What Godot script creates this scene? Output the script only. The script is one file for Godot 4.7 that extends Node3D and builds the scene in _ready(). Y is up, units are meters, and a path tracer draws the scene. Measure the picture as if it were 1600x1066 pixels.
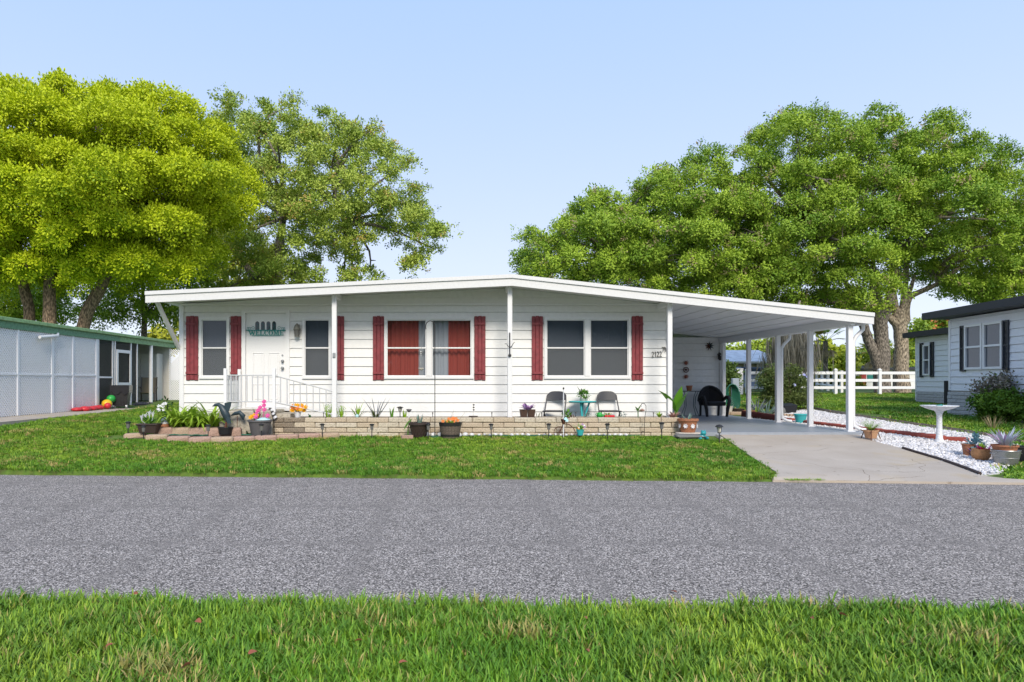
extends Node3D
# A white mobile home with a carport, seen from the lawn across the lane. y up, metres; the camera stands at x = z = 0.

const F := 1067.0                     # focal length in photograph pixels
const EYE := 1.35
var rng := RandomNumberGenerator.new()
var count := {}
var M := {}
var T := {}
var wob := FastNoiseLite.new()

# ------------------------------------------------------------------ measures
func wx(px: float, d: float) -> float: return (px - 700.0) / F * d
func wy(py: float, d: float) -> float: return EYE - (py - 595.0) / F * d
func at(px: float, py: float, d: float) -> Vector3: return Vector3(wx(px, d), wy(py, d), -d)
func gp(px: float, d: float, up := 0.0) -> Vector3:
	var x := wx(px, d)
	return Vector3(x, gy(x, -d) + up, -d)

func z_near(x: float) -> float: return -4.07 + 0.027 * x + 0.07 * exp(-pow((x - 0.6) / 0.9, 2.0)) + 0.06 * wob.get_noise_2d(x * 60.0, 7.0)
func z_far(x: float) -> float: return -9.38 + 0.0653 * x + 0.05 * wob.get_noise_2d(x * 75.0, 90.0)

func gy(x: float, z: float) -> float:
	# height of the ground
	if z > z_near(x) - 0.01: return 0.02 + 0.012 * clampf(z - z_near(x), 0.0, 6.0)
	if z > z_far(x): return -0.05
	var zz := [-9.0, -11.0, -13.3, -16.0, -20.0, -26.0, -34.0, -60.0, -140.0]
	var yy := [0.02, 0.115, 0.27, 0.30, 0.33, 0.50, 0.64, 0.85, 1.3]
	var y := 0.02
	for i in range(8):
		if z <= zz[i]:
			y = lerpf(yy[i], yy[i + 1], clampf((z - zz[i]) / (zz[i + 1] - zz[i]), 0.0, 1.0))
	y += 0.12 * smoothstep(-6.0, -9.5, x) * smoothstep(-11.0, -16.0, z)
	y += 0.07 * smoothstep(9.5, 12.0, x) * smoothstep(-14.0, -18.0, z) * (1.0 - smoothstep(-20.0, -26.0, z))
	return y + 0.012 * wob.get_noise_2d(x * 22.0, z * 22.0)

func ug(px: float, py: float) -> Vector2:
	# where the line of sight through a photograph pixel meets the ground: (x, z)
	var a := 2.5
	var b := 120.0
	for i in 40:
		var m := (a + b) / 2.0
		if wy(py, m) > gy(wx(px, m), -m): a = m
		else: b = m
	return Vector2(wx(px, a), -a)

# ------------------------------------------------------------------ nodes
func numbered(nm: String) -> String:
	count[nm] = count.get(nm, -1) + 1
	return nm if count[nm] == 0 else "%s_%03d" % [nm, count[nm]]

func thing(nm: String, label: String, category: String, pos := Vector3.ZERO, turn := 0.0, group := "") -> Node3D:
	var o := Node3D.new()
	o.name = numbered(nm)
	add_child(o)
	o.position = pos
	o.rotation.y = turn
	o.set_meta("label", label)
	o.set_meta("category", category)
	if group: o.set_meta("group", group)
	return o

func part(nm: String, st: SurfaceTool, m: Material, parent: Node3D = null) -> MeshInstance3D:
	st.generate_normals()
	var o := MeshInstance3D.new()
	o.mesh = st.commit()
	o.material_override = m
	if parent:
		o.name = nm
		parent.add_child(o, true)
	else:
		o.name = numbered(nm)
		add_child(o)
	return o

func hold(nm: String, parent: Node3D, pos := Vector3.ZERO, turn := 0.0) -> Node3D:
	var o := Node3D.new()
	o.name = nm
	parent.add_child(o, true)
	o.position = pos
	o.rotation.y = turn
	return o

func again(nm: String, mesh: Mesh, m: Material, parent: Node3D, pos: Vector3, basis := Basis()) -> MeshInstance3D:
	var o := MeshInstance3D.new()
	o.name = nm
	o.mesh = mesh
	o.material_override = m
	parent.add_child(o, true)
	o.transform = Transform3D(basis, pos)
	return o

func structure(nm: String, st: SurfaceTool, m: Material) -> MeshInstance3D:
	var o := part(nm, st, m)
	o.set_meta("kind", "structure")
	return o

func copy(src: Node3D, pos: Vector3, turn := 0.0, label := "") -> Node3D:
	var o: Node3D = src.duplicate()
	o.name = numbered(src.get_meta("base_name", src.name))
	add_child(o)
	o.position = pos
	o.rotation.y = turn
	if label: o.set_meta("label", label)
	return o

# ------------------------------------------------------------------ shapes
func mk() -> SurfaceTool:
	var st := SurfaceTool.new()
	st.begin(Mesh.PRIMITIVE_TRIANGLES)
	return st

func tri(st: SurfaceTool, a: Vector3, b: Vector3, c: Vector3, g := -1) -> void:
	# counter-clockwise seen from outside
	st.set_smooth_group(g)
	st.add_vertex(a)
	st.set_smooth_group(g)
	st.add_vertex(c)
	st.set_smooth_group(g)
	st.add_vertex(b)

func quad(st: SurfaceTool, a: Vector3, b: Vector3, c: Vector3, d: Vector3, g := -1) -> void:
	tri(st, a, b, c, g)
	tri(st, a, c, d, g)

func hexa(st: SurfaceTool, v: Array) -> void:
	# eight corners: bottom four counter-clockwise from above, then top four
	quad(st, v[4], v[5], v[6], v[7])
	quad(st, v[3], v[2], v[1], v[0])
	for i in 4:
		var j := (i + 1) % 4
		quad(st, v[i], v[j], v[j + 4], v[i + 4])

func box(st: SurfaceTool, c: Vector3, s: Vector3, b := Basis()) -> void:
	var h := s / 2.0
	var v := []
	for y in [-1, 1]:
		for q in [[-1, 1], [1, 1], [1, -1], [-1, -1]]:
			v.append(c + b * Vector3(h.x * q[0], h.y * y, h.z * q[1]))
	hexa(st, v)

func span(st: SurfaceTool, x0: float, x1: float, y0: float, y1: float, z0: float, z1: float) -> void:
	box(st, Vector3(x0 + x1, y0 + y1, z0 + z1) / 2.0, Vector3(absf(x1 - x0), absf(y1 - y0), absf(z1 - z0)))

func cbox(st: SurfaceTool, c: Vector3, s: Vector3, r: float, b := Basis(), jit := 0.0) -> void:
	# a box with chamfered edges; jit moves the corners for broken stone
	var h := s / 2.0
	var vs := {}
	for sx in [-1, 1]:
		for sy in [-1, 1]:
			for sz in [-1, 1]:
				var w := Vector3(rng.randf_range(-jit, jit), rng.randf_range(-jit, jit), rng.randf_range(-jit, jit))
				var o := Vector3(sx * h.x, sy * h.y, sz * h.z) + w
				vs[[sx, sy, sz, 0]] = c + b * (o - Vector3(0, sy * r, sz * r))
				vs[[sx, sy, sz, 1]] = c + b * (o - Vector3(sx * r, 0, sz * r))
				vs[[sx, sy, sz, 2]] = c + b * (o - Vector3(sx * r, sy * r, 0))
	for e in [-1, 1]:
		face(st, [vs[[e, -1, -1, 0]], vs[[e, 1, -1, 0]], vs[[e, 1, 1, 0]], vs[[e, -1, 1, 0]]], c)
		face(st, [vs[[-1, e, -1, 1]], vs[[1, e, -1, 1]], vs[[1, e, 1, 1]], vs[[-1, e, 1, 1]]], c)
		face(st, [vs[[-1, -1, e, 2]], vs[[1, -1, e, 2]], vs[[1, 1, e, 2]], vs[[-1, 1, e, 2]]], c)
		for f in [-1, 1]:
			face(st, [vs[[-1, e, f, 1]], vs[[1, e, f, 1]], vs[[1, e, f, 2]], vs[[-1, e, f, 2]]], c)
			face(st, [vs[[e, -1, f, 0]], vs[[e, 1, f, 0]], vs[[e, 1, f, 2]], vs[[e, -1, f, 2]]], c)
			face(st, [vs[[e, f, -1, 0]], vs[[e, f, 1, 0]], vs[[e, f, 1, 1]], vs[[e, f, -1, 1]]], c)
			for g in [-1, 1]:
				face(st, [vs[[e, f, g, 0]], vs[[e, f, g, 1]], vs[[e, f, g, 2]]], c)

func face(st: SurfaceTool, v: Array, inside: Vector3, g := -1) -> void:
	# a convex face turned away from the point inside
	var n: Vector3 = (v[1] - v[0]).cross(v[2] - v[0])
	if n.dot(v[0] - inside) < 0.0: v.reverse()
	for i in range(1, v.size() - 1): tri(st, v[0], v[i], v[i + 1], g)

func tube(st: SurfaceTool, pts: Array, rad, n := 8, cap := true) -> void:
	var rings := []
	var up := Vector3(0.31, 0.17, 0.93)
	for i in pts.size():
		var d: Vector3 = (pts[mini(i + 1, pts.size() - 1)] - pts[maxi(i - 1, 0)]).normalized()
		var a := d.cross(up)
		if a.length() < 0.05: a = d.cross(Vector3(1, 0, 0))
		a = a.normalized()
		var b := a.cross(d).normalized()
		up = b
		var r: float = rad[i] if rad is Array else rad
		var ring := []
		for k in n:
			var t := TAU * k / n
			ring.append(pts[i] + (a * cos(t) + b * sin(t)) * r)
		rings.append(ring)
	for i in pts.size() - 1:
		for k in n:
			var l := (k + 1) % n
			face(st, [rings[i][k], rings[i][l], rings[i + 1][l], rings[i + 1][k]], (pts[i] + pts[i + 1]) / 2.0, 0 if n > 4 else -1)
	if cap:
		face(st, rings[0].duplicate(), pts[1])
		face(st, rings[-1].duplicate(), pts[-2])

func lathe(st: SurfaceTool, prof: Array, c := Vector3.ZERO, n := 20, sx := 1.0, sz := 1.0, sharp := false) -> void:
	# prof: [radius, height] from the bottom up; a profile that comes back down makes an inside
	for i in prof.size() - 1:
		for k in n:
			var t0 := TAU * k / n
			var t1 := TAU * (k + 1) / n
			var q := []
			for e in [[prof[i], t0], [prof[i], t1], [prof[i + 1], t1], [prof[i + 1], t0]]:
				q.append(c + Vector3(e[0][0] * cos(e[1]) * sx, e[0][1], -e[0][0] * sin(e[1]) * sz))
			var g := (i + 1) if sharp else 0
			if prof[i][0] > 0.0001: tri(st, q[0], q[1], q[2], g)
			if prof[i + 1][0] > 0.0001: tri(st, q[0], q[2], q[3], g)

func ball(st: SurfaceTool, c: Vector3, r: Vector3, n := 12) -> void:
	var prof := []
	for i in n / 2 + 1:
		var t := PI * i / (n / 2.0)
		prof.append([sin(t), -cos(t) * r.y])
	prof[0][0] = 0.0
	prof[-1][0] = 0.0
	lathe(st, prof, c, n, r.x, r.z)

func blade(st: SurfaceTool, p: Vector3, dir: Vector3, length: float, w: float, droop: float, segs := 4, fold := 0.25, belly := 0.35) -> void:
	# a strap leaf: starts along dir, bends down by droop, folded along its middle; belly: where it is widest
	var d := dir.normalized()
	var side := d.cross(Vector3.UP)
	if side.length() < 0.05: side = Vector3.RIGHT
	side = side.normalized()
	var a := p
	var prev := []
	for i in segs + 1:
		var t := float(i) / segs
		var ww := w * (sin(PI * (0.5 * t / belly)) if t < belly else cos(PI * 0.5 * (t - belly) / (1.0 - belly)))
		if i == 0: ww = w * 0.35
		var nrm := side.cross(d).normalized()
		var row := [a - side * ww + nrm * ww * fold, a, a + side * ww + nrm * ww * fold]
		if i > 0:
			quad(st, prev[0], prev[1], row[1], row[0], 0)
			quad(st, prev[1], prev[2], row[2], row[1], 0)
		prev = row
		a += d * (length / segs)
		d = (d + Vector3.DOWN * droop / segs).normalized()

func tuft(st: SurfaceTool, c: Vector3, n: int, lmin: float, lmax: float, w: float, lean: float, droop: float, r := 0.03, segs := 4, fold := 0.3) -> void:
	for i in n:
		var a := rng.randf() * TAU
		var o := Vector3(cos(a), 0, sin(a))
		var ln := lean * sqrt(rng.randf_range(0.1, 1.0))
		blade(st, c + o * r * rng.randf(), (Vector3.UP + o * ln), rng.randf_range(lmin, lmax), w * rng.randf_range(0.75, 1.2), droop * rng.randf_range(0.6, 1.3), segs, fold)

func bush(st: SurfaceTool, c: Vector3, r: Vector3, n: int, l: float, w: float) -> void:
	# small pointed leaves over and inside an ellipsoid
	for i in n:
		var d := Vector3(rng.randfn(), rng.randfn(), rng.randfn()).normalized()
		var p := c + d * r * pow(rng.randf(), 0.4)
		blade(st, p, (d + Vector3(rng.randfn(), rng.randfn() + 0.3, rng.randfn()) * 0.6), l * rng.randf_range(0.7, 1.3), w, 0.5, 2, 0.25)

func flower(st: SurfaceTool, c: Vector3, r: float, n := 6, up := Vector3(0, 0.5, 1)) -> void:
	var u := up.normalized()
	var a := u.cross(Vector3(1, 0.2, 0)).normalized()
	var b := u.cross(a)
	for k in n:
		var t := TAU * k / n
		var d := a * cos(t) + b * sin(t)
		var e := a * cos(t + PI / n) + b * sin(t + PI / n)
		var f := a * cos(t - PI / n) + b * sin(t - PI / n)
		quad(st, c, c + f * r * 0.6 + u * r * 0.2, c + d * r + u * r * 0.25, c + e * r * 0.6 + u * r * 0.2)

func prism(st: SurfaceTool, poly: PackedVector2Array, y0: float, y1: float) -> void:
	# poly: (x, z) outline, upright walls
	if Geometry2D.is_polygon_clockwise(poly): poly.reverse()
	var ix := Geometry2D.triangulate_polygon(poly)
	for i in range(0, ix.size(), 3):
		var q := []
		for k in 3: q.append(Vector3(poly[ix[i + k]].x, y1, poly[ix[i + k]].y))
		face(st, q, q[0] + Vector3.DOWN)
		var r := []
		for k in 3: r.append(Vector3(poly[ix[i + k]].x, y0, poly[ix[i + k]].y))
		face(st, r, r[0] + Vector3.UP)
	for i in poly.size():
		var a := poly[i]
		var b := poly[(i + 1) % poly.size()]
		quad(st, Vector3(b.x, y0, b.y), Vector3(a.x, y0, a.y), Vector3(a.x, y1, a.y), Vector3(b.x, y1, b.y))

func sheet(poly: PackedVector2Array, lift: float, step := 0.3, skirt := 0.06) -> SurfaceTool:
	# a sheet that follows the ground inside an outline, with a small edge
	var st := mk()
	var lo := poly[0]
	var hi := poly[0]
	for p in poly:
		lo = lo.min(p)
		hi = hi.max(p)
	var z := lo.y
	while z < hi.y:
		var x := lo.x
		while x < hi.x:
			var cell := PackedVector2Array([Vector2(x, z), Vector2(x + step * 2, z), Vector2(x + step * 2, z + step), Vector2(x, z + step)])
			for c in Geometry2D.intersect_polygons(poly, cell):
				var ix := Geometry2D.triangulate_polygon(c)
				for i in range(0, ix.size(), 3):
					var q := []
					for k in 3:
						var v: Vector2 = c[ix[i + k]]
						q.append(Vector3(v.x, base_y(v.x, v.y) + lift, v.y))
					face(st, q, q[0] + Vector3.DOWN, 0)
			x += step * 2
		z += step
	for i in poly.size():
		var a := poly[i]
		var b := poly[(i + 1) % poly.size()]
		var n := maxi(1, int(a.distance_to(b) / step))
		for k in n:
			var p := a.lerp(b, float(k) / n)
			var r := a.lerp(b, float(k + 1) / n)
			var yp := base_y(p.x, p.y) + lift
			var yr := base_y(r.x, r.y) + lift
			quad(st, Vector3(p.x, yp - skirt, p.y), Vector3(r.x, yr - skirt, r.y), Vector3(r.x, yr, r.y), Vector3(p.x, yp, p.y))
	return st

func base_y(x: float, z: float) -> float:
	# the ground, or the road where the sheet runs out onto it
	return maxf(gy(x, z), 0.0)

# ------------------------------------------------------------------ materials
func ramp(a: Array, b: Array) -> Gradient:
	var g := Gradient.new()
	g.offsets = PackedFloat32Array(a)
	var cs := PackedColorArray()
	for c in b: cs.append(Color(c, c, c) if not c is Color else c)
	g.colors = cs
	return g

func noise(seed_: int, freq: float, size: int, g: Gradient, kind := FastNoiseLite.TYPE_SIMPLEX_SMOOTH, oct := 4) -> NoiseTexture2D:
	var n := FastNoiseLite.new()
	n.seed = seed_
	n.noise_type = kind
	n.frequency = freq
	n.fractal_octaves = oct
	if oct == 1: n.fractal_type = FastNoiseLite.FRACTAL_NONE
	if kind == FastNoiseLite.TYPE_CELLULAR:
		n.cellular_return_type = FastNoiseLite.RETURN_CELL_VALUE
		n.cellular_jitter = 1.0
	var t := NoiseTexture2D.new()
	t.width = size
	t.height = size
	t.seamless = true
	t.seamless_blend_skirt = 0.2
	t.noise = n
	t.color_ramp = g
	return t

func mat(nm: String, r: float, g: float, b: float, rough := 0.7, tex := "", scale := 1.0, bump := 0.0, spec := 0.5) -> StandardMaterial3D:
	# r, g, b: linear base colour
	var m := StandardMaterial3D.new()
	m.resource_name = nm
	m.albedo_color = Color(r, g, b).linear_to_srgb()
	m.roughness = rough
	m.metallic_specular = spec
	if tex:
		m.albedo_texture = T[tex]
		m.uv1_triplanar = true
		m.uv1_world_triplanar = true
		m.uv1_scale = Vector3.ONE * scale
	if bump > 0.0:
		m.heightmap_enabled = true
		m.heightmap_texture = T[tex]
		m.heightmap_scale = bump
	M[nm] = m
	return m

func over(m: StandardMaterial3D, tex: String, scale: float) -> void:
	# a second, coarser pattern multiplied over the first
	m.detail_enabled = true
	m.detail_albedo = T[tex]
	m.detail_blend_mode = BaseMaterial3D.BLEND_MODE_MUL
	m.detail_uv_layer = BaseMaterial3D.DETAIL_UV_2
	m.uv2_triplanar = true
	m.uv2_world_triplanar = true
	m.uv2_scale = Vector3.ONE * scale

func leafmat(nm: String, r: float, g: float, b: float, through := 0.6, rough := 0.5) -> StandardMaterial3D:
	var m := mat(nm, r, g, b, rough)
	m.cull_mode = BaseMaterial3D.CULL_DISABLED
	m.backlight_enabled = true
	m.backlight = Color(r * through, g * through, b * through).linear_to_srgb()
	m.metallic_specular = 0.35
	return m

func stains() -> ImageTexture:
	# old concrete: hairline cracks, rust-coloured and dark drips, worn patches (six metres of it)
	var n := 1024
	var im := Image.create(n, n, false, Image.FORMAT_RGB8)
	im.fill(Color(0.97, 0.965, 0.955))
	var r := RandomNumberGenerator.new()
	r.seed = 12
	var f := FastNoiseLite.new()
	f.frequency = 0.006
	f.fractal_octaves = 5
	var g := FastNoiseLite.new()
	g.seed = 9
	g.frequency = 0.004
	for y in n:
		for x in n:
			var v := clampf(f.get_noise_2d(x, y) * 1.2, -1.0, 1.0)
			var w := clampf(g.get_noise_2d(x, y) * 2.2 - 0.35, 0.0, 1.0)
			im.set_pixel(x, y, Color(0.955 + 0.04 * v, 0.945 + 0.045 * v - 0.03 * w, 0.93 + 0.05 * v - 0.10 * w))
	for k in 60:
		var c := Vector2(r.randf() * n, r.randf() * n)
		var s := r.randf_range(1.0, 5.0)
		for j in 30:
			var p := c + Vector2(r.randfn(), r.randfn()) * s
			im.set_pixel(posmod(int(p.x), n), posmod(int(p.y), n), Color(0.55, 0.50, 0.45))
	for k in 5:
		var p := Vector2(r.randf() * n, r.randf() * n)
		var a := r.randf_range(-0.4, 0.4) + (PI / 2.0 if k == 4 else 0.0)
		for j in 520:
			a += r.randfn() * 0.09
			p += Vector2(cos(a), sin(a)) * 1.2
			im.set_pixel(posmod(int(p.x), n), posmod(int(p.y), n), Color(0.52, 0.48, 0.44))
			if r.randf() < 0.4: im.set_pixel(posmod(int(p.x), n), posmod(int(p.y) + 1, n), Color(0.62, 0.58, 0.54))
	return ImageTexture.create_from_image(im)

func materials() -> void:
	T.fine = noise(3, 0.16, 256, ramp([0.0, 1.0], [0.78, 1.0]))
	T.blotch = noise(5, 0.012, 512, ramp([0.2, 0.5, 0.8], [0.84, 0.95, 1.0]), FastNoiseLite.TYPE_SIMPLEX_SMOOTH, 5)
	T.dirt = noise(8, 0.02, 512, ramp([0.15, 0.42, 0.6, 0.9], [0.78, 0.92, 0.97, 1.0]), FastNoiseLite.TYPE_SIMPLEX_SMOOTH, 6)
	T.stones = noise(11, 0.2, 1024, ramp([0.0, 0.25, 0.5, 0.75, 0.9, 1.0], [0.26, 0.44, 0.58, 0.70, 0.88, 1.0]), FastNoiseLite.TYPE_CELLULAR, 1)
	T.faint = noise(6, 0.02, 512, ramp([0.2, 0.5, 0.8], [0.975, 0.99, 1.0]), FastNoiseLite.TYPE_SIMPLEX_SMOOTH, 5)
	T.stained = stains()
	T.bark = noise(13, 0.05, 512, ramp([0.1, 0.45, 0.6, 0.9], [0.30, 0.62, 0.86, 1.0]), FastNoiseLite.TYPE_SIMPLEX, 5)
	T.turf = noise(15, 0.03, 512, ramp([0.1, 0.4, 0.6, 0.9], [Color(0.30, 0.27, 0.13), Color(0.30, 0.40, 0.12), Color(0.36, 0.47, 0.14), Color(0.46, 0.50, 0.20)]), FastNoiseLite.TYPE_SIMPLEX_SMOOTH, 6)
	var asphalt := mat("asphalt", 0.80, 0.715, 0.64, 0.9, "stones", 0.6, 0.4, 0.3)
	over(asphalt, "faint", 0.21)
	var concrete := mat("concrete", 0.66, 0.585, 0.505, 0.85, "fine", 2.6, 0.05, 0.3)
	over(concrete, "stained", 1.0 / 6.0)
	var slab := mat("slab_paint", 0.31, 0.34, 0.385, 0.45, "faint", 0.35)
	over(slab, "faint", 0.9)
	mat("turf_soil", 1.0, 1.0, 1.0, 0.95, "turf", 0.35)
	mat("soil", 0.10, 0.075, 0.05, 0.95, "dirt", 1.7, 0.6)
	var w := mat("white_siding", 0.80, 0.80, 0.785, 0.42, "faint", 0.8)
	mat("white_trim", 0.80, 0.80, 0.80, 0.4, "faint", 3.0)
	var fa := mat("fascia", 0.72, 0.72, 0.715, 0.5, "faint", 1.4)
	mat("ceiling_panel", 0.80, 0.80, 0.80, 0.6, "faint", 0.3)
	mat("vinyl_white", 0.82, 0.82, 0.82, 0.35)
	mat("shutter_red", 0.265, 0.042, 0.05, 0.5, "blotch", 1.1)
	mat("bronze", 0.05, 0.045, 0.04, 0.45)
	mat("black_plastic", 0.018, 0.018, 0.02, 0.45)
	mat("black_metal", 0.022, 0.021, 0.02, 0.5)
	mat("charcoal_metal", 0.045, 0.045, 0.052, 0.45)
	mat("grey_metal", 0.36, 0.37, 0.38, 0.4)
	M.grey_metal.metallic = 0.5
	mat("galvanised", 0.42, 0.42, 0.41, 0.38, "dirt", 5.0)
	M.galvanised.metallic = 0.75
	mat("rust", 0.13, 0.045, 0.025, 0.75, "dirt", 6.0)
	mat("teal_paint", 0.05, 0.43, 0.45, 0.45)
	mat("teal_dark", 0.025, 0.24, 0.22, 0.4)
	mat("teal_glaze", 0.03, 0.30, 0.33, 0.15)
	mat("terracotta", 0.42, 0.17, 0.085, 0.8, "dirt", 3.0)
	mat("terracotta_pale", 0.55, 0.31, 0.17, 0.8, "dirt", 4.0)
	mat("brown_resin", 0.055, 0.036, 0.03, 0.5, "dirt", 6.0)
	mat("grey_resin", 0.115, 0.11, 0.115, 0.55)
	mat("barrel_wood", 0.27, 0.21, 0.165, 0.7, "bark", 2.0)
	M.barrel_wood.uv1_scale = Vector3(9, 1.2, 9)
	var bl := mat("block_a", 0.80, 0.68, 0.50, 0.9, "dirt", 2.4, 0.15)
	over(bl, "fine", 4.0)
	over(mat("block_b", 0.76, 0.62, 0.45, 0.9, "dirt", 2.9, 0.15), "fine", 4.0)
	over(mat("block_c", 0.82, 0.72, 0.56, 0.9, "dirt", 2.1, 0.15), "fine", 4.0)
	over(mat("block_old", 0.68, 0.55, 0.40, 0.95, "bark", 2.6, 0.8), "dirt", 5.0)
	mat("mortar", 0.42, 0.36, 0.28, 0.95, "fine", 3.0)
	mat("skirt_block", 0.55, 0.54, 0.53, 0.9, "dirt", 2.2, 0.5)
	mat("edging_pink", 0.47, 0.31, 0.24, 0.9, "dirt", 3.0, 0.6)
	mat("edging_tan", 0.50, 0.37, 0.26, 0.9, "dirt", 3.6, 0.6)
	mat("brick_red", 0.36, 0.075, 0.05, 0.85, "dirt", 4.0, 0.5)
	mat("timber", 0.55, 0.42, 0.30, 0.85, "bark", 1.5)
	mat("green_trim", 0.15, 0.33, 0.18, 0.55, "dirt", 0.9)
	mat("green_trim_light", 0.28, 0.46, 0.20, 0.55, "dirt", 0.7)
	mat("lattice_white", 0.84, 0.84, 0.85, 0.5)
	mat("panel_grey", 0.58, 0.58, 0.60, 0.7, "blotch", 0.5)
	mat("cabinet", 0.80, 0.75, 0.68, 0.6, "faint", 0.6)
	mat("dark_roof", 0.035, 0.036, 0.043, 0.6, "fine", 2.0)
	mat("navy_shutter", 0.018, 0.022, 0.035, 0.5)
	mat("lavender_siding", 0.80, 0.81, 0.84, 0.5, "faint", 0.8)
	mat("room_paint", 0.55, 0.53, 0.50, 0.9)
	mat("blind", 0.42, 0.44, 0.46, 0.6)
	mat("curtain_red", 0.42, 0.075, 0.055, 0.9, "fine", 6.0)
	mat("curtain_lace", 0.36, 0.40, 0.45, 0.9)
	var gl := mat("glass", 0.04, 0.058, 0.085, 0.02)
	gl.transparency = BaseMaterial3D.TRANSPARENCY_ALPHA
	gl.albedo_color.a = 0.62
	var gc := mat("glass_clear", 0.04, 0.05, 0.06, 0.02)
	gc.transparency = BaseMaterial3D.TRANSPARENCY_ALPHA
	gc.albedo_color.a = 0.16
	var gs := mat("glass_screened", 0.13, 0.14, 0.15, 0.6)
	gs.transparency = BaseMaterial3D.TRANSPARENCY_ALPHA
	gs.albedo_color.a = 0.45
	var sc := mat("insect_screen", 0.012, 0.012, 0.014, 0.7)
	sc.transparency = BaseMaterial3D.TRANSPARENCY_ALPHA
	sc.albedo_color.a = 0.72
	mat("lamp_glass", 0.62, 0.60, 0.52, 0.25)
	mat("solar_cell", 0.03, 0.045, 0.09, 0.1)
	mat("gravel", 0.84, 0.83, 0.84, 0.8)
	mat("gravel_bed", 0.66, 0.65, 0.64, 0.9, "dirt", 4.0)
	mat("bark_grey", 0.40, 0.345, 0.285, 0.95, "bark", 1.0, 3.0)
	M.bark_grey.uv1_scale = Vector3(0.5, 0.16, 0.5)
	mat("bark_warm", 0.44, 0.30, 0.20, 0.95, "bark", 1.0, 3.0)
	M.bark_warm.uv1_scale = Vector3(0.5, 0.16, 0.5)
	mat("bark_pale", 0.66, 0.55, 0.41, 0.95, "bark", 1.0, 2.5)
	M.bark_pale.uv1_scale = Vector3(0.5, 0.16, 0.5)
	mat("moss", 0.16, 0.15, 0.12, 1.0)
	mat("mulch", 0.16, 0.075, 0.045, 0.95, "bark", 2.0, 1.0)
	var lf := leafmat("leaf", 1.0, 1.0, 1.0, 0.5)      # tinted by the colour of each copy
	lf.vertex_color_use_as_albedo = true
	lf.backlight = Color(0.40, 0.46, 0.10)
	var ly := leafmat("leaf_yellow", 1.0, 1.0, 1.0, 0.5)
	ly.vertex_color_use_as_albedo = true
	ly.backlight = Color(0.50, 0.52, 0.10)
	var gr := leafmat("grass_blade", 1.0, 1.0, 1.0, 0.5)
	gr.vertex_color_use_as_albedo = true
	gr.backlight = Color(0.28, 0.38, 0.08)
	leafmat("green", 0.10, 0.24, 0.03)
	leafmat("green_bright", 0.26, 0.42, 0.04)
	leafmat("green_dark", 0.025, 0.075, 0.02)
	leafmat("green_lily", 0.28, 0.42, 0.04)
	leafmat("green_blue", 0.16, 0.24, 0.20)
	leafmat("green_olive", 0.10, 0.13, 0.03)
	leafmat("silver_leaf", 0.50, 0.53, 0.60)
	leafmat("violet_leaf", 0.36, 0.20, 0.42)
	leafmat("grey_leaf", 0.17, 0.18, 0.20)
	leafmat("dry_leaf", 0.38, 0.30, 0.17)
	leafmat("pink_grey_leaf", 0.40, 0.24, 0.20)
	leafmat("twig_brown", 0.17, 0.12, 0.10)
	leafmat("pink", 0.72, 0.12, 0.36)
	leafmat("yellow", 0.80, 0.42, 0.01)
	leafmat("orange", 0.80, 0.26, 0.07)
	leafmat("red", 0.55, 0.02, 0.03)
	leafmat("white_petal", 0.80, 0.80, 0.82)
	leafmat("fallen_leaf", 0.34, 0.11, 0.06)
	mat("patina", 0.035, 0.06, 0.075, 0.45, "dirt", 5.0)
	mat("white_gloss", 0.80, 0.81, 0.83, 0.3, "dirt", 2.5)
	mat("pale_blue", 0.42, 0.66, 0.70, 0.3)
	mat("pale_aqua", 0.45, 0.72, 0.78, 0.4)
	mat("blue_paint", 0.10, 0.16, 0.32, 0.5)
	mat("green_plastic", 0.03, 0.36, 0.06, 0.4)
	mat("hose_green", 0.015, 0.12, 0.075, 0.4)
	mat("tan_sling", 0.30, 0.24, 0.15, 0.8)
	mat("taupe_frame", 0.12, 0.095, 0.075, 0.5)
	mat("red_plastic", 0.60, 0.03, 0.04, 0.4)
	mat("yellow_plastic", 0.80, 0.50, 0.02, 0.4)
	mat("red_door", 0.55, 0.07, 0.06, 0.5)
	mat("beige_wall", 0.36, 0.32, 0.20, 0.7, "blotch", 0.4)
	mat("white_roof", 0.82, 0.82, 0.82, 0.5, "blotch", 0.3)
	mat("pale_stone", 0.62, 0.57, 0.50, 0.9, "dirt", 3.0, 0.5)
	mat("flat_stone", 0.20, 0.20, 0.19, 0.85, "dirt", 4.0, 0.5)
	mat("porch_concrete", 0.50, 0.45, 0.36, 0.9, "dirt", 1.2, 0.2)
	mat("wood_seat", 0.30, 0.17, 0.08, 0.6, "bark", 3.0)

# ------------------------------------------------------------------ setting
var drive := PackedVector2Array()
var gravel_poly := PackedVector2Array()
var bed_poly := PackedVector2Array()
var no_grass := []

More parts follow.
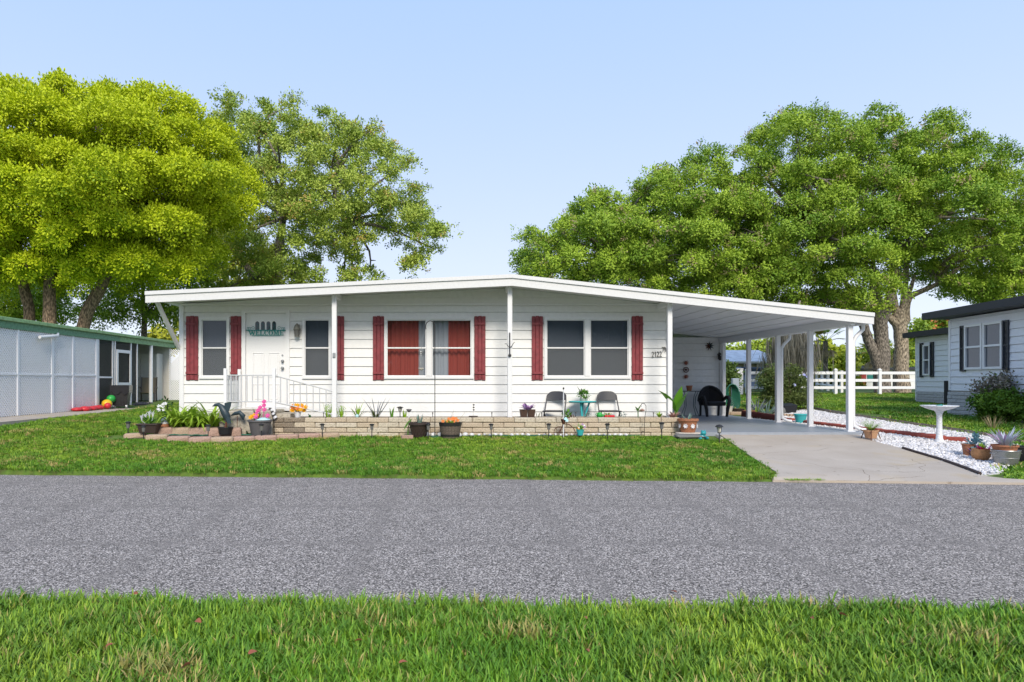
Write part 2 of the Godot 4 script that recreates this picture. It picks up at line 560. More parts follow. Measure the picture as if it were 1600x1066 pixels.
func environment() -> void:
	var cam := Camera3D.new()
	cam.name = "camera"
	cam.projection = Camera3D.PROJECTION_FRUSTUM          # a shifted lens: upright lines stay upright
	cam.near = 0.1
	cam.far = 600.0
	cam.size = 0.1 * 1066.0 / F
	cam.frustum_offset = Vector2(100.0, 62.0) / F * 0.1
	add_child(cam)
	cam.position = Vector3(0, EYE, 0)
	cam.current = true
	var sky := ProceduralSkyMaterial.new()
	sky.sky_top_color = SKY_TOP
	sky.sky_horizon_color = SKY_LOW
	sky.sky_curve = 0.22
	sky.ground_horizon_color = SKY_LOW
	sky.ground_bottom_color = Color(0.36, 0.38, 0.34)
	sky.sun_angle_max = 0.0
	var e := Environment.new()
	e.background_mode = Environment.BG_SKY
	e.sky = Sky.new()
	e.sky.sky_material = sky
	e.tonemap_mode = Environment.TONE_MAPPER_LINEAR
	e.tonemap_exposure = EXPOSURE
	e.sdfgi_enabled = true
	e.ssao_enabled = true
	e.ssil_enabled = true
	var we := WorldEnvironment.new()
	we.name = "world_environment"
	we.environment = e
	add_child(we)
	var sun := DirectionalLight3D.new()
	sun.name = "sun"
	sun.light_energy = SUN_ENERGY
	sun.light_color = SUN_COLOR
	sun.light_angular_distance = SUN_SOFT
	sun.shadow_enabled = true
	add_child(sun)
	sun.rotation = Vector3(-deg_to_rad(SUN_HIGH), deg_to_rad(SUN_TURN), 0)

const EXPOSURE := 1.4
const SKY_TOP := Color(0.565, 0.69, 0.885)
const SKY_LOW := Color(0.86, 0.885, 0.925)
const SUN_ENERGY := 0.8
const SUN_COLOR := Color(1.0, 0.965, 0.91)
const SUN_SOFT := 20.0
const SUN_HIGH := 37.0
const SUN_TURN := 7.0               # from behind the camera, a little to its right

func inside(poly: PackedVector2Array, x: float, z: float) -> bool:
	return Geometry2D.is_point_in_polygon(Vector2(x, z), poly)

func rect(x0: float, x1: float, z0: float, z1: float) -> PackedVector2Array:
	return PackedVector2Array([Vector2(x0, z0), Vector2(x1, z0), Vector2(x1, z1), Vector2(x0, z1)])

func ground() -> void:
	# one sheet; its rows follow the edges of the lane
	var xs := []
	var x := -90.0
	while x <= 110.0:
		xs.append(x)
		x += 0.5 if x > -14.0 and x < 22.0 else 2.0
	var rows := []
	for k in [60.0, 20.0, 8.0, 4.0, 3.0, 2.0, 1.0, 0.5, 0.02]: rows.append([0, k])
	for k in [-0.02, -1.0]: rows.append([0, k])
	for k in [0.4, 0.02]: rows.append([1, k])
	var k := -0.02
	while k > -20.0:
		rows.append([1, k])
		k -= 0.3
	for kk in [-20.0, -22.0, -24.0, -26.0, -30.0, -40.0, -51.0, -80.0, -130.0]: rows.append([1, kk])
	var st := mk()
	var grid := []
	for r in rows:
		var line := []
		for q in xs:
			var z: float = (z_near(q) if r[0] == 0 else z_far(q)) + r[1]
			line.append(Vector3(q, gy(q, z), z))
		grid.append(line)
	for i in rows.size() - 1:
		for j in xs.size() - 1:
			quad(st, grid[i][j], grid[i][j + 1], grid[i + 1][j + 1], grid[i + 1][j], 0)
	structure("ground", st, M.turf_soil)
	st = mk()
	var q := -60.0
	while q < 70.0:
		var w := q + 0.25
		for s in 4:
			var a := s / 4.0
			var b := (s + 1) / 4.0
			quad(st, Vector3(q, 0, lerpf(z_near(q), z_far(q), a)), Vector3(w, 0, lerpf(z_near(w), z_far(w), a)), Vector3(w, 0, lerpf(z_near(w), z_far(w), b)), Vector3(q, 0, lerpf(z_near(q), z_far(q), b)), 0)
		q = w
	structure("road", st, M.asphalt)
	# driveway
	for p in [[1092, 664], [1120, 679], [1150, 699], [1183, 722], [1214, 741], [1208, 754]]: drive.append(ug(p[0], p[1]))
	drive.append(Vector2(drive[-1].x - 0.02, z_far(drive[-1].x) + 0.03))
	for xx in [5.5, 6.5, 7.5, 8.5]: drive.append(Vector2(xx, z_far(xx) + 0.04))
	for p in [[1620, 754], [1570, 751], [1530, 746], [1490, 729], [1450, 716], [1412, 704], [1370, 693], [1338, 681]]: drive.append(ug(p[0], p[1]))
	drive.append(Vector2(8.25, -13.32))
	drive.append(Vector2(4.72, -13.32))
	structure("driveway", sheet(drive, 0.03, 0.25), M.concrete)
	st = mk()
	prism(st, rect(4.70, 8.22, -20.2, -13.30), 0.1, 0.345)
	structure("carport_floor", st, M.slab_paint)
	# white gravel bed beside the carport
	for p in [[1338, 681], [1370, 693], [1412, 704], [1450, 716], [1490, 729], [1530, 745], [1562, 741], [1588, 727], [1604, 715], [1600, 700], [1560, 687], [1500, 677], [1440, 668], [1380, 658], [1320, 650], [1262, 640]]:
		gravel_poly.append(ug(p[0], p[1]))
	gravel_poly.append(Vector2(8.3, -19.0))
	gravel_poly.append(Vector2(8.26, -13.4))
	structure("gravel_ground", sheet(gravel_poly, 0.012, 0.3), M.gravel_bed)
	# paved strip in front of the lattice wall
	st = mk()
	prism(st, rect(-11.6, -9.35, -25.2, -8.9), 0.0, 0.485)
	structure("paved_strip", st, M.concrete)
	no_grass = [drive, gravel_poly, rect(4.6, 8.3, -20.3, -13.2), rect(-5.7, 4.8, -26.0, -13.1), rect(-30.0, -9.33, -30.0, -8.8), rect(-6.6, -2.6, -13.4, -12.78), rect(4.3, 5.6, -13.4, -12.7), rect(8.0, 12.2, -21.5, -17.6)]

func lawn_here(x: float, z: float) -> bool:
	for p in no_grass:
		if inside(p, x, z): return false
	return true

func grass_mesh(n: int, lmin: float, lmax: float, w: float, spread: float, lean: float) -> Mesh:
	var st := mk()
	for i in n:
		var a := rng.randf() * TAU
		var o := Vector3(cos(a), 0, sin(a))
		var c := Vector3(rng.randf_range(-1, 1), 0, rng.randf_range(-1, 1)) * spread
		blade(st, c, Vector3.UP + o * lean * rng.randf(), rng.randf_range(lmin, lmax), w * rng.randf_range(0.8, 1.2), rng.randf_range(0.4, 1.3), 3, 0.25, 0.4)
	st.generate_normals()
	return st.commit()

func scatter(nm: String, label: String, mesh: Mesh, m: Material, where: Array, tint: Array, parent: Node3D = null, category := "") -> MultiMeshInstance3D:
	var mm := MultiMesh.new()
	mm.transform_format = MultiMesh.TRANSFORM_3D
	mm.use_colors = true
	mm.mesh = mesh
	mm.instance_count = where.size()
	for i in where.size():
		mm.set_instance_transform(i, where[i])
		mm.set_instance_color(i, tint[i])
	var o := MultiMeshInstance3D.new()
	o.multimesh = mm
	o.material_override = m
	o.set_meta("kind", "stuff")
	if parent:
		o.name = nm
		parent.add_child(o, true)
	else:
		o.name = numbered(nm)
		add_child(o)
		o.set_meta("label", label)
		o.set_meta("category", category)
	return o

func lawn(label: String, x0: float, x1: float, z0: float, z1: float, per: float, mesh: Mesh, size: float, dry: float, near := false) -> void:
	var where := []
	var tint := []
	var n := int((x1 - x0) * (z1 - z0) * per)
	var patch := FastNoiseLite.new()
	patch.seed = 21
	patch.frequency = 0.9
	patch.fractal_octaves = 3
	var broad := FastNoiseLite.new()
	broad.seed = 4
	broad.frequency = 0.25
	for i in n:
		var x := rng.randf_range(x0, x1)
		var z := rng.randf_range(z0, z1)
		if near and z < z_near(x) - 0.03 + pow(rng.randf(), 2.0) * 0.16: continue
		if not near and z > z_far(x) + 0.06 - rng.randf() * 0.12: continue
		if not lawn_here(x, z): continue
		var p := patch.get_noise_2d(x, z)
		var s := size * rng.randf_range(0.7, 1.2) * (1.0 + 0.25 * p)
		var b := Basis(Vector3.UP, rng.randf() * TAU).scaled(Vector3(s, s * rng.randf_range(0.8, 1.2), s))
		where.append(Transform3D(b, Vector3(x, gy(x, z) - 0.004, z)))
		var g := Color(0.145, 0.33, 0.026).lerp(Color(0.36, 0.50, 0.05), clampf(0.45 + 1.1 * broad.get_noise_2d(x, z) + rng.randfn() * 0.25, 0.0, 1.0))
		g = g.lerp(Color(0.06, 0.16, 0.02), clampf(rng.randf() * 1.0 + p * 0.4, 0.0, 0.75))
		if rng.randf() < dry + clampf((p - 0.28) * 2.6, 0.0, 0.7): g = Color(0.50, 0.38, 0.15).lerp(g, rng.randf() * 0.7)
		tint.append(g)
	scatter("grass", label, mesh, M.grass_blade, where, tint, null, "grass")

func lawns() -> void:
	var fine := grass_mesh(11, 0.055, 0.115, 0.0046, 0.035, 0.9)
	var mid := grass_mesh(14, 0.05, 0.085, 0.006, 0.07, 0.9)
	var far := grass_mesh(16, 0.05, 0.08, 0.011, 0.13, 0.9)
	lawn("dense green lawn on the camera's own side of the lane", -4.6, 5.4, -4.5, -2.0, 950.0, fine, 0.86, 0.05, true)
	lawn("green lawn strip between the lane and the block planter", -13.0, 6.4, -13.3, -8.6, 460.0, mid, 0.82, 0.07)
	lawn("green lawn beside the lattice wall of the green-trimmed house", -9.4, -5.5, -26.0, -13.3, 260.0, mid, 1.1, 0.05)
	lawn("sunny backyard lawn between gravel bed and white rail fence", 7.6, 27.0, -36.0, -8.4, 120.0, far, 1.1, 0.03)
	# brown fallen leaves in the grass, each on its own
	var st := mk()
	blade(st, Vector3(-0.03, 0, 0), Vector3(1, 0.15, 0), 0.065, 0.02, 0.5, 4, 0.5)
	st.generate_normals()
	var mesh := st.commit()
	var near := ["standing on edge among green blades", "lying flat on the blades", "half sunk in the turf", "beside a straw-coloured patch", "close to the lane's edge", "curled and dark", "pale and dry", "reddest of the fallen ones", "tilted on a grass tuft", "with a folded edge", "resting between two tufts", "small and orange"]
	var spots := [[172, 1018], [212, 932], [310, 978], [290, 1052], [560, 1010], [918, 1026], [1270, 972], [1318, 968], [1053, 928], [915, 972], [630, 1046], [395, 1030]]
	for i in spots.size():
		var p := ug(spots[i][0], spots[i][1] + 14)
		var t := thing("fallen_leaf", "brown fallen leaf in the lawn, " + near[i], "leaf", Vector3(p.x, gy(p.x, p.y) + 0.07, p.y), rng.randf() * TAU, "fallen leaves in the lawn")
		again("leaf_blade", mesh, M.fallen_leaf, t, Vector3.ZERO, Basis(Vector3(1, 0, 0), rng.randf_range(-0.9, 0.9)).scaled(Vector3.ONE * rng.randf_range(0.5, 0.8)))

func gravel() -> void:
	var meshes := []
	for k in 3:
		var st := mk()
		cbox(st, Vector3.ZERO, Vector3(1.0, 0.62, 0.8), 0.22, Basis(), 0.12)
		st.generate_normals()
		meshes.append(st.commit())
	var lo := gravel_poly[0]
	var hi := gravel_poly[0]
	for p in gravel_poly:
		lo = lo.min(p)
		hi = hi.max(p)
	for k in 3:
		var where := []
		var tint := []
		for i in 14000:
			var x := rng.randf_range(lo.x, hi.x)
			var z := rng.randf_range(lo.y, hi.y)
			if not inside(gravel_poly, x, z): continue
			var s := rng.randf_range(0.018, 0.045)
			where.append(Transform3D(Basis.from_euler(Vector3(rng.randf_range(-0.5, 0.5), rng.randf() * TAU, rng.randf_range(-0.5, 0.5))).scaled(Vector3.ONE * s), Vector3(x, gy(x, z) + 0.012 + s * rng.randf_range(0.15, 0.5), z)))
			var v := rng.randf_range(0.55, 1.0)
			tint.append(Color(v, v * 0.985, v * 0.97))
		M.gravel.vertex_color_use_as_albedo = true
		scatter("white_gravel", ["white landscaping gravel spread beside the carport", "bright marble chips mixed into the white gravel bed", "flatter pale stones mixed into the white gravel bed"][k], meshes[k], M.gravel, where, tint, null, "gravel")

# ------------------------------------------------------------------ the white home
const ZW := -14.4                    # front wall
const HX0 := -5.63
const HX1 := 4.67
const ZF := -13.32                   # front edge of the roof

func roof_y(x: float) -> float:
	# top of the roof at its front edge
	return 3.43 - 0.0465 * (1.25 - x) if x < 1.25 else 3.43 - 0.1065 * (x - 1.25)

func siding(parent: Node3D, x0: float, x1: float, y0: float, y1: float, z: float, pitch: float, open: Array, m: Material, top := false) -> void:
	# lapped boards facing +z, cut out round openings [x0, x1, y0, y1]; top: trimmed under the sloping roof
	var y := y0
	while y < y1 - 0.01:
		var yb := minf(y + pitch, y1)
		var cuts := [y, yb]
		for o in open:
			for e in [o[2], o[3]]:
				if e > y + 0.001 and e < yb - 0.001: cuts.append(e)
		cuts.sort()
		for i in cuts.size() - 1:
			var a: float = cuts[i]
			var b: float = cuts[i + 1]
			var runs := [[x0, x1]]
			for o in open:
				if o[2] < b - 0.001 and o[3] > a + 0.001:
					var next := []
					for r in runs:
						if o[1] <= r[0] or o[0] >= r[1]:
							next.append(r)
							continue
						if o[0] > r[0]: next.append([r[0], o[0]])
						if o[1] < r[1]: next.append([o[1], r[1]])
					runs = next
			for r in runs:
				if r[1] - r[0] < 0.005: continue
				var st := mk()
				var fa := 0.024 - 0.020 * (a - y) / pitch
				var fb := 0.024 - 0.020 * (b - y) / pitch
				var full := b
				if b > yb - 0.001 and b - a > 0.03:
					span(st, r[0], r[1], b - 0.0055, b, z - 0.032, z - 0.02)      # a dark groove under the next board's lip
					b -= 0.006
				hexa(st, [Vector3(r[0], a, z + fa), Vector3(r[1], a, z + fa), Vector3(r[1], a, z - 0.02), Vector3(r[0], a, z - 0.02), Vector3(r[0], b, z + fb), Vector3(r[1], b, z + fb), Vector3(r[1], b, z - 0.02), Vector3(r[0], b, z - 0.02)])
				part("siding_board", st, m, parent)
				b = full
		y += pitch

func shutter(parent: Node3D, xa: float, xb: float, ya: float, yb: float, z: float) -> void:
	var s := hold("shutter", parent)
	var w := (xb - xa) / 3.0
	for i in 3:
		var st := mk()
		cbox(st, Vector3(xa + w * (i + 0.5), (ya + yb) / 2.0 + [0.0, 0.008, 0.0][i], z + 0.035), Vector3(w - 0.0015, yb - ya, 0.026), 0.009)
		part("plank", st, M.shutter_red, s)
	for y in [ya + 0.155, yb - 0.16]:
		var st := mk()
		cbox(st, Vector3((xa + xb) / 2.0, y, z + 0.062), Vector3(xb - xa, 0.055, 0.022), 0.006)
		part("batten", st, M.shutter_red, s)

func window(parent: Node3D, xa: float, xb: float, ya: float, yb: float, z: float, lights: int, dress: String) -> void:
	# casing, two sashes for each light, panes, and what hangs behind them
	var w := hold("window", parent)
	var st := mk()
	var t := 0.05
	span(st, xa, xb, yb - t, yb, z - 0.03, z + 0.05)
	span(st, xa, xb, ya, ya + t, z - 0.03, z + 0.055)
	span(st, xa, xa + t, ya + t, yb - t, z - 0.03, z + 0.048)
	span(st, xb - t, xb, ya + t, yb - t, z - 0.03, z + 0.048)
	part("frame", st, M.white_trim, w)
	var lw := (xb - xa - t) / lights
	var ym := (ya + yb) / 2.0
	for i in lights:
		var l := xa + t + lw * i
		var r := xa + lw * (i + 1)
		if i > 0:
			st = mk()
			cbox(st, Vector3(l - t / 2.0, ym, z + 0.012), Vector3(t + 0.065, yb - ya - 2 * t - 0.002, 0.082), 0.008)
			part("mullion", st, M.white_trim, w)
		if i > 0: l += 0.034
		if i < lights - 1: r -= 0.034
		st = mk()
		cbox(st, Vector3((l + r) / 2.0, ym, z + 0.008), Vector3(r - l - 0.002, 0.032, 0.045), 0.006)
		span(st, l, l + 0.018, ya + t, yb - t, z - 0.02, z + 0.022)
		span(st, r - 0.018, r, ya + t, yb - t, z - 0.02, z + 0.022)
		span(st, l + 0.019, r - 0.019, ya + t, ya + t + 0.022, z - 0.02, z + 0.021)
		span(st, l + 0.019, r - 0.019, yb - t - 0.02, yb - t, z - 0.02, z + 0.021)
		part("sash", st, M.white_trim, w)
		for half in 2:
			st = mk()
			var y0 := ya + t + 0.023 if half == 0 else ym + 0.017
			var y1 := ym - 0.017 if half == 0 else yb - t - 0.021
			var zz := z - 0.004 if half == 0 else z + 0.006
			quad(st, Vector3(l + 0.018, y0, zz), Vector3(r - 0.018, y0, zz), Vector3(r - 0.018, y1, zz), Vector3(l + 0.018, y1, zz))
			part("pane", st, M.glass_clear if dress == "curtain" else M.glass, w)
			if half == 0 and dress != "curtain":
				st = mk()
				quad(st, Vector3(l + 0.018, y0, zz + 0.012), Vector3(r - 0.018, y0, zz + 0.012), Vector3(r - 0.018, y1, zz + 0.012), Vector3(l + 0.018, y1, zz + 0.012))
				part("insect_screen", st, M.glass_screened, w)
		if dress == "curtain":
			for c in ([[0.0, 0.80, "red"], [0.80, 1.0, "lace"]] if i == 0 else [[0.0, 0.42, "lace"], [0.42, 1.0, "red"]]):
				curtain(w, lerpf(l, r, c[0]), lerpf(l, r, c[1]), ya, yb, z - 0.13, M.curtain_red if c[2] == "red" else M.curtain_lace)
		else:
			st = mk()
			var y := ya + 0.03
			while y < yb - 0.02:
				box(st, Vector3((l + r) / 2.0, y, z - 0.09), Vector3(r - l, 0.002, 0.025), Basis(Vector3.RIGHT, 0.95))
				y += 0.021
			for c in [0.13, 0.5, 0.87]:
				box(st, Vector3(lerpf(l, r, c), ym, z - 0.074), Vector3(0.006, yb - ya, 0.002))
			part("blind", st, M.blind, w)

func curtain(parent: Node3D, xa: float, xb: float, ya: float, yb: float, z: float, m: Material) -> void:
	var st := mk()
	var n := int((xb - xa) / 0.02) + 2
	var prev := []
	for i in n + 1:
		var x := lerpf(xa, xb, float(i) / n)
		var o := 0.022 * sin(x * 62.0) + 0.012 * sin(x * 27.0 + 1.3)
		var row := [Vector3(x, ya - 0.05, z + o), Vector3(x, yb + 0.05, z + o * 0.7)]
		if i: quad(st, prev[0], row[0], row[1], prev[1], 0)
		prev = row
	part("curtain", st, m, parent)

func letters(text: String, size: float, depth: float, m: Material, parent: Node3D, nm: String, pos: Vector3, serif := false, tilt := 0.0, wide := 1.0) -> void:
	var f := SystemFont.new()
	f.font_names = PackedStringArray(["Droid Serif" if serif else "Droid Sans"])
	if serif: f.font_weight = 700
	var tm := TextMesh.new()
	tm.text = text
	tm.font = f
	tm.font_size = 64
	tm.pixel_size = size / 46.0
	tm.depth = depth
	var o := MeshInstance3D.new()
	o.name = nm
	o.mesh = tm
	o.material_override = m
	parent.add_child(o, true)
	o.position = pos
	o.rotation.z = tilt
	o.scale.x = wide

func home() -> void:
	var h := thing("mobile_home", "long white sided mobile home with red shutters and attached carport", "house")
	var d := -ZW
	var base := 0.64
	# openings in metres, from the photograph
	var w1 := [wx(312, d), wx(359, d), wy(592, d), wy(496, d)]
	var w2 := [wx(472.5, d), wx(518.5, d), wy(592, d), wy(496, d)]
	var w3 := [wx(600.6, d), wx(740, d), wy(592, d), wy(496, d)]
	var w4 := [wx(850, d), wx(985, d), wy(592, d), wy(496, d)]
	var door := [wx(378.5, d), wx(453, d), 0.78, wy(484.5, d)]
	var open := []
	for o in [w1, w2, w3, w4]: open.append([o[0] + 0.02, o[1] - 0.02, o[2] + 0.02, o[3] - 0.02])
	open.append([door[0] + 0.02, door[1] - 0.02, 0.0, door[3] - 0.02])
	siding(h, HX0, HX1, 0.3207, 2.93, ZW, 0.1905, open, M.white_siding)
	# gable above the trim, its boards cut to the slope of the roof
	var st: SurfaceTool
	var y := 2.97
	while y < 3.30:
		st = mk()
		var yt := y + 0.13
		var xa := maxf(HX0, 1.25 - (3.305 - y) / 0.0465)
		var xb := minf(HX1, 1.25 + (3.305 - y) / 0.1065)
		var xc := maxf(HX0, 1.25 - (3.305 - minf(yt, 3.304)) / 0.0465)
		var xd := minf(HX1, 1.25 + (3.305 - minf(yt, 3.304)) / 0.1065)
		var z0 := ZW + 0.028
		var yy := minf(yt, 3.304)
		hexa(st, [Vector3(xa, y, z0), Vector3(xb, y, z0), Vector3(xb, y, ZW - 0.02), Vector3(xa, y, ZW - 0.02), Vector3(xc, yy, z0 - 0.022), Vector3(xd, yy, z0 - 0.022), Vector3(xd, yy, ZW - 0.02), Vector3(xc, yy, ZW - 0.02)])
		part("gable_board", st, M.white_siding, h)
		y = yt
	st = mk()
	cbox(st, Vector3((HX0 + HX1) / 2.0, 2.95, ZW + 0.02), Vector3(HX1 - HX0, 0.045, 0.05), 0.008)
	part("gable_trim", st, M.white_trim, h)
	for x in [HX0 + 0.02, HX1 - 0.02]:
		st = mk()
		cbox(st, Vector3(x, (0.28 + 2.93) / 2.0, ZW + 0.012), Vector3(0.10, 2.65, 0.06), 0.008)
		part("corner_board", st, M.white_trim, h)
	# the other walls and the rooms behind the windows
	st = mk()
	span(st, HX0, HX0 + 0.1, 0.1, 2.92, -24.0, ZW - 0.021)
	span(st, HX1 - 0.1, HX1, 0.1, 2.92, -24.0, ZW - 0.021)
	span(st, HX0, HX1, 0.1, 2.92, -24.1, -24.0)
	part("wall", st, M.white_siding, h)
	st = mk()
	span(st, HX0 + 0.1, HX1 - 0.1, 0.5, 0.62, -24.0, ZW - 0.03)
	span(st, HX0 + 0.1, HX1 - 0.1, 2.95, 3.0, -24.0, ZW - 0.03)
	for x in [-3.9, -2.0, 1.5]: span(st, x, x + 0.08, 0.62, 2.95, -17.0, ZW - 0.18)
	span(st, HX0 + 0.1, HX1 - 0.1, 0.62, 2.95, -17.1, -17.0)
	part("room", st, M.room_paint, h)
	window(h, w1[0], w1[1], w1[2], w1[3], ZW, 1, "blind")
	window(h, w2[0], w2[1], w2[2], w2[3], ZW, 1, "blind")
	window(h, w3[0], w3[1], w3[2], w3[3], ZW, 2, "curtain")
	window(h, w4[0], w4[1], w4[2], w4[3], ZW, 2, "blind")
	for q in [[291.5, 310.5], [361, 377.5], [520.5, 538], [582.8, 600.2], [741, 758.5], [830.5, 848], [986.5, 1004]]:
		shutter(h, wx(q[0], d), wx(q[1], d), wy(594.5, d), wy(494.5, d), ZW)
	front_door(h, door)
	# roof: two slopes over house and carport, with drip edge and fascia along the front
	for side in 2:
		var xa: float = [-5.92, 1.25][side]
		var xb: float = [1.25, 8.33][side]
		var zb := -24.6
		var ya := roof_y(xa)
		var yb := roof_y(xb)
		st = mk()
		hexa(st, [Vector3(xa, ya - 0.12, ZF - 0.03), Vector3(xb, yb - 0.12, ZF - 0.03), Vector3(xb, yb - 0.12, zb), Vector3(xa, ya - 0.12, zb), Vector3(xa, ya - 0.02, ZF - 0.03), Vector3(xb, yb - 0.02, ZF - 0.03), Vector3(xb, yb - 0.02, zb), Vector3(xa, ya - 0.02, zb)])
		var r := part("roof", st, M.ceiling_panel, h)
		st = mk()
		hexa(st, [Vector3(xa, ya - 0.222, ZF - 0.028), Vector3(xb, yb - 0.222, ZF - 0.028), Vector3(xb, yb - 0.222, ZF - 0.08), Vector3(xa, ya - 0.222, ZF - 0.08), Vector3(xa, ya - 0.07, ZF - 0.028), Vector3(xb, yb - 0.07, ZF - 0.028), Vector3(xb, yb - 0.07, ZF - 0.08), Vector3(xa, ya - 0.07, ZF - 0.08)])
		part("fascia", st, M.fascia, r)
		st = mk()
		hexa(st, [Vector3(xa, ya - 0.072, ZF), Vector3(xb, yb - 0.072, ZF), Vector3(xb, yb - 0.072, ZF - 0.12), Vector3(xa, ya - 0.072, ZF - 0.12), Vector3(xa, ya, ZF), Vector3(xb, yb, ZF), Vector3(xb, yb, ZF - 0.12), Vector3(xa, ya, ZF - 0.12)])
		part("drip_edge", st, M.fascia, r)
		# pan seams run from the front to the back under the roof
		var x := xa + 0.5
		while x < xb - 0.2:
			if x > HX1 + 0.1:
				st = mk()
				var yy := roof_y(x) - 0.122
				hexa(st, [Vector3(x, yy - 0.012, ZF - 0.1), Vector3(x + 0.035, yy - 0.012, ZF - 0.1), Vector3(x + 0.035, yy - 0.012, -20.3), Vector3(x, yy - 0.012, -20.3), Vector3(x, yy, ZF - 0.1), Vector3(x + 0.035, yy, ZF - 0.1), Vector3(x + 0.035, yy, -20.3), Vector3(x, yy, -20.3)])
				part("seam", st, M.ceiling_panel, r)
			x += 0.41
	# soffit end, strut at the far corner
	st = mk()
	var foot := at(283, 545, d)
	tube(st, [Vector3(-5.62, roof_y(-5.8) - 0.2, ZF - 0.15) + Vector3(-0.12, 0, 0), Vector3(HX0 - 0.03, foot.y, ZW + 0.03)], 0.045, 4)
	part("strut", st, M.white_trim, h)
	# porch posts and the little purlin ends that sit on them
	for q in [[522.5, 0.62], [796.5, 0.62], [1046, 0.345]]:
		var x: float = wx(q[0], 13.62)
		st = mk()
		var top := roof_y(x) - 0.125
		cbox(st, Vector3(x, (q[1] + top) / 2.0, -13.62), Vector3(0.095, top - q[1], 0.095), 0.008)
		part("porch_post", st, M.white_trim, h)
		st = mk()
		cbox(st, Vector3(x, top - 0.06, -13.99), Vector3(0.07, 0.12, 0.66), 0.008)
		part("purlin", st, M.white_trim, h)
	# carport: beam, gutter, posts, downspouts
	var bx := 7.97
	var bt := roof_y(bx) - 0.122
	st = mk()
	cbox(st, Vector3(bx, bt - 0.075, -16.85), Vector3(0.09, 0.15, 6.85), 0.006)
	part("carport_beam", st, M.white_trim, h)
	st = mk()
	var prev := []
	for z in [-13.42, -20.2]:
		var ring := []
		for q in [[8.20, bt - 0.13], [8.32, bt - 0.13], [8.36, bt - 0.08], [8.36, bt - 0.02], [8.34, bt - 0.02], [8.34, bt - 0.07], [8.31, bt - 0.115], [8.21, bt - 0.115], [8.21, bt - 0.03], [8.20, bt - 0.03]]: ring.append(Vector3(q[0], q[1], z))
		if prev:
			for i in ring.size():
				var j := (i + 1) % ring.size()
				quad(st, prev[i], ring[i], ring[j], prev[j])
		prev = ring
	part("gutter", st, M.white_trim, h)
	var zs := [-13.55, -15.02, -16.5, -18.1, -19.75]
	for z in zs:
		st = mk()
		cbox(st, Vector3(bx, (0.345 + bt - 0.15) / 2.0, z), Vector3(0.098, bt - 0.15 - 0.345, 0.098), 0.006)
		var p := part("carport_post", st, M.white_trim, h)
		st = mk()
		span(st, bx - 0.075, bx + 0.075, 0.345, 0.36, z - 0.075, z + 0.075)
		part("base_plate", st, M.white_trim, p)
	for z in [-13.6, -16.52]:
		st = mk()
		var pts := [Vector3(8.27, bt - 0.12, z), Vector3(8.27, bt - 0.22, z), Vector3(8.13, bt - 0.36, z), Vector3(8.075, bt - 0.46, z), Vector3(8.07, 0.62, z), Vector3(8.085, 0.45, z), Vector3(8.2, 0.385, z + 0.02), Vector3(8.3, 0.37, z + 0.03)]
		tube(st, pts, 0.036, 10)
		part("downspout", st, M.white_trim, h)
	# the store room behind the carport
	siding(h, HX1 - 0.02, 8.0, 0.345, 2.62, -20.0, 0.1905, [], M.white_siding)
	st = mk()
	span(st, HX1, 8.0, 0.1, 2.60, -20.12, -20.021)
	span(st, 7.9, 8.0, 0.1, 2.60, -24.0, -20.121)
	part("storage_wall", st, M.white_siding, h)
	st = mk()
	cbox(st, Vector3(8.0, 1.45, -19.97), Vector3(0.09, 2.2, 0.07), 0.006)
	part("corner_board", st, M.white_trim, h)
	# house numbers
	var n := hold("house_number", h)
	letters("2122", 0.115, 0.012, M.black_metal, n, "digits", at(1025.5, 554, 14.4) + Vector3(0, 0, 0.036), false, 0.06, 0.62)
	letters("79", 0.105, 0.012, M.black_metal, n, "digits", at(1036.8, 546.5, 14.4) + Vector3(0, 0, 0.036), false, 0.1, 0.55)

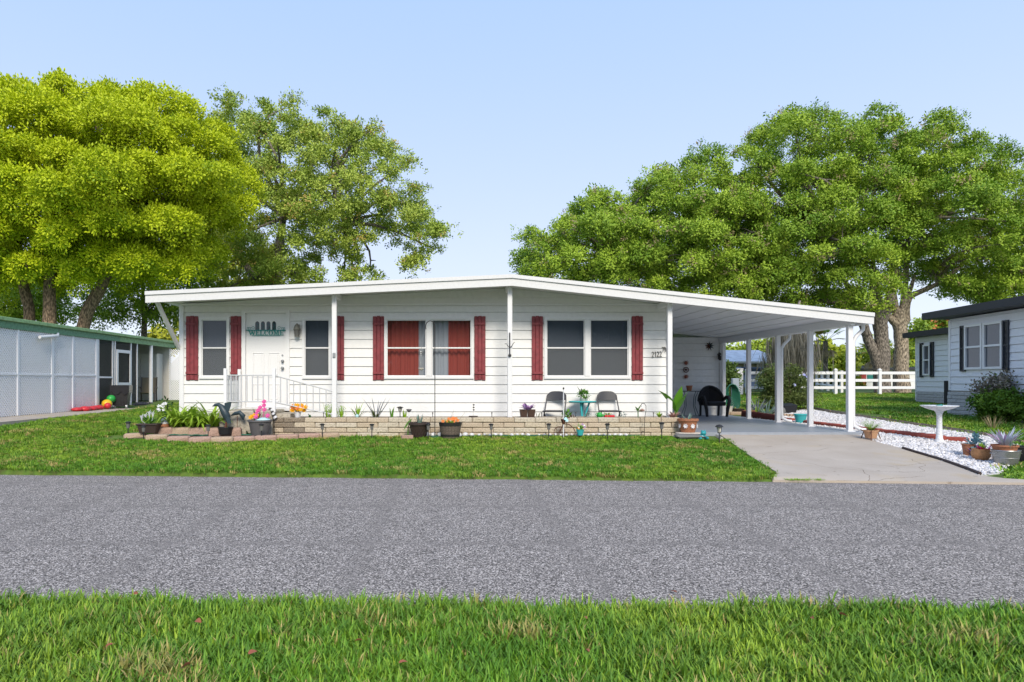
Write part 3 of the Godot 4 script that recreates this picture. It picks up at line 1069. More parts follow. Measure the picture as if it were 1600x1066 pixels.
func front_door(h: Node3D, q: Array) -> void:
	var r := hold("front_door", h)
	var st := mk()
	var z := ZW
	span(st, q[0], q[0] + 0.075, q[2], q[3], z - 0.05, z + 0.05)
	span(st, q[1] - 0.075, q[1], q[2], q[3], z - 0.05, z + 0.05)
	span(st, q[0] + 0.075, q[1] - 0.075, q[3] - 0.065, q[3], z - 0.05, z + 0.048)
	span(st, q[0], q[1], q[2] - 0.06, q[2], z - 0.05, z + 0.09)
	part("frame", st, M.white_trim, r)
	var xa: float = q[0] + 0.078
	var xb: float = q[1] - 0.078
	var ya: float = q[2] + 0.004
	var yb: float = q[3] - 0.068
	var c := (xa + xb) / 2.0
	st = mk()
	span(st, xa, xb, ya, yb - 0.37, z - 0.045, z - 0.005)
	span(st, xa, xb, yb - 0.17, yb, z - 0.045, z - 0.005)
	var edge := xa
	for k in 5:
		var x := c - 0.012 + (k - 1.5) * 0.118
		var stop: float = x - 0.042 if k < 4 else xb
		span(st, edge, stop, yb - 0.37, yb - 0.17, z - 0.045, z - 0.005)
		edge = x + 0.042
		if k < 4:
			for s in [-1, 1]:
				for i in 4:
					var p := []
					for j in [i, i + 1]: p.append(Vector3(x + s * 0.042 * cos(PI / 2 * j / 4.0), yb - 0.22 + 0.05 * sin(PI / 2 * j / 4.0), z - 0.006))
					face(st, [Vector3(x + s * 0.042, yb - 0.17, z - 0.006), p[0], p[1]], Vector3(x, yb - 0.3, z - 1.0))
	part("leaf", st, M.white_trim, r)
	# six moulded panels, raised
	for s in [-1, 1]:
		for p in [[0.12, 0.50], [0.64, 1.16], [1.28, 1.44]]:
			if p[0] > 1.2: continue
			st = mk()
			var w := 0.25
			var x: float = c + s * 0.165
			for e in [[x - w / 2, x - w / 2 + 0.022, p[0], p[1]], [x + w / 2 - 0.022, x + w / 2, p[0], p[1]], [x - w / 2 + 0.023, x + w / 2 - 0.023, p[0], p[0] + 0.022], [x - w / 2 + 0.023, x + w / 2 - 0.023, p[1] - 0.022, p[1]]]:
				cbox(st, Vector3((e[0] + e[1]) / 2, ya + (e[2] + e[3]) / 2, z + 0.001), Vector3(e[1] - e[0], e[3] - e[2], 0.014), 0.004)
			cbox(st, Vector3(x, ya + (p[0] + p[1]) / 2, z + 0.0), Vector3(w - 0.09, p[1] - p[0] - 0.09, 0.013), 0.005)
			part("panel", st, M.white_trim, r)
	# four small arched lights
	for k in 4:
		var x := c - 0.012 + (k - 1.5) * 0.118
		var poly := PackedVector2Array([Vector2(-0.042, 0), Vector2(0.042, 0)])
		for i in 9: poly.append(Vector2(0.042 * cos(PI * i / 8.0), 0.15 + 0.05 * sin(PI * i / 8.0)))
		st = mk()
		var cc := Vector2(0, 0.08)
		for i in poly.size():
			var a := poly[i]
			var b := poly[(i + 1) % poly.size()]
			tri(st, Vector3(x + cc.x, yb - 0.37 + cc.y, z - 0.012), Vector3(x + a.x, yb - 0.37 + a.y, z - 0.012), Vector3(x + b.x, yb - 0.37 + b.y, z - 0.012))
		part("pane", st, M.glass, r)
	for e in [[0.83, 0.032], [0.98, 0.028]]:
		st = mk()
		var o := Vector3(xb - 0.075, ya + e[0], z - 0.004)
		tube(st, [o, o + Vector3(0, 0, 0.03), o + Vector3(0, 0, 0.032), o + Vector3(0, 0, 0.06), o + Vector3(0, 0, 0.068)], [0.03, 0.03, 0.012, e[1], 0.015], 12)
		part("knob", st, M.grey_metal, r)
	st = mk()
	tube(st, [Vector3(xb - 0.08, ya + 1.1, z - 0.004), Vector3(xb - 0.08, ya + 1.1, z + 0.004)], 0.02, 10)
	part("lock_plate", st, M.grey_metal, r)

func porch() -> void:
	# landing in front of the door, steps down along the wall, and the metal railing
	var t := thing("porch_steps", "beige concrete front landing with thin white metal railing", "porch")
	var xl := wx(343, 13.35)
	var xr := wx(426, 13.35)
	var st := mk()
	cbox(st, Vector3((xl + xr) / 2, 0.43, -13.83), Vector3(xr - xl, 0.66, 1.04), 0.02)
	part("landing", st, M.porch_concrete, t)
	for i in 1:
		st = mk()
		cbox(st, Vector3(xr + 0.16 + 0.31 * i, 0.625 - 0.07 * i, -13.9), Vector3(0.31, 0.14, 0.85), 0.012)
		part("step", st, M.porch_concrete, t)
	var rail := hold("railing", t)
	var x0 := wx(352, 13.4)
	var x1 := wx(428, 13.4)
	var x2 := wx(519, 13.55)
	var zb := -14.3
	for p in [[x0, -13.4], [x0, zb], [x1, -13.4]]:
		st = mk()
		cbox(st, Vector3(p[0], 1.16, p[1]), Vector3(0.06, 0.86, 0.06), 0.005)
		part("post", st, M.vinyl_white, rail)
	st = mk()
	for y in [1.455, 0.94]:
		tube(st, [Vector3(x0, y, -13.4), Vector3(x1, y, -13.4)], 0.013, 6)
		tube(st, [Vector3(x0, y, -13.4), Vector3(x0, y, zb)], 0.013, 6)
	tube(st, [Vector3(x1, 1.455, -13.4), Vector3(x2, 1.14, -13.58)], 0.013, 6)
	tube(st, [Vector3(x1, 0.93, -13.4), Vector3(x2, 0.68, -13.58)], 0.013, 6)
	part("rail", st, M.rail_grey, rail)
	for i in range(1, 9):
		var x := lerpf(x0, x1, i / 9.0)
		st = mk()
		tube(st, [Vector3(x, 0.94, -13.4), Vector3(x, 1.455, -13.4)], 0.0105, 6)
		part("baluster", st, M.rail_grey, rail)
	for i in range(1, 9):
		var z := lerpf(-13.4, zb, i / 9.0)
		st = mk()
		tube(st, [Vector3(x0, 0.94, z), Vector3(x0, 1.455, z)], 0.0105, 6)
		part("baluster", st, M.rail_grey, rail)
	for i in range(1, 9):
		var f := i / 9.0
		st = mk()
		tube(st, [Vector3(lerpf(x1, x2, f), lerpf(0.93, 0.68, f), lerpf(-13.4, -13.58, f)), Vector3(lerpf(x1, x2, f), lerpf(1.455, 1.14, f), lerpf(-13.4, -13.58, f))], 0.0105, 6)
		part("baluster", st, M.rail_grey, rail)

func planter() -> void:
	# four courses of split-face blocks, soil and paving behind them
	var x0 := wx(425, 13.35) + 0.02
	var x1 := wx(1062, 13.35)
	var t := thing("block_planter", "low tan split-face block planter wall along the white home", "planter wall")
	var st := mk()
	span(st, x0 + 0.03, x1 - 0.05, 0.1, 0.61, -13.76, -13.42)
	part("soil", st, M.soil, t)
	st = mk()
	span(st, x0, x1 - 0.02, 0.1, 0.622, -13.44, -13.375)
	part("mortar", st, M.mortar, t)
	st = mk()
	span(st, x0 + 0.01, x1 - 0.11, 0.1, 0.625, -13.86, -13.762)
	part("back_kerb", st, M.mortar, t)
	st = mk()
	span(st, x0 + 0.4, x1 - 0.1, 0.1, 0.28, ZW + 0.03, -13.862)
	part("paving", st, M.porch_concrete, t)
	var meshes := []
	for k in 6:
		st = mk()
		cbox(st, Vector3(0, 0, 0), Vector3(0.402, 0.093, 0.13), 0.012, Basis(), 0.004)
		# a few broken bulges on the split face
		for b in 3:
			var c := Vector3(rng.randf_range(-0.15, 0.15), rng.randf_range(-0.025, 0.025), 0.06)
			ball(st, c, Vector3(rng.randf_range(0.03, 0.07), rng.randf_range(0.012, 0.022), rng.randf_range(0.006, 0.01)), 8)
		st.generate_normals()
		meshes.append(st.commit())
	for c in 4:
		var x := x0 + (0.0 if c % 2 == 0 else -0.205)
		while x < x1 - 0.02:
			var l := maxf(x, x0)
			var r := minf(x + 0.41, x1)
			if r - l > 0.06:
				var old: bool = (l + r) / 2.0 < wx(495, 13.35) and rng.randf() < 0.75
				again("block", meshes[rng.randi() % 6], M.block_old if old else [M.block_a, M.block_b, M.block_c][rng.randi() % 3], t, Vector3((l + r) / 2.0, 0.285 + 0.0985 * c, -13.40 + rng.randf_range(-0.006, 0.006)), Basis().scaled(Vector3((r - l - 0.008) / 0.402, 1, 1)))
			x += 0.41
	# the short return at the carport end
	for c in 4:
		again("block", meshes[c], M.block_a, t, Vector3(x1 - 0.06, 0.285 + 0.0985 * c, -13.68), Basis(Vector3.UP, PI / 2))
		again("block", meshes[c + 1], M.block_c, t, Vector3(x1 - 0.06, 0.285 + 0.0985 * c, -14.09), Basis(Vector3.UP, PI / 2))

# ------------------------------------------------------------------ trees
func edge_distance(poly: PackedVector2Array, p: Vector2) -> float:
	var best := 1e9
	for i in poly.size():
		best = minf(best, p.distance_to(Geometry2D.get_closest_point_to_segment(p, poly[i], poly[(i + 1) % poly.size()])))
	return best

func twig_mesh(n: int, reach: float, l: float, w: float) -> Mesh:
	# a spray of leaves, each two triangles folded along the middle
	var st := mk()
	for i in n:
		var d := Vector3(rng.randfn(), rng.randfn() * 0.6 + 0.25, rng.randfn()).normalized()
		var p := d * reach * rng.randf_range(0.15, 1.0)
		var e := (d + Vector3(rng.randfn(), rng.randfn(), rng.randfn()) * 0.7).normalized()
		var s := e.cross(Vector3(rng.randfn(), 1.5, rng.randfn())).normalized() * w * rng.randf_range(0.8, 1.2)
		var q := e * l * rng.randf_range(0.75, 1.25)
		var dip := e.cross(s).normalized() * w * 0.35
		quad(st, p, p + q * 0.5 + s + dip, p + q, p + q * 0.5 - s + dip)
	st.generate_normals()
	return st.commit()

func clumps_in(outline: Array, d: float, thick: float, r: float, n: int, seed_: int, sep := 0.6) -> Array:
	# ball-shaped clumps spread through a solid whose outline seen from the lane is given
	rng.seed = seed_
	var poly := PackedVector2Array()
	for p in outline: poly.append(Vector2(wx(p[0], d), wy(p[1], d)))
	var lo := poly[0]
	var hi := poly[0]
	for p in poly:
		lo = lo.min(p)
		hi = hi.max(p)
	var out := []
	var tries := 0
	while out.size() < n and tries < n * 60:
		tries += 1
		var p := Vector2(rng.randf_range(lo.x, hi.x), rng.randf_range(lo.y, hi.y))
		if not Geometry2D.is_point_in_polygon(p, poly): continue
		var e := edge_distance(poly, p)
		var rr := r * rng.randf_range(0.45, 1.3)
		if e < rr * 0.75: continue
		var h := thick * sqrt(clampf(e / (thick * 0.9), 0.0, 1.0))
		var zz := -d + h * (1.0 - pow(rng.randf(), 1.6) * 2.0) * 1.0
		var pull := 1.0 - 0.9 * maxf(0.0, zz + d) / d          # domed: what bulges towards the lane sits lower and closer in
		var c := Vector3(p.x * pull, EYE + (p.y - EYE) * pull, zz)
		var clear := true
		for o in out:
			if c.distance_to(o[0]) < (rr + o[1]) * sep: clear = false
		if clear or tries > n * 40: out.append([c, rr])
	return out

func crown(parent: Node3D, clumps: Array, mesh: Mesh, m: Material, per: float, size: float, colors: Array, flat := 0.8, shell := 0.55, loose := 0.3) -> void:
	var where := []
	var tint := []
	for c in clumps:
		var r: float = c[1]
		var tone := rng.randf()
		var form := Vector3(rng.randf_range(0.75, 1.3), flat * rng.randf_range(0.75, 1.2), rng.randf_range(0.75, 1.3))
		for i in int(per * r * r):
			var dir := Vector3(rng.randfn(), rng.randfn(), rng.randfn()).normalized()
			if dir.y < -0.25 and rng.randf() < 0.75: dir.y = -dir.y
			var rad := r * lerpf(pow(rng.randf(), 0.4), 1.0, shell * rng.randf()) * (1.0 + loose * rng.randfn())
			var p: Vector3 = c[0] + dir * rad * form
			var up := (dir + Vector3(0, 0.5, 0) + Vector3(rng.randfn(), rng.randfn(), rng.randfn()) * 0.35).normalized()
			var a := up.cross(Vector3(rng.randfn(), rng.randfn(), rng.randfn())).normalized()
			var s := size * rng.randf_range(0.7, 1.25)
			where.append(Transform3D(Basis(a, up, a.cross(up)).scaled(Vector3.ONE * s), p - parent.position))
			var f := clampf(0.5 * tone + 0.5 * rng.randf() + rng.randfn() * 0.12, 0.0, 1.0)
			var k: Color = colors[0].lerp(colors[1], f)
			if colors.size() > 2 and rng.randf() < 0.04: k = colors[2]
			tint.append(k)
	scatter("crown", "", mesh, m, where, tint, parent)

func limb(st: SurfaceTool, a: Vector3, b: Vector3, r0: float, r1: float, bend := 0.12, n := 7) -> Array:
	var pts := []
	var rad := []
	var off := Vector3(rng.randfn(), rng.randf_range(0.2, 1.0), rng.randfn()) * bend * a.distance_to(b)
	for i in 6:
		var t := i / 5.0
		pts.append(a.lerp(b, t) + off * sin(PI * t) + Vector3(rng.randfn(), rng.randfn(), rng.randfn()) * r0 * 0.15)
		rad.append(lerpf(r0, r1, t))
	pts[0] = a
	pts[5] = b
	tube(st, pts, rad, n)
	return pts

func stem(parent: Node3D, line: Array, rad: Array, m: Material, flare := 1.5) -> void:
	# a trunk along photograph-measured points, made finer and a little crooked
	var pts := []
	var rs := []
	for i in line.size() - 1:
		for k in 4:
			var t := k / 4.0
			pts.append(line[i].lerp(line[i + 1], t) - parent.position + Vector3(rng.randfn(), 0, rng.randfn()) * rad[i] * 0.07)
			rs.append(lerpf(rad[i], rad[i + 1], t) * rng.randf_range(0.95, 1.06))
	pts.append(line[-1] - parent.position)
	rs.append(rad[-1])
	rs[0] *= flare
	rs[1] *= lerpf(1.0, flare, 0.35)
	var st := mk()
	tube(st, pts, rs, 14)
	part("trunk", st, m, parent)

func limbs(parent: Node3D, clumps: Array, forks: Array, every: int, r0: float, m: Material) -> void:
	var i := 0
	for c in clumps:
		i += 1
		if i % every: continue
		var from: Vector3 = forks[0]
		for f in forks:
			if c[0].distance_to(f) < c[0].distance_to(from): from = f
		var st := mk()
		var pts := limb(st, from - parent.position, c[0] - parent.position, r0 * rng.randf_range(0.6, 1.1), r0 * 0.22)
		for k in 3:
			var a: Vector3 = pts[2 + k]
			limb(st, a, a + Vector3(rng.randfn(), rng.randfn() * 0.5 + 0.3, rng.randfn()).normalized() * c[1] * 1.1, r0 * 0.25, r0 * 0.06, 0.1, 5)
		part("limb", st, m, parent)

func garden_trees() -> void:
	rng.seed = 101
	var fine := twig_mesh(16, 0.20, 0.115, 0.032)
	var broad := twig_mesh(15, 0.25, 0.14, 0.042)
	var far := twig_mesh(12, 0.5, 0.36, 0.12)
	# 1 the dense yellow-green tree behind the lattice house
	var d := 30.0
	var t := thing("yellow_green_tree", "dense rounded yellow-green tree towering behind the lattice-walled house", "tree", gp(95, d))
	var g := gy(wx(95, d), -d)
	var cl := clumps_in([[-120, 190], [-60, 140], [10, 120], [90, 118], [170, 130], [240, 132], [300, 148], [345, 190], [375, 240], [388, 280], [372, 340], [330, 360], [345, 405], [300, 445], [190, 455], [100, 475], [30, 450], [-60, 470], [-130, 380]], d, 5.2, 1.15, 230, 7, 0.76)
	crown(t, cl, fine, M.leaf_yellow, 250.0, 1.0, [Color(0.375, 0.47, 0.013), Color(0.60, 0.68, 0.02), Color(0.24, 0.36, 0.016)], 0.78, 0.92, 0.07)
	var trunks := [[[at(52, 540, d), at(45, 480, d), at(30, 420, d), at(28, 340, d)], [0.27, 0.23, 0.2, 0.12]], [[at(80, 540, d - 0.6), at(76, 480, d - 0.6), at(78, 400, d - 0.4), at(84, 300, d)], [0.3, 0.27, 0.22, 0.12]], [[at(112, 545, d + 0.3), at(135, 490, d), at(163, 435, d), at(196, 350, d)], [0.3, 0.27, 0.23, 0.13]]]
	for q in trunks:
		q[0][0].y = g - 0.3
		stem(t, q[0], q[1], M.bark_warm, 1.4)
	limbs(t, cl, [trunks[0][0][2], trunks[1][0][2], trunks[2][0][2], trunks[2][0][3]], 6, 0.15, M.bark_warm)
	# 2 the loose tree beyond it
	d = 40.0
	t = thing("camphor_tree", "loose olive-green tree with spreading boughs rising above the white roof", "tree", gp(440, d))
	cl = clumps_in([[318, 165], [345, 142], [400, 140], [450, 142], [505, 165], [560, 166], [612, 172], [622, 215], [655, 262], [692, 312], [712, 365], [690, 395], [648, 438], [622, 430], [622, 398], [600, 375], [585, 400], [620, 455], [570, 490], [420, 480], [300, 470], [290, 300]], d, 4.6, 0.8, 260, 9, 0.80)
	crown(t, cl, broad, M.leaf, 95.0, 1.0, [Color(0.20, 0.31, 0.04), Color(0.50, 0.58, 0.10), Color(0.50, 0.36, 0.10)], 0.8, 0.35, 0.38)
	var fork := at(430, 420, d)
	stem(t, [gp(440, d, -0.3), at(438, 520, d), fork, at(445, 330, d)], [0.5, 0.42, 0.34, 0.15], M.bark_grey)
	stem(t, [at(436, 500, d), at(400, 440, d + 1), at(350, 360, d + 1)], [0.3, 0.22, 0.1], M.bark_grey, 1.0)
	limbs(t, cl, [fork, at(445, 340, d), at(352, 362, d + 1), at(540, 350, d)], 5, 0.17, M.bark_grey)
	# 3 oak behind the roof
	d = 36.0
	t = thing("oak_tree", "green oak rising behind the carport roof slope, lower than its neighbours", "tree", gp(1040, d))
	cl = clumps_in([[800, 415], [808, 368], [835, 348], [868, 350], [885, 316], [930, 294], [985, 300], [1000, 268], [1060, 252], [1095, 226], [1130, 226], [1160, 262], [1195, 330], [1235, 400], [1225, 500], [1100, 500], [950, 480], [800, 470]], d, 5.0, 1.05, 190, 11, 0.84)
	crown(t, cl, broad, M.leaf, 140.0, 0.88, [Color(0.145, 0.275, 0.026), Color(0.42, 0.56, 0.055), Color(0.34, 0.28, 0.14)], 0.72, 0.75, 0.22)
	fork = at(1040, 440, d)
	stem(t, [gp(1040, d, -0.3), at(1040, 520, d), fork], [0.5, 0.42, 0.3], M.bark_grey)
	limbs(t, cl, [fork, at(960, 400, d), at(1130, 380, d)], 6, 0.16, M.bark_grey)
	# 4, 5 the two oaks beyond the rail fence
	d = 36.5
	t = thing("oak_tree", "tall oak with forked grey trunk standing just behind the rail fence", "tree", gp(1383, d))
	cl = clumps_in([[1158, 270], [1162, 212], [1200, 176], [1250, 154], [1300, 168], [1335, 196], [1370, 160], [1420, 172], [1445, 260], [1440, 390], [1395, 500], [1340, 515], [1290, 500], [1230, 520], [1178, 505], [1150, 380]], d, 5.0, 1.05, 170, 13, 0.86)
	crown(t, cl, broad, M.leaf, 140.0, 0.88, [Color(0.145, 0.275, 0.026), Color(0.42, 0.56, 0.055), Color(0.34, 0.28, 0.14)], 0.72, 0.75, 0.22)
	var f1 := at(1374, 448, d)
	stem(t, [gp(1379, d, -0.3), at(1379, 560, d), at(1376, 505, d), at(1392, 462, d), at(1400, 420, d)], [0.40, 0.36, 0.33, 0.24, 0.14], M.bark_grey, 1.2)
	stem(t, [at(1379, 592, d), at(1368, 558, d), at(1359, 536, d), at(1350, 512, d), at(1337, 475, d), at(1315, 425, d)], [0.22, 0.26, 0.25, 0.22, 0.18, 0.1], M.bark_grey, 1.0)
	stem(t, [at(1377, 515, d), at(1368, 460, d), at(1365, 420, d)], [0.34, 0.28, 0.16], M.bark_grey, 1.0)
	limbs(t, cl, [at(1366, 425, d), at(1400, 425, d), at(1337, 475, d), at(1300, 380, d)], 5, 0.17, M.bark_grey)
	d = 37.5
	t = thing("oak_tree", "pale-barked oak with several rising limbs beside the navy-shuttered house", "tree", gp(1407, d))
	cl = clumps_in([[1400, 230], [1430, 180], [1470, 172], [1510, 190], [1550, 212], [1600, 232], [1660, 280], [1700, 350], [1680, 430], [1610, 492], [1540, 498], [1500, 466], [1450, 440], [1410, 450], [1390, 330]], d, 5.0, 1.05, 150, 17, 0.86)
	cl += clumps_in([[1480, 430], [1600, 425], [1605, 465], [1560, 458], [1520, 470], [1480, 450]], d - 2.0, 1.6, 0.6, 14, 18)
	crown(t, cl, broad, M.leaf, 140.0, 0.88, [Color(0.145, 0.275, 0.026), Color(0.42, 0.56, 0.055), Color(0.34, 0.28, 0.14)], 0.72, 0.75, 0.22)
	stem(t, [gp(1410, d, -0.3), at(1409, 560, d), at(1407, 515, d), at(1404, 485, d)], [0.38, 0.35, 0.34, 0.28], M.bark_pale, 1.2)
	for q in [[[1404, 512], [1412, 480], [1424, 462], [1470, 442], [1520, 400]], [[1404, 508], [1413, 470], [1416, 430], [1420, 360]], [[1402, 500], [1398, 470], [1392, 440], [1400, 380]], [[1405, 515], [1417, 500], [1418, 465], [1430, 430]], [[1400, 505], [1386, 492], [1370, 470]]]:
		var pts := []
		var rr := []
		for i in q.size():
			pts.append(at(q[i][0], q[i][1], d))
			rr.append(lerpf(0.22, 0.08, float(i) / (q.size() - 1)))
		stem(t, pts, rr, M.bark_pale, 1.1)
	limbs(t, cl, [at(1470, 442, d), at(1420, 365, d), at(1400, 385, d), at(1560, 380, d)], 5, 0.15, M.bark_pale)
	# spanish moss on a low bough beside the carport
	d = 31.0
	t = thing("moss_bough", "low drooping bough hung with grey moss seen between carport posts", "moss", gp(1240, d))
	var st := mk()
	tube(st, [gp(1243, d, -0.2) - t.position, at(1243, 540, d) - t.position, at(1238, 500, d) - t.position, at(1250, 470, d) - t.position], [0.16, 0.13, 0.1, 0.05], 8)
	part("trunk", st, M.bark_grey, t)
	st = mk()
	for i in 1700:
		var px := 1236.0 + rng.randfn() * 17.0
		var p := at(px, 503.0 + rng.randf() * 34.0 + absf(px - 1238) * 0.5, d + rng.randfn() * 0.7) - t.position
		blade(st, p, Vector3(rng.randfn() * 0.2, -1, rng.randfn() * 0.2), rng.randf_range(0.7, 1.9), rng.randf_range(0.008, 0.024), 0.3, 3, 0.2)
	part("moss_strand", st, M.moss_leaf, t)
	# understory and the far line of trees
	far_tree("dark_tree", "dark shady tree behind the trunks of the yellow-green tree", [[110, 400], [220, 390], [330, 400], [335, 500], [240, 520], [110, 510]], 38.0, 3.0, 0.9, 95, broad, 46.0, [Color(0.145, 0.275, 0.026), Color(0.42, 0.56, 0.055)], 19, M.bark_grey)
	far_tree("dark_tree", "dark leafy thicket closing the view under the yellow-green crown", [[-60, 400], [110, 410], [115, 515], [-60, 515]], 39.0, 3.0, 0.9, 80, broad, 60.0, [Color(0.145, 0.275, 0.026), Color(0.42, 0.56, 0.055)], 23, M.bark_grey)
	far_tree("far_tree", "yellowish far tree showing below the boughs beside the roof strut", [[225, 505], [285, 495], [300, 560], [220, 560]], 58.0, 2.0, 1.0, 14, far, 20.0, [Color(0.32, 0.352, 0.032), Color(0.544, 0.528, 0.048)], 29, M.bark_grey)
	far_tree("far_tree", "sunlit yellow-green tree showing over the roof below the loose tree", [[310, 400], [420, 390], [440, 470], [300, 470]], 60.0, 3.0, 1.3, 24, far, 14.0, [Color(0.32, 0.368, 0.048), Color(0.544, 0.56, 0.08)], 31, M.bark_grey)
	far_tree("far_tree", "bright green tree standing behind the white-roofed house", [[1120, 548], [1150, 535], [1175, 522], [1215, 525], [1240, 550], [1235, 580], [1120, 580]], 66.0, 3.0, 1.2, 34, far, 22.0, [Color(0.208, 0.32, 0.032), Color(0.448, 0.528, 0.048)], 37, M.bark_grey)
	far_tree("far_tree", "round yellow-green tree behind the rail fence between two carport posts", [[1262, 548], [1280, 530], [1310, 540], [1325, 535], [1340, 545], [1350, 610], [1260, 610]], 55.0, 2.5, 0.9, 50, far, 30.0, [Color(0.192, 0.304, 0.032), Color(0.512, 0.544, 0.048), Color(0.672, 0.48, 0.16)], 41, M.bark_grey)
	far_tree("far_tree", "green tree filling the gap around the forked oak trunk", [[1340, 548], [1362, 538], [1400, 540], [1440, 535], [1440, 610], [1340, 610]], 58.0, 2.5, 1.0, 44, far, 30.0, [Color(0.16, 0.272, 0.032), Color(0.416, 0.48, 0.048)], 43, M.bark_grey)
	far_tree("far_tree", "green tree with orange blossom patches rising above the dark roof", [[1415, 515], [1440, 492], [1475, 488], [1500, 500], [1520, 560], [1415, 590]], 62.0, 2.5, 1.0, 44, far, 30.0, [Color(0.144, 0.256, 0.032), Color(0.352, 0.448, 0.048), Color(0.75, 0.256, 0.096)], 47, M.bark_grey)
	far_tree("far_tree", "low dark shrub beside the corner of the storage wall", [[1128, 568], [1144, 570], [1150, 592], [1150, 630], [1128, 630]], 27.0, 0.6, 0.3, 34, fine, 260.0, [Color(0.048, 0.096, 0.0192), Color(0.144, 0.208, 0.048), Color(0.75, 0.56, 0.56)], 53, M.bark_grey)
	for q in [[1290, 47.0, 533, "cabbage palm with golden fronds behind the rail fence"], [1368, 52.0, 552, "small palm with dry skirt fronds beside the forked trunk"], [1399, 50.0, 548, "palm with tan dead fronds between the two oak trunks"]]: palm(q[0], q[1], q[2], q[3])

func far_tree(nm: String, label: String, outline: Array, d: float, thick: float, r: float, n: int, mesh: Mesh, per: float, colors: Array, seed_: int, bark: Material) -> void:
	var cl := clumps_in(outline, d, thick, r, n, seed_)
	var cx := 0.0
	var top := 9999.0
	for p in outline:
		cx += p[0] / outline.size()
		top = minf(top, p[1])
	var t := thing(nm, label, "tree", gp(cx, d), 0.0, "trees standing beyond the yards")
	crown(t, cl, mesh, M.leaf, per, 1.0, colors, 0.85, 0.4)
	stem(t, [gp(cx, d, -0.2), at(cx + 4, (595 + top) / 2.0, d), at(cx, top + 20, d)], [0.2, 0.14, 0.06], bark)
	limbs(t, cl, [at(cx + 4, (595 + top) / 2.0, d)], 7, 0.07, bark)

func palm(px: float, d: float, py: float, label: String) -> void:
	var t := thing("palm_tree", label, "palm", gp(px, d), 0.0, "palms beyond the rail fence")
	var top := at(px, py, d) - t.position
	var st := mk()
	tube(st, [Vector3(0, -0.2, 0), top * 0.5, top], [0.18, 0.15, 0.15], 10)
	part("trunk", st, M.bark_grey, t)
	for k in 26:
		var a := rng.randf() * TAU
		var dead := k >= 15
		var dir := Vector3(cos(a), -1.6 if dead else rng.randf_range(0.0, 1.4), sin(a))
		st = mk()
		var tip := top + dir.normalized() * 0.75
		tube(st, [top, tip], 0.015, 4)
		for j in 13:
			var f := (j - 6) / 6.0 * 1.25
			blade(st, tip, dir.normalized().rotated(dir.cross(Vector3.UP).cross(dir).normalized() if absf(dir.normalized().y) < 0.98 else Vector3.RIGHT, f), 0.75, 0.035, 0.6, 3, 0.3)
		part("frond", st, M.dry_leaf if dead else [M.green_bright, M.frond_gold][k % 2], t)

func lane_trees() -> void:
	# across the lane, behind the camera: a dark tree row that the window panes mirror
	rng.seed = 77
	var mesh := twig_mesh(12, 0.5, 0.34, 0.12)
	for q in [[-9.0, 25.0, "tree across the lane mirrored in the narrow windows"], [-1.5, 24.0, "tree across the lane mirrored in the red-curtained window"], [6.0, 26.0, "tree across the lane mirrored in the wide dark window"], [14.0, 25.0, "tree across the lane mirrored towards the carport"]]:
		var t := thing("lane_tree", "dark broad " + q[2], "tree", Vector3(q[0], gy(q[0], q[1]), q[1]), 0.0, "trees across the lane")
		var cl := []
		for i in 38: cl.append([t.position + Vector3(rng.randf_range(-4.2, 4.2), rng.randf_range(0.8, 7.0), rng.randf_range(-1.6, 1.6)), rng.randf_range(1.0, 1.5)])
		crown(t, cl, mesh, M.leaf, 34.0, 1.0, [Color(0.06, 0.11, 0.015), Color(0.14, 0.19, 0.03)], 0.9, 0.4)
		var st := mk()
		tube(st, [Vector3(0, -0.2, 0), Vector3(0.1, 3.0, 0), Vector3(0, 5.0, 0)], [0.3, 0.22, 0.1], 10)
		part("trunk", st, M.bark_grey, t)

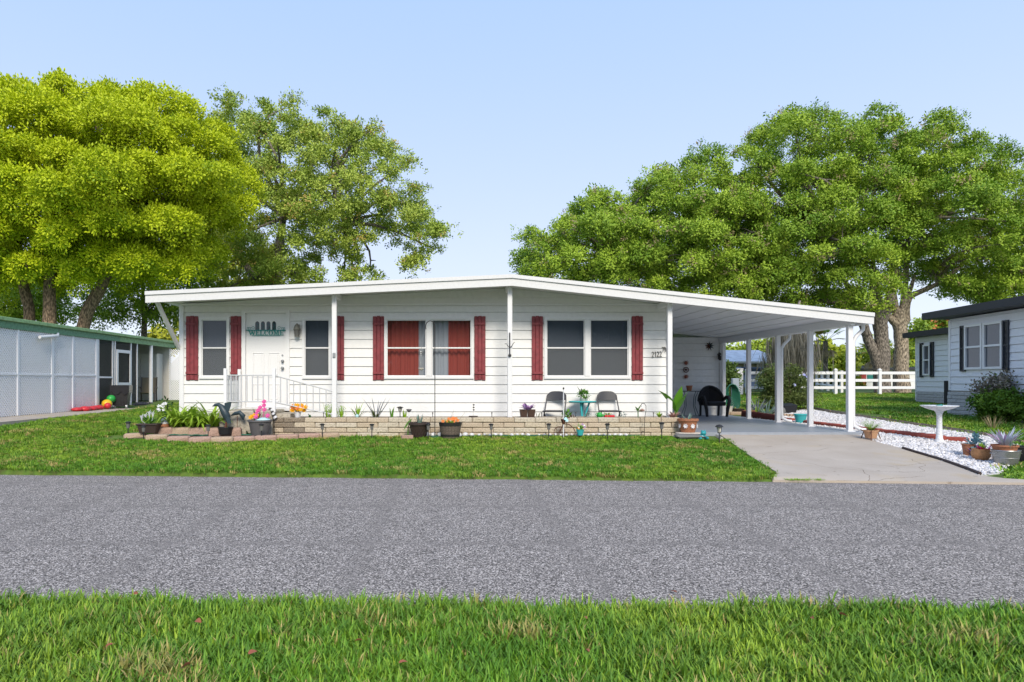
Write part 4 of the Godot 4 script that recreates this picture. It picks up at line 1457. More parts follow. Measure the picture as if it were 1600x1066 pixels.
# ------------------------------------------------------------------ neighbours and fence
func lattice_house() -> void:
	var t := thing("lattice_house", "low house with green roof trim and white diagonal lattice wall", "house")
	var X := -10.6
	var gr := 0.49
	var top := 2.87
	var st := mk()
	# roof
	span(st, -19.0, X - 0.05, top - 0.1, top - 0.02, -30.0, -11.0)
	var roof := part("roof", st, M.green_trim, t)
	st = mk()
	cbox(st, Vector3(X + 0.02, top - 0.045, -18.8), Vector3(0.16, 0.09, 15.6), 0.01)
	part("drip_edge", st, M.green_trim_light, roof)
	st = mk()
	span(st, X - 0.045, X + 0.03, top - 0.26, top - 0.092, -22.0, -11.0)
	part("fascia", st, M.green_trim, roof)
	st = mk()
	span(st, X - 0.045, X + 0.03, top - 0.26, top - 0.092, -26.4, -22.01)
	part("fascia", st, M.green_trim_light, roof)
	# lattice panels: two layers of diagonal laths
	var zs := [-11.2, -15.0, -18.3, -20.6]
	for i in 3:
		for lev in 2:
			var z0: float = zs[i]
			var z1: float = zs[i + 1]
			var y0: float = gr if lev == 0 else 1.52
			var y1: float = 1.49 if lev == 0 else top - 0.26
			st = mk()
			var pitch := 0.098
			for s in [-1, 1]:
				var c := -4.0
				while c < 5.0:
					# lath along u + s * v = c inside the panel (u along z, v up)
					var w := z0 - z1
					var hh := y1 - y0
					var pts := []
					for e in [[0.0, (c - 0.0) * s], [w, (c - w) * s]]:
						if e[1] >= 0.0 and e[1] <= hh: pts.append(Vector2(e[0], e[1]))
					for e in [[c, 0.0], [c - s * hh, hh]]:
						if e[0] > 0.0 and e[0] < w: pts.append(Vector2(e[0], e[1]))
					if pts.size() >= 2 and pts[0].distance_to(pts[1]) > 0.03:
						var a := Vector3(X - 0.016 + s * 0.005, y0 + pts[0].y, z0 - pts[0].x)
						var b := Vector3(X - 0.016 + s * 0.005, y0 + pts[1].y, z0 - pts[1].x)
						var along := (b - a).normalized()
						box(st, (a + b) / 2.0, Vector3(0.009, a.distance_to(b), 0.038), Basis(Vector3.RIGHT, along, Vector3.RIGHT.cross(along)))
					c += pitch * 1.414 * 0.62
			part("lattice", st, M.lattice_white, t)
	for z in [-11.2, -15.0, -16.83, -18.3, -19.3, -20.6]:
		st = mk()
		var wide := 0.05 if z != -16.83 and z != -19.3 else 0.035
		span(st, X - 0.03, X + 0.012, gr, top - 0.26, z - wide, z + wide)
		part("lattice_post", st, M.lattice_white, t)
	st = mk()
	span(st, X - 0.03, X + 0.008, 1.485, 1.525, -20.54, -11.25)
	part("lattice_rail", st, M.lattice_white, t)
	# what stands behind the lattice: a pale panelled wall and the floor
	st = mk()
	span(st, -14.2, -14.1, 0.3, top - 0.1, -24.0, -11.0)
	span(st, -11.6, -10.9, gr, gr + 0.45, -20.6, -17.2)
	part("inner_wall", st, M.panel_grey, t)
	st = mk()
	span(st, -19.0, X - 0.1, 0.2, gr - 0.02, -30.0, -11.0)
	part("porch_floor", st, M.concrete, t)
	# screened porch front with its door
	var fr := mk()
	for z in [-20.72, -21.6, -21.75, -22.85, -23.3]:
		span(fr, X - 0.05, X, gr, top - 0.26, z - 0.03, z + 0.03)
	span(fr, X - 0.048, X - 0.002, 1.43, 1.48, -21.57, -20.75)
	span(fr, X - 0.048, X - 0.002, gr + 0.02, 0.62, -21.57, -20.75)
	part("screen_frame", fr, M.white_trim, t)
	var sc := mk()
	for z in [[-21.57, -20.75], [-23.27, -21.63]]:
		quad(sc, Vector3(X - 0.025, 0.62, z[0]), Vector3(X - 0.025, 0.62, z[1]), Vector3(X - 0.025, top - 0.26, z[1]), Vector3(X - 0.025, top - 0.26, z[0]))
	part("insect_screen", sc, M.insect_screen, t)
	var dr := hold("screen_door", t)
	st = mk()
	for z in [-21.85, -22.75]: span(st, X + 0.002, X + 0.03, gr + 0.05, 2.35, z - 0.05, z + 0.05)
	for y in [[gr + 0.05, 0.72], [1.2, 1.29], [2.25, 2.35]]: span(st, X + 0.003, X + 0.029, y[0], y[1], -22.7, -21.9)
	part("frame", st, M.white_trim, dr)
	# end wall that closes the porch, cabinet doors, lattice return
	st = mk()
	span(st, -14.0, -10.68, 0.2, top - 0.1, -26.3, -26.2)
	part("end_wall", st, M.cabinet, t)
	st = mk()
	var lx := -10.25
	for s in [-1, 1]:
		for i in 34:
			var x: float = -10.62 + i * 0.085 * (1 if s > 0 else 1) - (1.4 if s > 0 else 0.0)
			var a := Vector3(x, gr, -25.98 + s * 0.006)
			var b := Vector3(x + s * 2.05, gr + 2.05, -25.98 + s * 0.006)
			# keep only what lies between x = -10.6 and -9.6
			var ta := clampf((-10.62 - a.x) / (b.x - a.x), 0.0, 1.0)
			var tb := clampf((-9.62 - a.x) / (b.x - a.x), 0.0, 1.0)
			if s < 0:
				var sw := ta
				ta = tb
				tb = sw
			if tb - ta < 0.03: continue
			var p := a.lerp(b, ta)
			var q := a.lerp(b, tb)
			var along := (q - p).normalized()
			box(st, (p + q) / 2.0, Vector3(0.035, p.distance_to(q), 0.009), Basis(Vector3.BACK.cross(along) * -1.0, along, Vector3.BACK))
	part("lattice", st, M.lattice_white, t)
	st = mk()
	tube(st, [Vector3(X - 0.02, gr - 0.02, -24.4), Vector3(X - 0.02, top - 0.26, -24.4)], 0.065, 12)
	part("porch_post", st, M.vinyl_white, t)
	st = mk()
	tube(st, [Vector3(X + 0.02, 2.62, -18.5), Vector3(X + 0.07, 2.56, -18.4), Vector3(X + 0.1, 2.49, -17.75), Vector3(X + 0.1, 2.47, -17.55)], 0.042, 10)
	part("downspout", st, M.white_trim, t)
	# storage cabinet
	var c := thing("storage_cabinet", "cream two-door storage cabinet on the green-trimmed porch", "cabinet", Vector3(-11.55, gr - 0.02, -25.9))
	st = mk()
	span(st, -0.62, 0.62, 0, 1.9, -0.25, 0.25)
	part("carcass", st, M.cabinet, c)
	for s in [-1, 1]:
		st = mk()
		cbox(st, Vector3(s * 0.305, 0.96, 0.262), Vector3(0.6, 1.84, 0.022), 0.006)
		part("door", st, M.cabinet, c)
		st = mk()
		cbox(st, Vector3(s * 0.05, 0.95, 0.285), Vector3(0.02, 0.12, 0.02), 0.004)
		part("handle", st, M.grey_metal, c)
	# wheeled bin with a black bag over its rim
	var b := thing("trash_bin", "black wheeled trash bin with crumpled liner in front of screen door", "trash bin", Vector3(-10.22, gr, -21.35), 0.25)
	st = mk()
	hexa(st, [Vector3(-0.2, 0.06, 0.2), Vector3(0.2, 0.06, 0.2), Vector3(0.2, 0.06, -0.2), Vector3(-0.2, 0.06, -0.2), Vector3(-0.25, 0.62, 0.25), Vector3(0.25, 0.62, 0.25), Vector3(0.25, 0.62, -0.25), Vector3(-0.25, 0.62, -0.25)])
	for i in 9:
		span(st, -0.17 + i * 0.0425 - 0.008, -0.17 + i * 0.0425 + 0.008, 0.12, 0.5, 0.2, 0.235)
	part("body", st, M.black_plastic, b)
	st = mk()
	for i in 26:
		var a := TAU * i / 26.0
		var o := Vector3(0.27 * clampf(1.5 * cos(a), -1, 1), 0, 0.27 * clampf(1.5 * sin(a), -1, 1))
		var a2 := TAU * (i + 1) / 26.0
		var o2 := Vector3(0.27 * clampf(1.5 * cos(a2), -1, 1), 0, 0.27 * clampf(1.5 * sin(a2), -1, 1))
		var l := 0.46 + 0.07 * sin(i * 2.3)
		var l2 := 0.46 + 0.07 * sin((i + 1) % 26 * 2.3)
		quad(st, Vector3(o.x, l, o.z), Vector3(o2.x, l2, o2.z), Vector3(o2.x, 0.72, o2.z) * Vector3(1.03, 1, 1.03), Vector3(o.x, 0.72, o.z) * Vector3(1.03, 1, 1.03))
		quad(st, Vector3(o.x * 1.03, 0.72, o.z * 1.03), Vector3(o2.x * 1.03, 0.72, o2.z * 1.03), Vector3(o2.x * 0.8, 0.7, o2.z * 0.8), Vector3(o.x * 0.8, 0.7, o.z * 0.8))
	part("bin_bag", st, M.bag_black, b)
	for s in [-1, 1]:
		st = mk()
		tube(st, [Vector3(s * 0.16, 0.06, 0.16), Vector3(s * 0.21, 0.06, 0.16)], 0.06, 12)
		part("wheel", st, M.grey_metal, b)
	# toys and bag on the strip
	var k := thing("toy_sack", "red plastic sack lying flat in front of the lattice wall", "sack", Vector3(-10.38, gr, -19.9))
	st = mk()
	for i in 7: ball(st, Vector3(rng.randf_range(-0.1, 0.1), 0.05, -0.55 + i * 0.2), Vector3(0.16, rng.randf_range(0.06, 0.09), 0.17), 10)
	part("sack_body", st, M.red_plastic, k)
	k = thing("toy_ball_bag", "bag of yellow and green toys leaning on the trash bin", "toy bag", Vector3(-10.42, gr, -20.85))
	for q in [[0.0, 0.15, 0.0, 0.15, "yellow_plastic"], [0.05, 0.3, -0.16, 0.13, "green_plastic"], [0.1, 0.1, 0.15, 0.1, "red_plastic"]]:
		st = mk()
		ball(st, Vector3(q[0], q[1], q[2]), Vector3(q[3], q[3] * 0.95, q[3] * 1.1), 12)
		part("toy", st, M[q[4]], k)
	k = thing("black_tarp", "black folded tarp lying beside the trash bin", "tarp", Vector3(-10.45, gr, -23.2))
	st = mk()
	for i in 5: cbox(st, Vector3(0.04 * i, 0.05 + 0.03 * (i % 2), -0.5 + 0.24 * i), Vector3(0.35, 0.09, 0.3), 0.02, Basis(Vector3.UP, 0.2 * i), 0.02)
	part("tarp_fold", st, M.black_plastic, k)
	# sling chair
	var ch := thing("sling_chair", "tan sling patio chair with taupe frame on the green-trimmed porch", "chair", Vector3(-10.95, gr, -24.9), 0.25)
	st = mk()
	hexa(st, [Vector3(-0.24, 0.42, 0.24), Vector3(0.24, 0.42, 0.24), Vector3(0.24, 0.38, -0.22), Vector3(-0.24, 0.38, -0.22), Vector3(-0.24, 0.435, 0.24), Vector3(0.24, 0.435, 0.24), Vector3(0.24, 0.395, -0.22), Vector3(-0.24, 0.395, -0.22)])
	part("seat", st, M.tan_sling, ch)
	st = mk()
	hexa(st, [Vector3(-0.24, 0.42, -0.2), Vector3(0.24, 0.42, -0.2), Vector3(0.24, 0.42, -0.215), Vector3(-0.24, 0.42, -0.215), Vector3(-0.24, 0.98, -0.34), Vector3(0.24, 0.98, -0.34), Vector3(0.24, 0.98, -0.355), Vector3(-0.24, 0.98, -0.355)])
	part("backrest", st, M.tan_sling, ch)
	for s in [-1, 1]:
		st = mk()
		tube(st, [Vector3(s * 0.28, 0.0, 0.28), Vector3(s * 0.28, 0.58, 0.26), Vector3(s * 0.28, 0.63, 0.2), Vector3(s * 0.28, 0.62, -0.2), Vector3(s * 0.27, 0.58, -0.26)], 0.022, 8)
		part("armrest", st, M.taupe_frame, ch)
		st = mk()
		tube(st, [Vector3(s * 0.26, 0.0, -0.32), Vector3(s * 0.26, 0.4, -0.2), Vector3(s * 0.26, 0.99, -0.35)], 0.02, 8)
		part("leg", st, M.taupe_frame, ch)

func navy_house() -> void:
	# long side walls run away from the lane, turned a little
	var t := thing("white_neighbour_house", "pale grey-white sided house with navy shutters and dark roof edge", "house", Vector3(13.9, 0.40, -18.9), -0.139)
	# in its own axes: z towards the lane, the wall faces -x
	var wall := hold("front_section", t)
	side_wall(wall, 0.0, 0.0, 7.5, 0.68, 2.66, [[0.80, 2.20, 1.30, 2.36]], M.lavender_siding)
	blocks(wall, 0.0, -0.06, 7.4, -0.05, 0.66)
	side_window(wall, 0.0, 0.75, 1.48, 1.28, 2.38, 0)
	side_window(wall, 0.0, 1.52, 2.25, 1.28, 2.38, 1)
	for z in [0.53, 2.26]: louvre(wall, 0.0, z, z + 0.21, 1.2, 2.42)
	var st := mk()
	span(st, 0.02, 6.0, -0.2, 2.6, 0.02, 7.4)
	part("wall", st, M.lavender_siding, wall)
	st = mk()
	cbox(st, Vector3(-0.005, 1.65, 0.02), Vector3(0.06, 1.94, 0.09), 0.006)
	part("corner_board", st, M.white_trim, wall)
	st = mk()
	span(st, -0.42, 6.4, 2.68, 2.84, -0.5, 7.9)
	var roof := part("roof", st, M.dark_roof, wall)
	st = mk()
	span(st, -0.46, -0.42, 2.68, 2.87, -0.52, 7.95)
	span(st, -0.45, 6.4, 2.68, 2.87, -0.54, -0.50)
	part("fascia", st, M.dark_roof, roof)
	# the set-back section behind
	var back := hold("rear_section", t, Vector3(3.2, 0.12, -7.07))
	side_wall(back, 0.0, -1.05, 4.5, 0.42, 2.48, [[-0.48, -0.09, 1.1, 2.1]], M.lavender_siding)
	blocks(back, 0.0, -1.05, 4.4, -0.1, 0.4)
	side_window(back, 0.0, -0.52, -0.05, 1.07, 2.15, 0)
	for z in [-0.76, -0.04]: louvre(back, 0.0, z, z + 0.23, 0.96, 2.27)
	st = mk()
	span(st, 0.02, 5.0, -0.2, 2.5, -1.0, 4.4)
	part("wall", st, M.lavender_siding, back)
	st = mk()
	cbox(st, Vector3(-0.005, 1.3, -1.05), Vector3(0.06, 2.45, 0.10), 0.006)
	part("corner_board", st, M.white_trim, back)
	st = mk()
	span(st, -0.35, 5.0, 2.5, 2.70, -1.4, 5.0)
	part("roof", st, M.dark_roof, back)
	st = mk()
	cbox(st, Vector3(-0.03, 0.38, 1.12), Vector3(0.03, 0.9, 0.55), 0.008)
	for i in 6: span(st, -0.06, -0.044, -0.05, 0.81, 0.88 + i * 0.09, 0.91 + i * 0.09)
	part("vent_panel", st, M.dark_roof, back)

func side_wall(p: Node3D, x: float, z0: float, z1: float, y0: float, y1: float, open: Array, m: Material) -> void:
	# lapped boards facing -x
	var y := y0
	var n := hold("siding", p)
	while y < y1 - 0.01:
		var yb := minf(y + 0.19, y1)
		var st := mk()
		var runs := [[z0, z1]]
		for o in open:
			if o[2] < yb - 0.05 and o[3] > y + 0.05: runs = [[z0, o[0]], [o[1], z1]]
		for r in runs:
			hexa(st, [Vector3(x - 0.024, y, r[0]), Vector3(x - 0.024, y, r[1]), Vector3(x + 0.02, y, r[1]), Vector3(x + 0.02, y, r[0]), Vector3(x - 0.004, yb - 0.013, r[0]), Vector3(x - 0.004, yb - 0.013, r[1]), Vector3(x + 0.02, yb - 0.013, r[1]), Vector3(x + 0.02, yb - 0.013, r[0])])
		part("siding_board", st, m, n)
		y += 0.19

func side_window(p: Node3D, x: float, z0: float, z1: float, y0: float, y1: float, k: int) -> void:
	var w := hold("window", p)
	var st := mk()
	for e in [[z0, z0 + 0.06, y0 - 0.04, y1 + 0.04], [z1 - 0.06, z1, y0 - 0.04, y1 + 0.04], [z0 + 0.06, z1 - 0.06, y0 - 0.04, y0 + 0.02], [z0 + 0.06, z1 - 0.06, y1 - 0.02, y1 + 0.04], [z0 + 0.06, z1 - 0.06, (y0 + y1) / 2 - 0.025, (y0 + y1) / 2 + 0.025]]:
		span(st, x - 0.07, x - 0.0, e[2], e[3], e[0], e[1])
	part("frame", st, M.white_trim, w)
	for half in 2:
		st = mk()
		var a := y0 + 0.02 if half == 0 else (y0 + y1) / 2 + 0.025
		var b := (y0 + y1) / 2 - 0.025 if half == 0 else y1 - 0.02
		quad(st, Vector3(x - 0.03, a, z0 + 0.06), Vector3(x - 0.03, a, z1 - 0.06), Vector3(x - 0.03, b, z1 - 0.06), Vector3(x - 0.03, b, z0 + 0.06))
		part("pane", st, M.glass, w)
	st = mk()
	var y := y0 + 0.03
	while y < y1 - 0.02:
		box(st, Vector3(x - 0.008, y, (z0 + z1) / 2), Vector3(0.02, 0.002, z1 - z0 - 0.13), Basis(Vector3.BACK, 0.9))
		y += 0.024
	part("blind", st, M.blind, w)

func louvre(p: Node3D, x: float, z0: float, z1: float, y0: float, y1: float) -> void:
	var s := hold("shutter", p)
	var st := mk()
	span(st, x - 0.055, x - 0.026, y0, y1, z0, z0 + 0.035)
	span(st, x - 0.055, x - 0.026, y0, y1, z1 - 0.035, z1)
	for y in [y0, (y0 + y1) / 2 - 0.02, y1 - 0.04]: span(st, x - 0.054, x - 0.026, y, y + 0.04, z0 + 0.035, z1 - 0.035)
	part("frame", st, M.navy_shutter, s)
	st = mk()
	var y := y0 + 0.05
	while y < y1 - 0.05:
		box(st, Vector3(x - 0.038, y, (z0 + z1) / 2), Vector3(0.026, 0.006, z1 - z0 - 0.072), Basis(Vector3.BACK, 0.7))
		y += 0.03
	part("slat", st, M.navy_shutter, s)

func blocks(p: Node3D, x: float, z0: float, z1: float, y0: float, y1: float) -> void:
	var s := hold("block_skirt", p)
	var st := mk()
	span(st, x + 0.0, x + 0.1, y0 - 0.2, y1, z0, z1)
	part("mortar", st, M.mortar, s)
	st = mk()
	cbox(st, Vector3.ZERO, Vector3(0.12, 0.092, 0.395), 0.01, Basis(), 0.004)
	st.generate_normals()
	var mesh := st.commit()
	var row := 0
	var y := y0 + 0.05
	while y < y1:
		var z := z0 - (0.2 if row % 2 else 0.0)
		while z < minf(z1, z0 + 5.0):
			var a := maxf(z, z0)
			var b := minf(z + 0.4, z1)
			if b - a > 0.08: again("block", mesh, M.skirt_block, s, Vector3(x + 0.02 + rng.randf_range(-0.006, 0.006), y, (a + b) / 2), Basis().scaled(Vector3(1, 1, (b - a) / 0.4)))
			z += 0.4
		y += 0.1
		row += 1

func fence() -> void:
	var t := thing("rail_fence", "white three-rail vinyl fence across the backyard", "fence")
	var z := -34.0
	var x := 14.9
	var i := 0
	while x < 31.0:
		var g := gy(x, z)
		var st := mk()
		cbox(st, Vector3(x, g + 0.6, z), Vector3(0.14, 1.26, 0.14), 0.01)
		var p := part("post", st, M.vinyl_white, t)
		st = mk()
		hexa(st, [Vector3(x - 0.09, g + 1.23, z + 0.09), Vector3(x + 0.09, g + 1.23, z + 0.09), Vector3(x + 0.09, g + 1.23, z - 0.09), Vector3(x - 0.09, g + 1.23, z - 0.09), Vector3(x - 0.02, g + 1.32, z + 0.02), Vector3(x + 0.02, g + 1.32, z + 0.02), Vector3(x + 0.02, g + 1.32, z - 0.02), Vector3(x - 0.02, g + 1.32, z - 0.02)])
		part("cap", st, M.vinyl_white, p)
		if x + 2.2 < 31.0:
			for y in [0.36, 0.72, 1.09]:
				st = mk()
				cbox(st, Vector3(x + 1.1, g + y, z), Vector3(2.06, 0.14, 0.045), 0.008)
				part("rail", st, M.vinyl_white, t)
		x += 2.2
		i += 1
	# beyond it a second fence runs away from the lane
	t = thing("rail_fence", "white rail fence running away behind the backyard fence", "fence")
	for k in 5:
		var zz := -38.0 - k * 2.3
		var g := gy(19.9, zz)
		var st := mk()
		cbox(st, Vector3(21.9 + k * 0.9, g + 0.6, zz), Vector3(0.14, 1.3, 0.14), 0.01)
		part("post", st, M.vinyl_white, t)
		if k < 4:
			for y in [0.36, 0.72, 1.09]:
				st = mk()
				tube(st, [Vector3(21.9 + k * 0.9, g + y, zz), Vector3(22.8 + k * 0.9, g + y + 0.02, zz - 2.3)], 0.07, 4)
				part("rail", st, M.vinyl_white, t)

func far_houses() -> void:
	var d := 46.0
	var t := thing("white_roof_house", "low beige house with broad white roof beyond the fence", "house")
	var x0 := wx(1085, d)
	var x1 := wx(1234, d)
	var g := gy(x0, -d)
	var st := mk()
	span(st, x0 + 0.3, x1 - 0.3, g - 0.2, wy(566, d), -d - 7.0, -d - 0.5)
	part("wall", st, M.beige_wall, t)
	st = mk()
	hexa(st, [Vector3(x0, wy(568, d), -d + 0.2), Vector3(x1, wy(568, d), -d + 0.2), Vector3(x1, wy(568, d), -d - 8), Vector3(x0, wy(568, d), -d - 8), Vector3(x0 + 0.2, wy(565, d), -d + 0.2), Vector3(x1 - 0.2, wy(565, d), -d + 0.2), Vector3(x1 - 0.2, wy(551, d) + 0.35, -d - 4.2), Vector3(x0 + 0.2, wy(551, d) + 0.35, -d - 4.2)])
	part("roof", st, M.white_roof, t)
	for q in [[1168, 1177], [1187, 1200], [1142, 1152]]:
		var w := hold("window", t)
		st = mk()
		span(st, wx(q[0], d) - 0.05, wx(q[1], d) + 0.05, wy(583, d), wy(568, d), -d - 0.48, -d - 0.42)
		part("frame", st, M.white_trim if q[0] != 1187 else M.beige_wall, w)
		for k in 2:
			st = mk()
			span(st, wx(q[0], d), wx(q[1], d), wy(582 - 7 * k, d) + 0.03, wy(575.5 - 7 * k, d), -d - 0.42, -d - 0.40)
			part("pane", st, M.glass if q[0] != 1187 else M.panel_grey, w)
	car(Vector3(wx(1178, 41.0), 0, -41.0), 0.05, "blue_paint", "dark blue car parked behind the rail fence")
	d = 54.0
	t = thing("white_far_house", "white far house with red door seen through the fence rails", "house")
	x0 = wx(1318, d)
	x1 = wx(1480, d)
	g = gy(x0, -d)
	st = mk()
	span(st, x0, x1, g - 0.3, wy(578, d), -d - 6.0, -d)
	part("wall", st, M.vinyl_white, t)
	st = mk()
	hexa(st, [Vector3(x0 - 0.3, wy(579, d), -d + 0.4), Vector3(x1 + 0.3, wy(579, d), -d + 0.4), Vector3(x1 + 0.3, wy(579, d), -d - 6.4), Vector3(x0 - 0.3, wy(579, d), -d - 6.4), Vector3(x0, wy(576, d), -d + 0.4), Vector3(x1, wy(576, d), -d + 0.4), Vector3(x1, wy(570, d), -d - 3), Vector3(x0, wy(570, d), -d - 3)])
	part("roof", st, M.dark_roof, t)
	st = mk()
	span(st, wx(1343, d), wx(1353, d), g - 0.05, wy(584, d), -d, -d + 0.05)
	part("door", st, M.red_door, t)
	for q in [[1355, 1364], [1395, 1403], [1410, 1420]]:
		st = mk()
		span(st, wx(q[0], d), wx(q[1], d), wy(597, d), wy(586, d), -d, -d + 0.04)
		part("window", st, M.teal_dark, t)

func car(p: Vector3, turn: float, paint: String, label: String) -> void:
	p.y = gy(p.x, p.z) + 0.02
	var t := thing("parked_car", label, "car", p, turn)
	var st := mk()
	var prof := [[-2.2, 0.25], [2.2, 0.25], [2.25, 0.6], [2.1, 0.78], [1.2, 0.92], [0.55, 1.42], [-1.1, 1.45], [-1.9, 0.98], [-2.2, 0.9]]
	var poly := []
	for s in [0.85, -0.85]:
		var ring := []
		for q in prof: ring.append(Vector3(q[0], q[1], s * (1.0 if q[1] < 1.0 else 0.82)))
		poly.append(ring)
	face(st, poly[0].duplicate(), Vector3(0, 0.6, 0))
	face(st, poly[1].duplicate(), Vector3(0, 0.6, 0))
	for i in prof.size():
		var j := (i + 1) % prof.size()
		face(st, [poly[0][i], poly[0][j], poly[1][j], poly[1][i]], Vector3(0, 0.6, 0))
	part("body", st, M[paint], t)
	for s in [1, -1]:
		st = mk()
		face(st, [Vector3(1.0, 0.95, s * 0.865), Vector3(0.5, 1.35, s * 0.74), Vector3(-1.05, 1.38, s * 0.74), Vector3(-1.7, 0.98, s * 0.865)], Vector3(0, 0.6, 0))
		part("side_window", st, M.glass, t)
		for x in [-1.35, 1.35]:
			st = mk()
			tube(st, [Vector3(x, 0.3, s * 0.7), Vector3(x, 0.3, s * 0.88)], 0.31, 16)
			var w := part("wheel", st, M.black_plastic, t)
			st = mk()
			tube(st, [Vector3(x, 0.3, s * 0.87), Vector3(x, 0.3, s * 0.895)], 0.19, 12)
			part("rim", st, M.grey_metal, w)

# ------------------------------------------------------------------ things in the garden
const LEDGE := 0.622

func spot(px: float, d: float) -> Vector3:
	# on the planter's top
	return Vector3(wx(px, d), LEDGE, -d)

func terrace(px: float, d: float) -> Vector3:
	return Vector3(wx(px, d), 0.28, -d)

func solar_light(p: Vector3, h: float, label: String, style := 0) -> void:
	var t := thing("solar_light", label, "garden light", p, rng.randf(), "solar path lights")
	var st := mk()
	tube(st, [Vector3(0, -0.05, 0), Vector3(0, h * 0.62, 0)], 0.009 if h > 0.2 else 0.006, 6)
	part("stake", st, M.black_plastic, t)
	var s := h / 0.3
	st = mk()
	if style == 0:
		lathe(st, [[0.0, h * 0.62], [0.026 * s, h * 0.62], [0.034 * s, h * 0.92], [0.0, h * 0.92]], Vector3.ZERO, 12, 1, 1, true)
		part("lens", st, M.lamp_smoke, t)
		st = mk()
		lathe(st, [[0.0, h * 0.915], [0.046 * s, h * 0.915], [0.046 * s, h * 0.97], [0.03 * s, h], [0.0, h]], Vector3.ZERO, 14, 1, 1, true)
		var c := part("cap", st, M.black_plastic, t)
		st = mk()
		span(st, -0.018 * s, 0.018 * s, h, h + 0.003, -0.018 * s, 0.018 * s)
		part("solar_cell", st, M.solar_cell, c)
	else:
		lathe(st, [[0.0, h * 0.6], [0.03, h * 0.6], [0.045, h * 0.88], [0.0, h * 0.88]], Vector3.ZERO, 6, 1, 1, true)
		part("lens", st, M.lamp_glass, t)
		st = mk()
		lathe(st, [[0.0, h * 0.56], [0.035, h * 0.56], [0.035, h * 0.6], [0.0, h * 0.6]], Vector3.ZERO, 6, 1, 1, true)
		lathe(st, [[0.0, h * 0.875], [0.075, h * 0.865], [0.05, h * 0.95], [0.0, h]], Vector3.ZERO, 12, 1, 1, true)
		for k in 6: tube(st, [Vector3(0.03 * cos(TAU * k / 6), h * 0.6, 0.03 * sin(TAU * k / 6)), Vector3(0.047 * cos(TAU * k / 6), h * 0.88, 0.047 * sin(TAU * k / 6))], 0.004, 4)
		part("cap", st, M.black_plastic, t)

func solar_lights() -> void:
	for q in [[200, 12.95, 0.33, "black solar path light in the grass left alone beyond the edging"], [224, 12.62, 0.29, "black solar path light in front of the white lily pot"], [325, 12.6, 0.32, "black solar path light before the clump of strap leaves"], [408.5, 12.62, 0.33, "black solar path light in front of the grey flower pot"], [503.5, 12.85, 0.30, "black solar path light before the weathered blocks near the rail's end"], [581, 12.85, 0.30, "black solar path light under the snake plants"], [669, 12.8, 0.31, "black solar path light between brown pot and barrel planter"], [767.5, 12.85, 0.30, "black solar path light beside the green hose below the middle post"], [857.5, 12.82, 0.31, "black solar path light beside the rusty bicycle's wheel"], [949, 12.82, 0.31, "black solar path light below the folding chair by the number"], [1034, 12.78, 0.33, "black solar path light before the terracotta daisy pot"]]:
		solar_light(gp(q[0], q[1]), q[2], q[3].replace("left alone", "standing alone"))
	solar_light(gp(1124, 12.3), 0.36, "bronze lantern garden light at the driveway's grass edge", 1)
	solar_light(spot(625, 13.55), 0.22, "bronze lantern garden light among the plants on the ledge", 1)
	for q in [[505.5, "small solar stake light on the ledge by the sloping rail"], [676, "small solar stake light on the ledge beside the garden hook"], [768.5, "small solar stake light on the ledge alone before bare siding"], [846, "small solar stake light on the ledge beside the purple plant"], [899.5, "small solar stake light on the ledge under the turquoise table"], [1021, "small solar stake light on the ledge by the curled hook"]]:
		solar_light(spot(q[0], 13.48), 0.10, q[1])
	var t := thing("solar_light", "flat-topped solar light on a white stake over the brown pot", "garden light", spot(639, 13.5), 0.0, "solar path lights")
	var st := mk()
	tube(st, [Vector3(0, -0.02, 0), Vector3(0, 0.11, 0)], 0.011, 8)
	part("stake", st, M.white_trim, t)
	st = mk()
	lathe(st, [[0.0, 0.10], [0.02, 0.11], [0.055, 0.15], [0.05, 0.165], [0.0, 0.17]], Vector3.ZERO, 14)
	part("cap", st, M.grey_resin, t)

func pot_shape(st: SurfaceTool, r0: float, r1: float, h: float, rim := 0.02, n := 24, sz := 1.0) -> void:
	lathe(st, [[0.0, 0.0], [r0, 0.0], [r1, h - rim * 1.6], [r1 + rim * 0.8, h - rim * 1.5], [r1 + rim * 0.8, h], [r1 - 0.012, h], [r1 - 0.02, h - 0.04], [0.0, h - 0.04]], Vector3.ZERO, n, 1.0, sz, true)

func pot(label: String, p: Vector3, r0: float, r1: float, h: float, m: Material, category := "plant pot", rim := 0.02, nm := "plant_pot") -> Node3D:
	var t := thing(nm, label, category, p)
	var st := mk()
	pot_shape(st, r0, r1, h, rim)
	part("pot", st, m, t)
	st = mk()
	lathe(st, [[0.0, h - 0.036], [r1 - 0.018, h - 0.036], [r1 * 0.5, h - 0.024], [0.0, h - 0.022]], Vector3.ZERO, 16)
	part("soil", st, M.soil, t)
	return t

func tufts(t: Node3D, nm: String, m: Material, c: Vector3, n: int, lmin: float, lmax: float, w: float, lean: float, droop: float, r := 0.03) -> void:
	# every strap leaf its own piece
	for i in n:
		var st := mk()
		tuft(st, c, 1, lmin, lmax, w, lean, droop, r)
		part(nm, st, m, t)

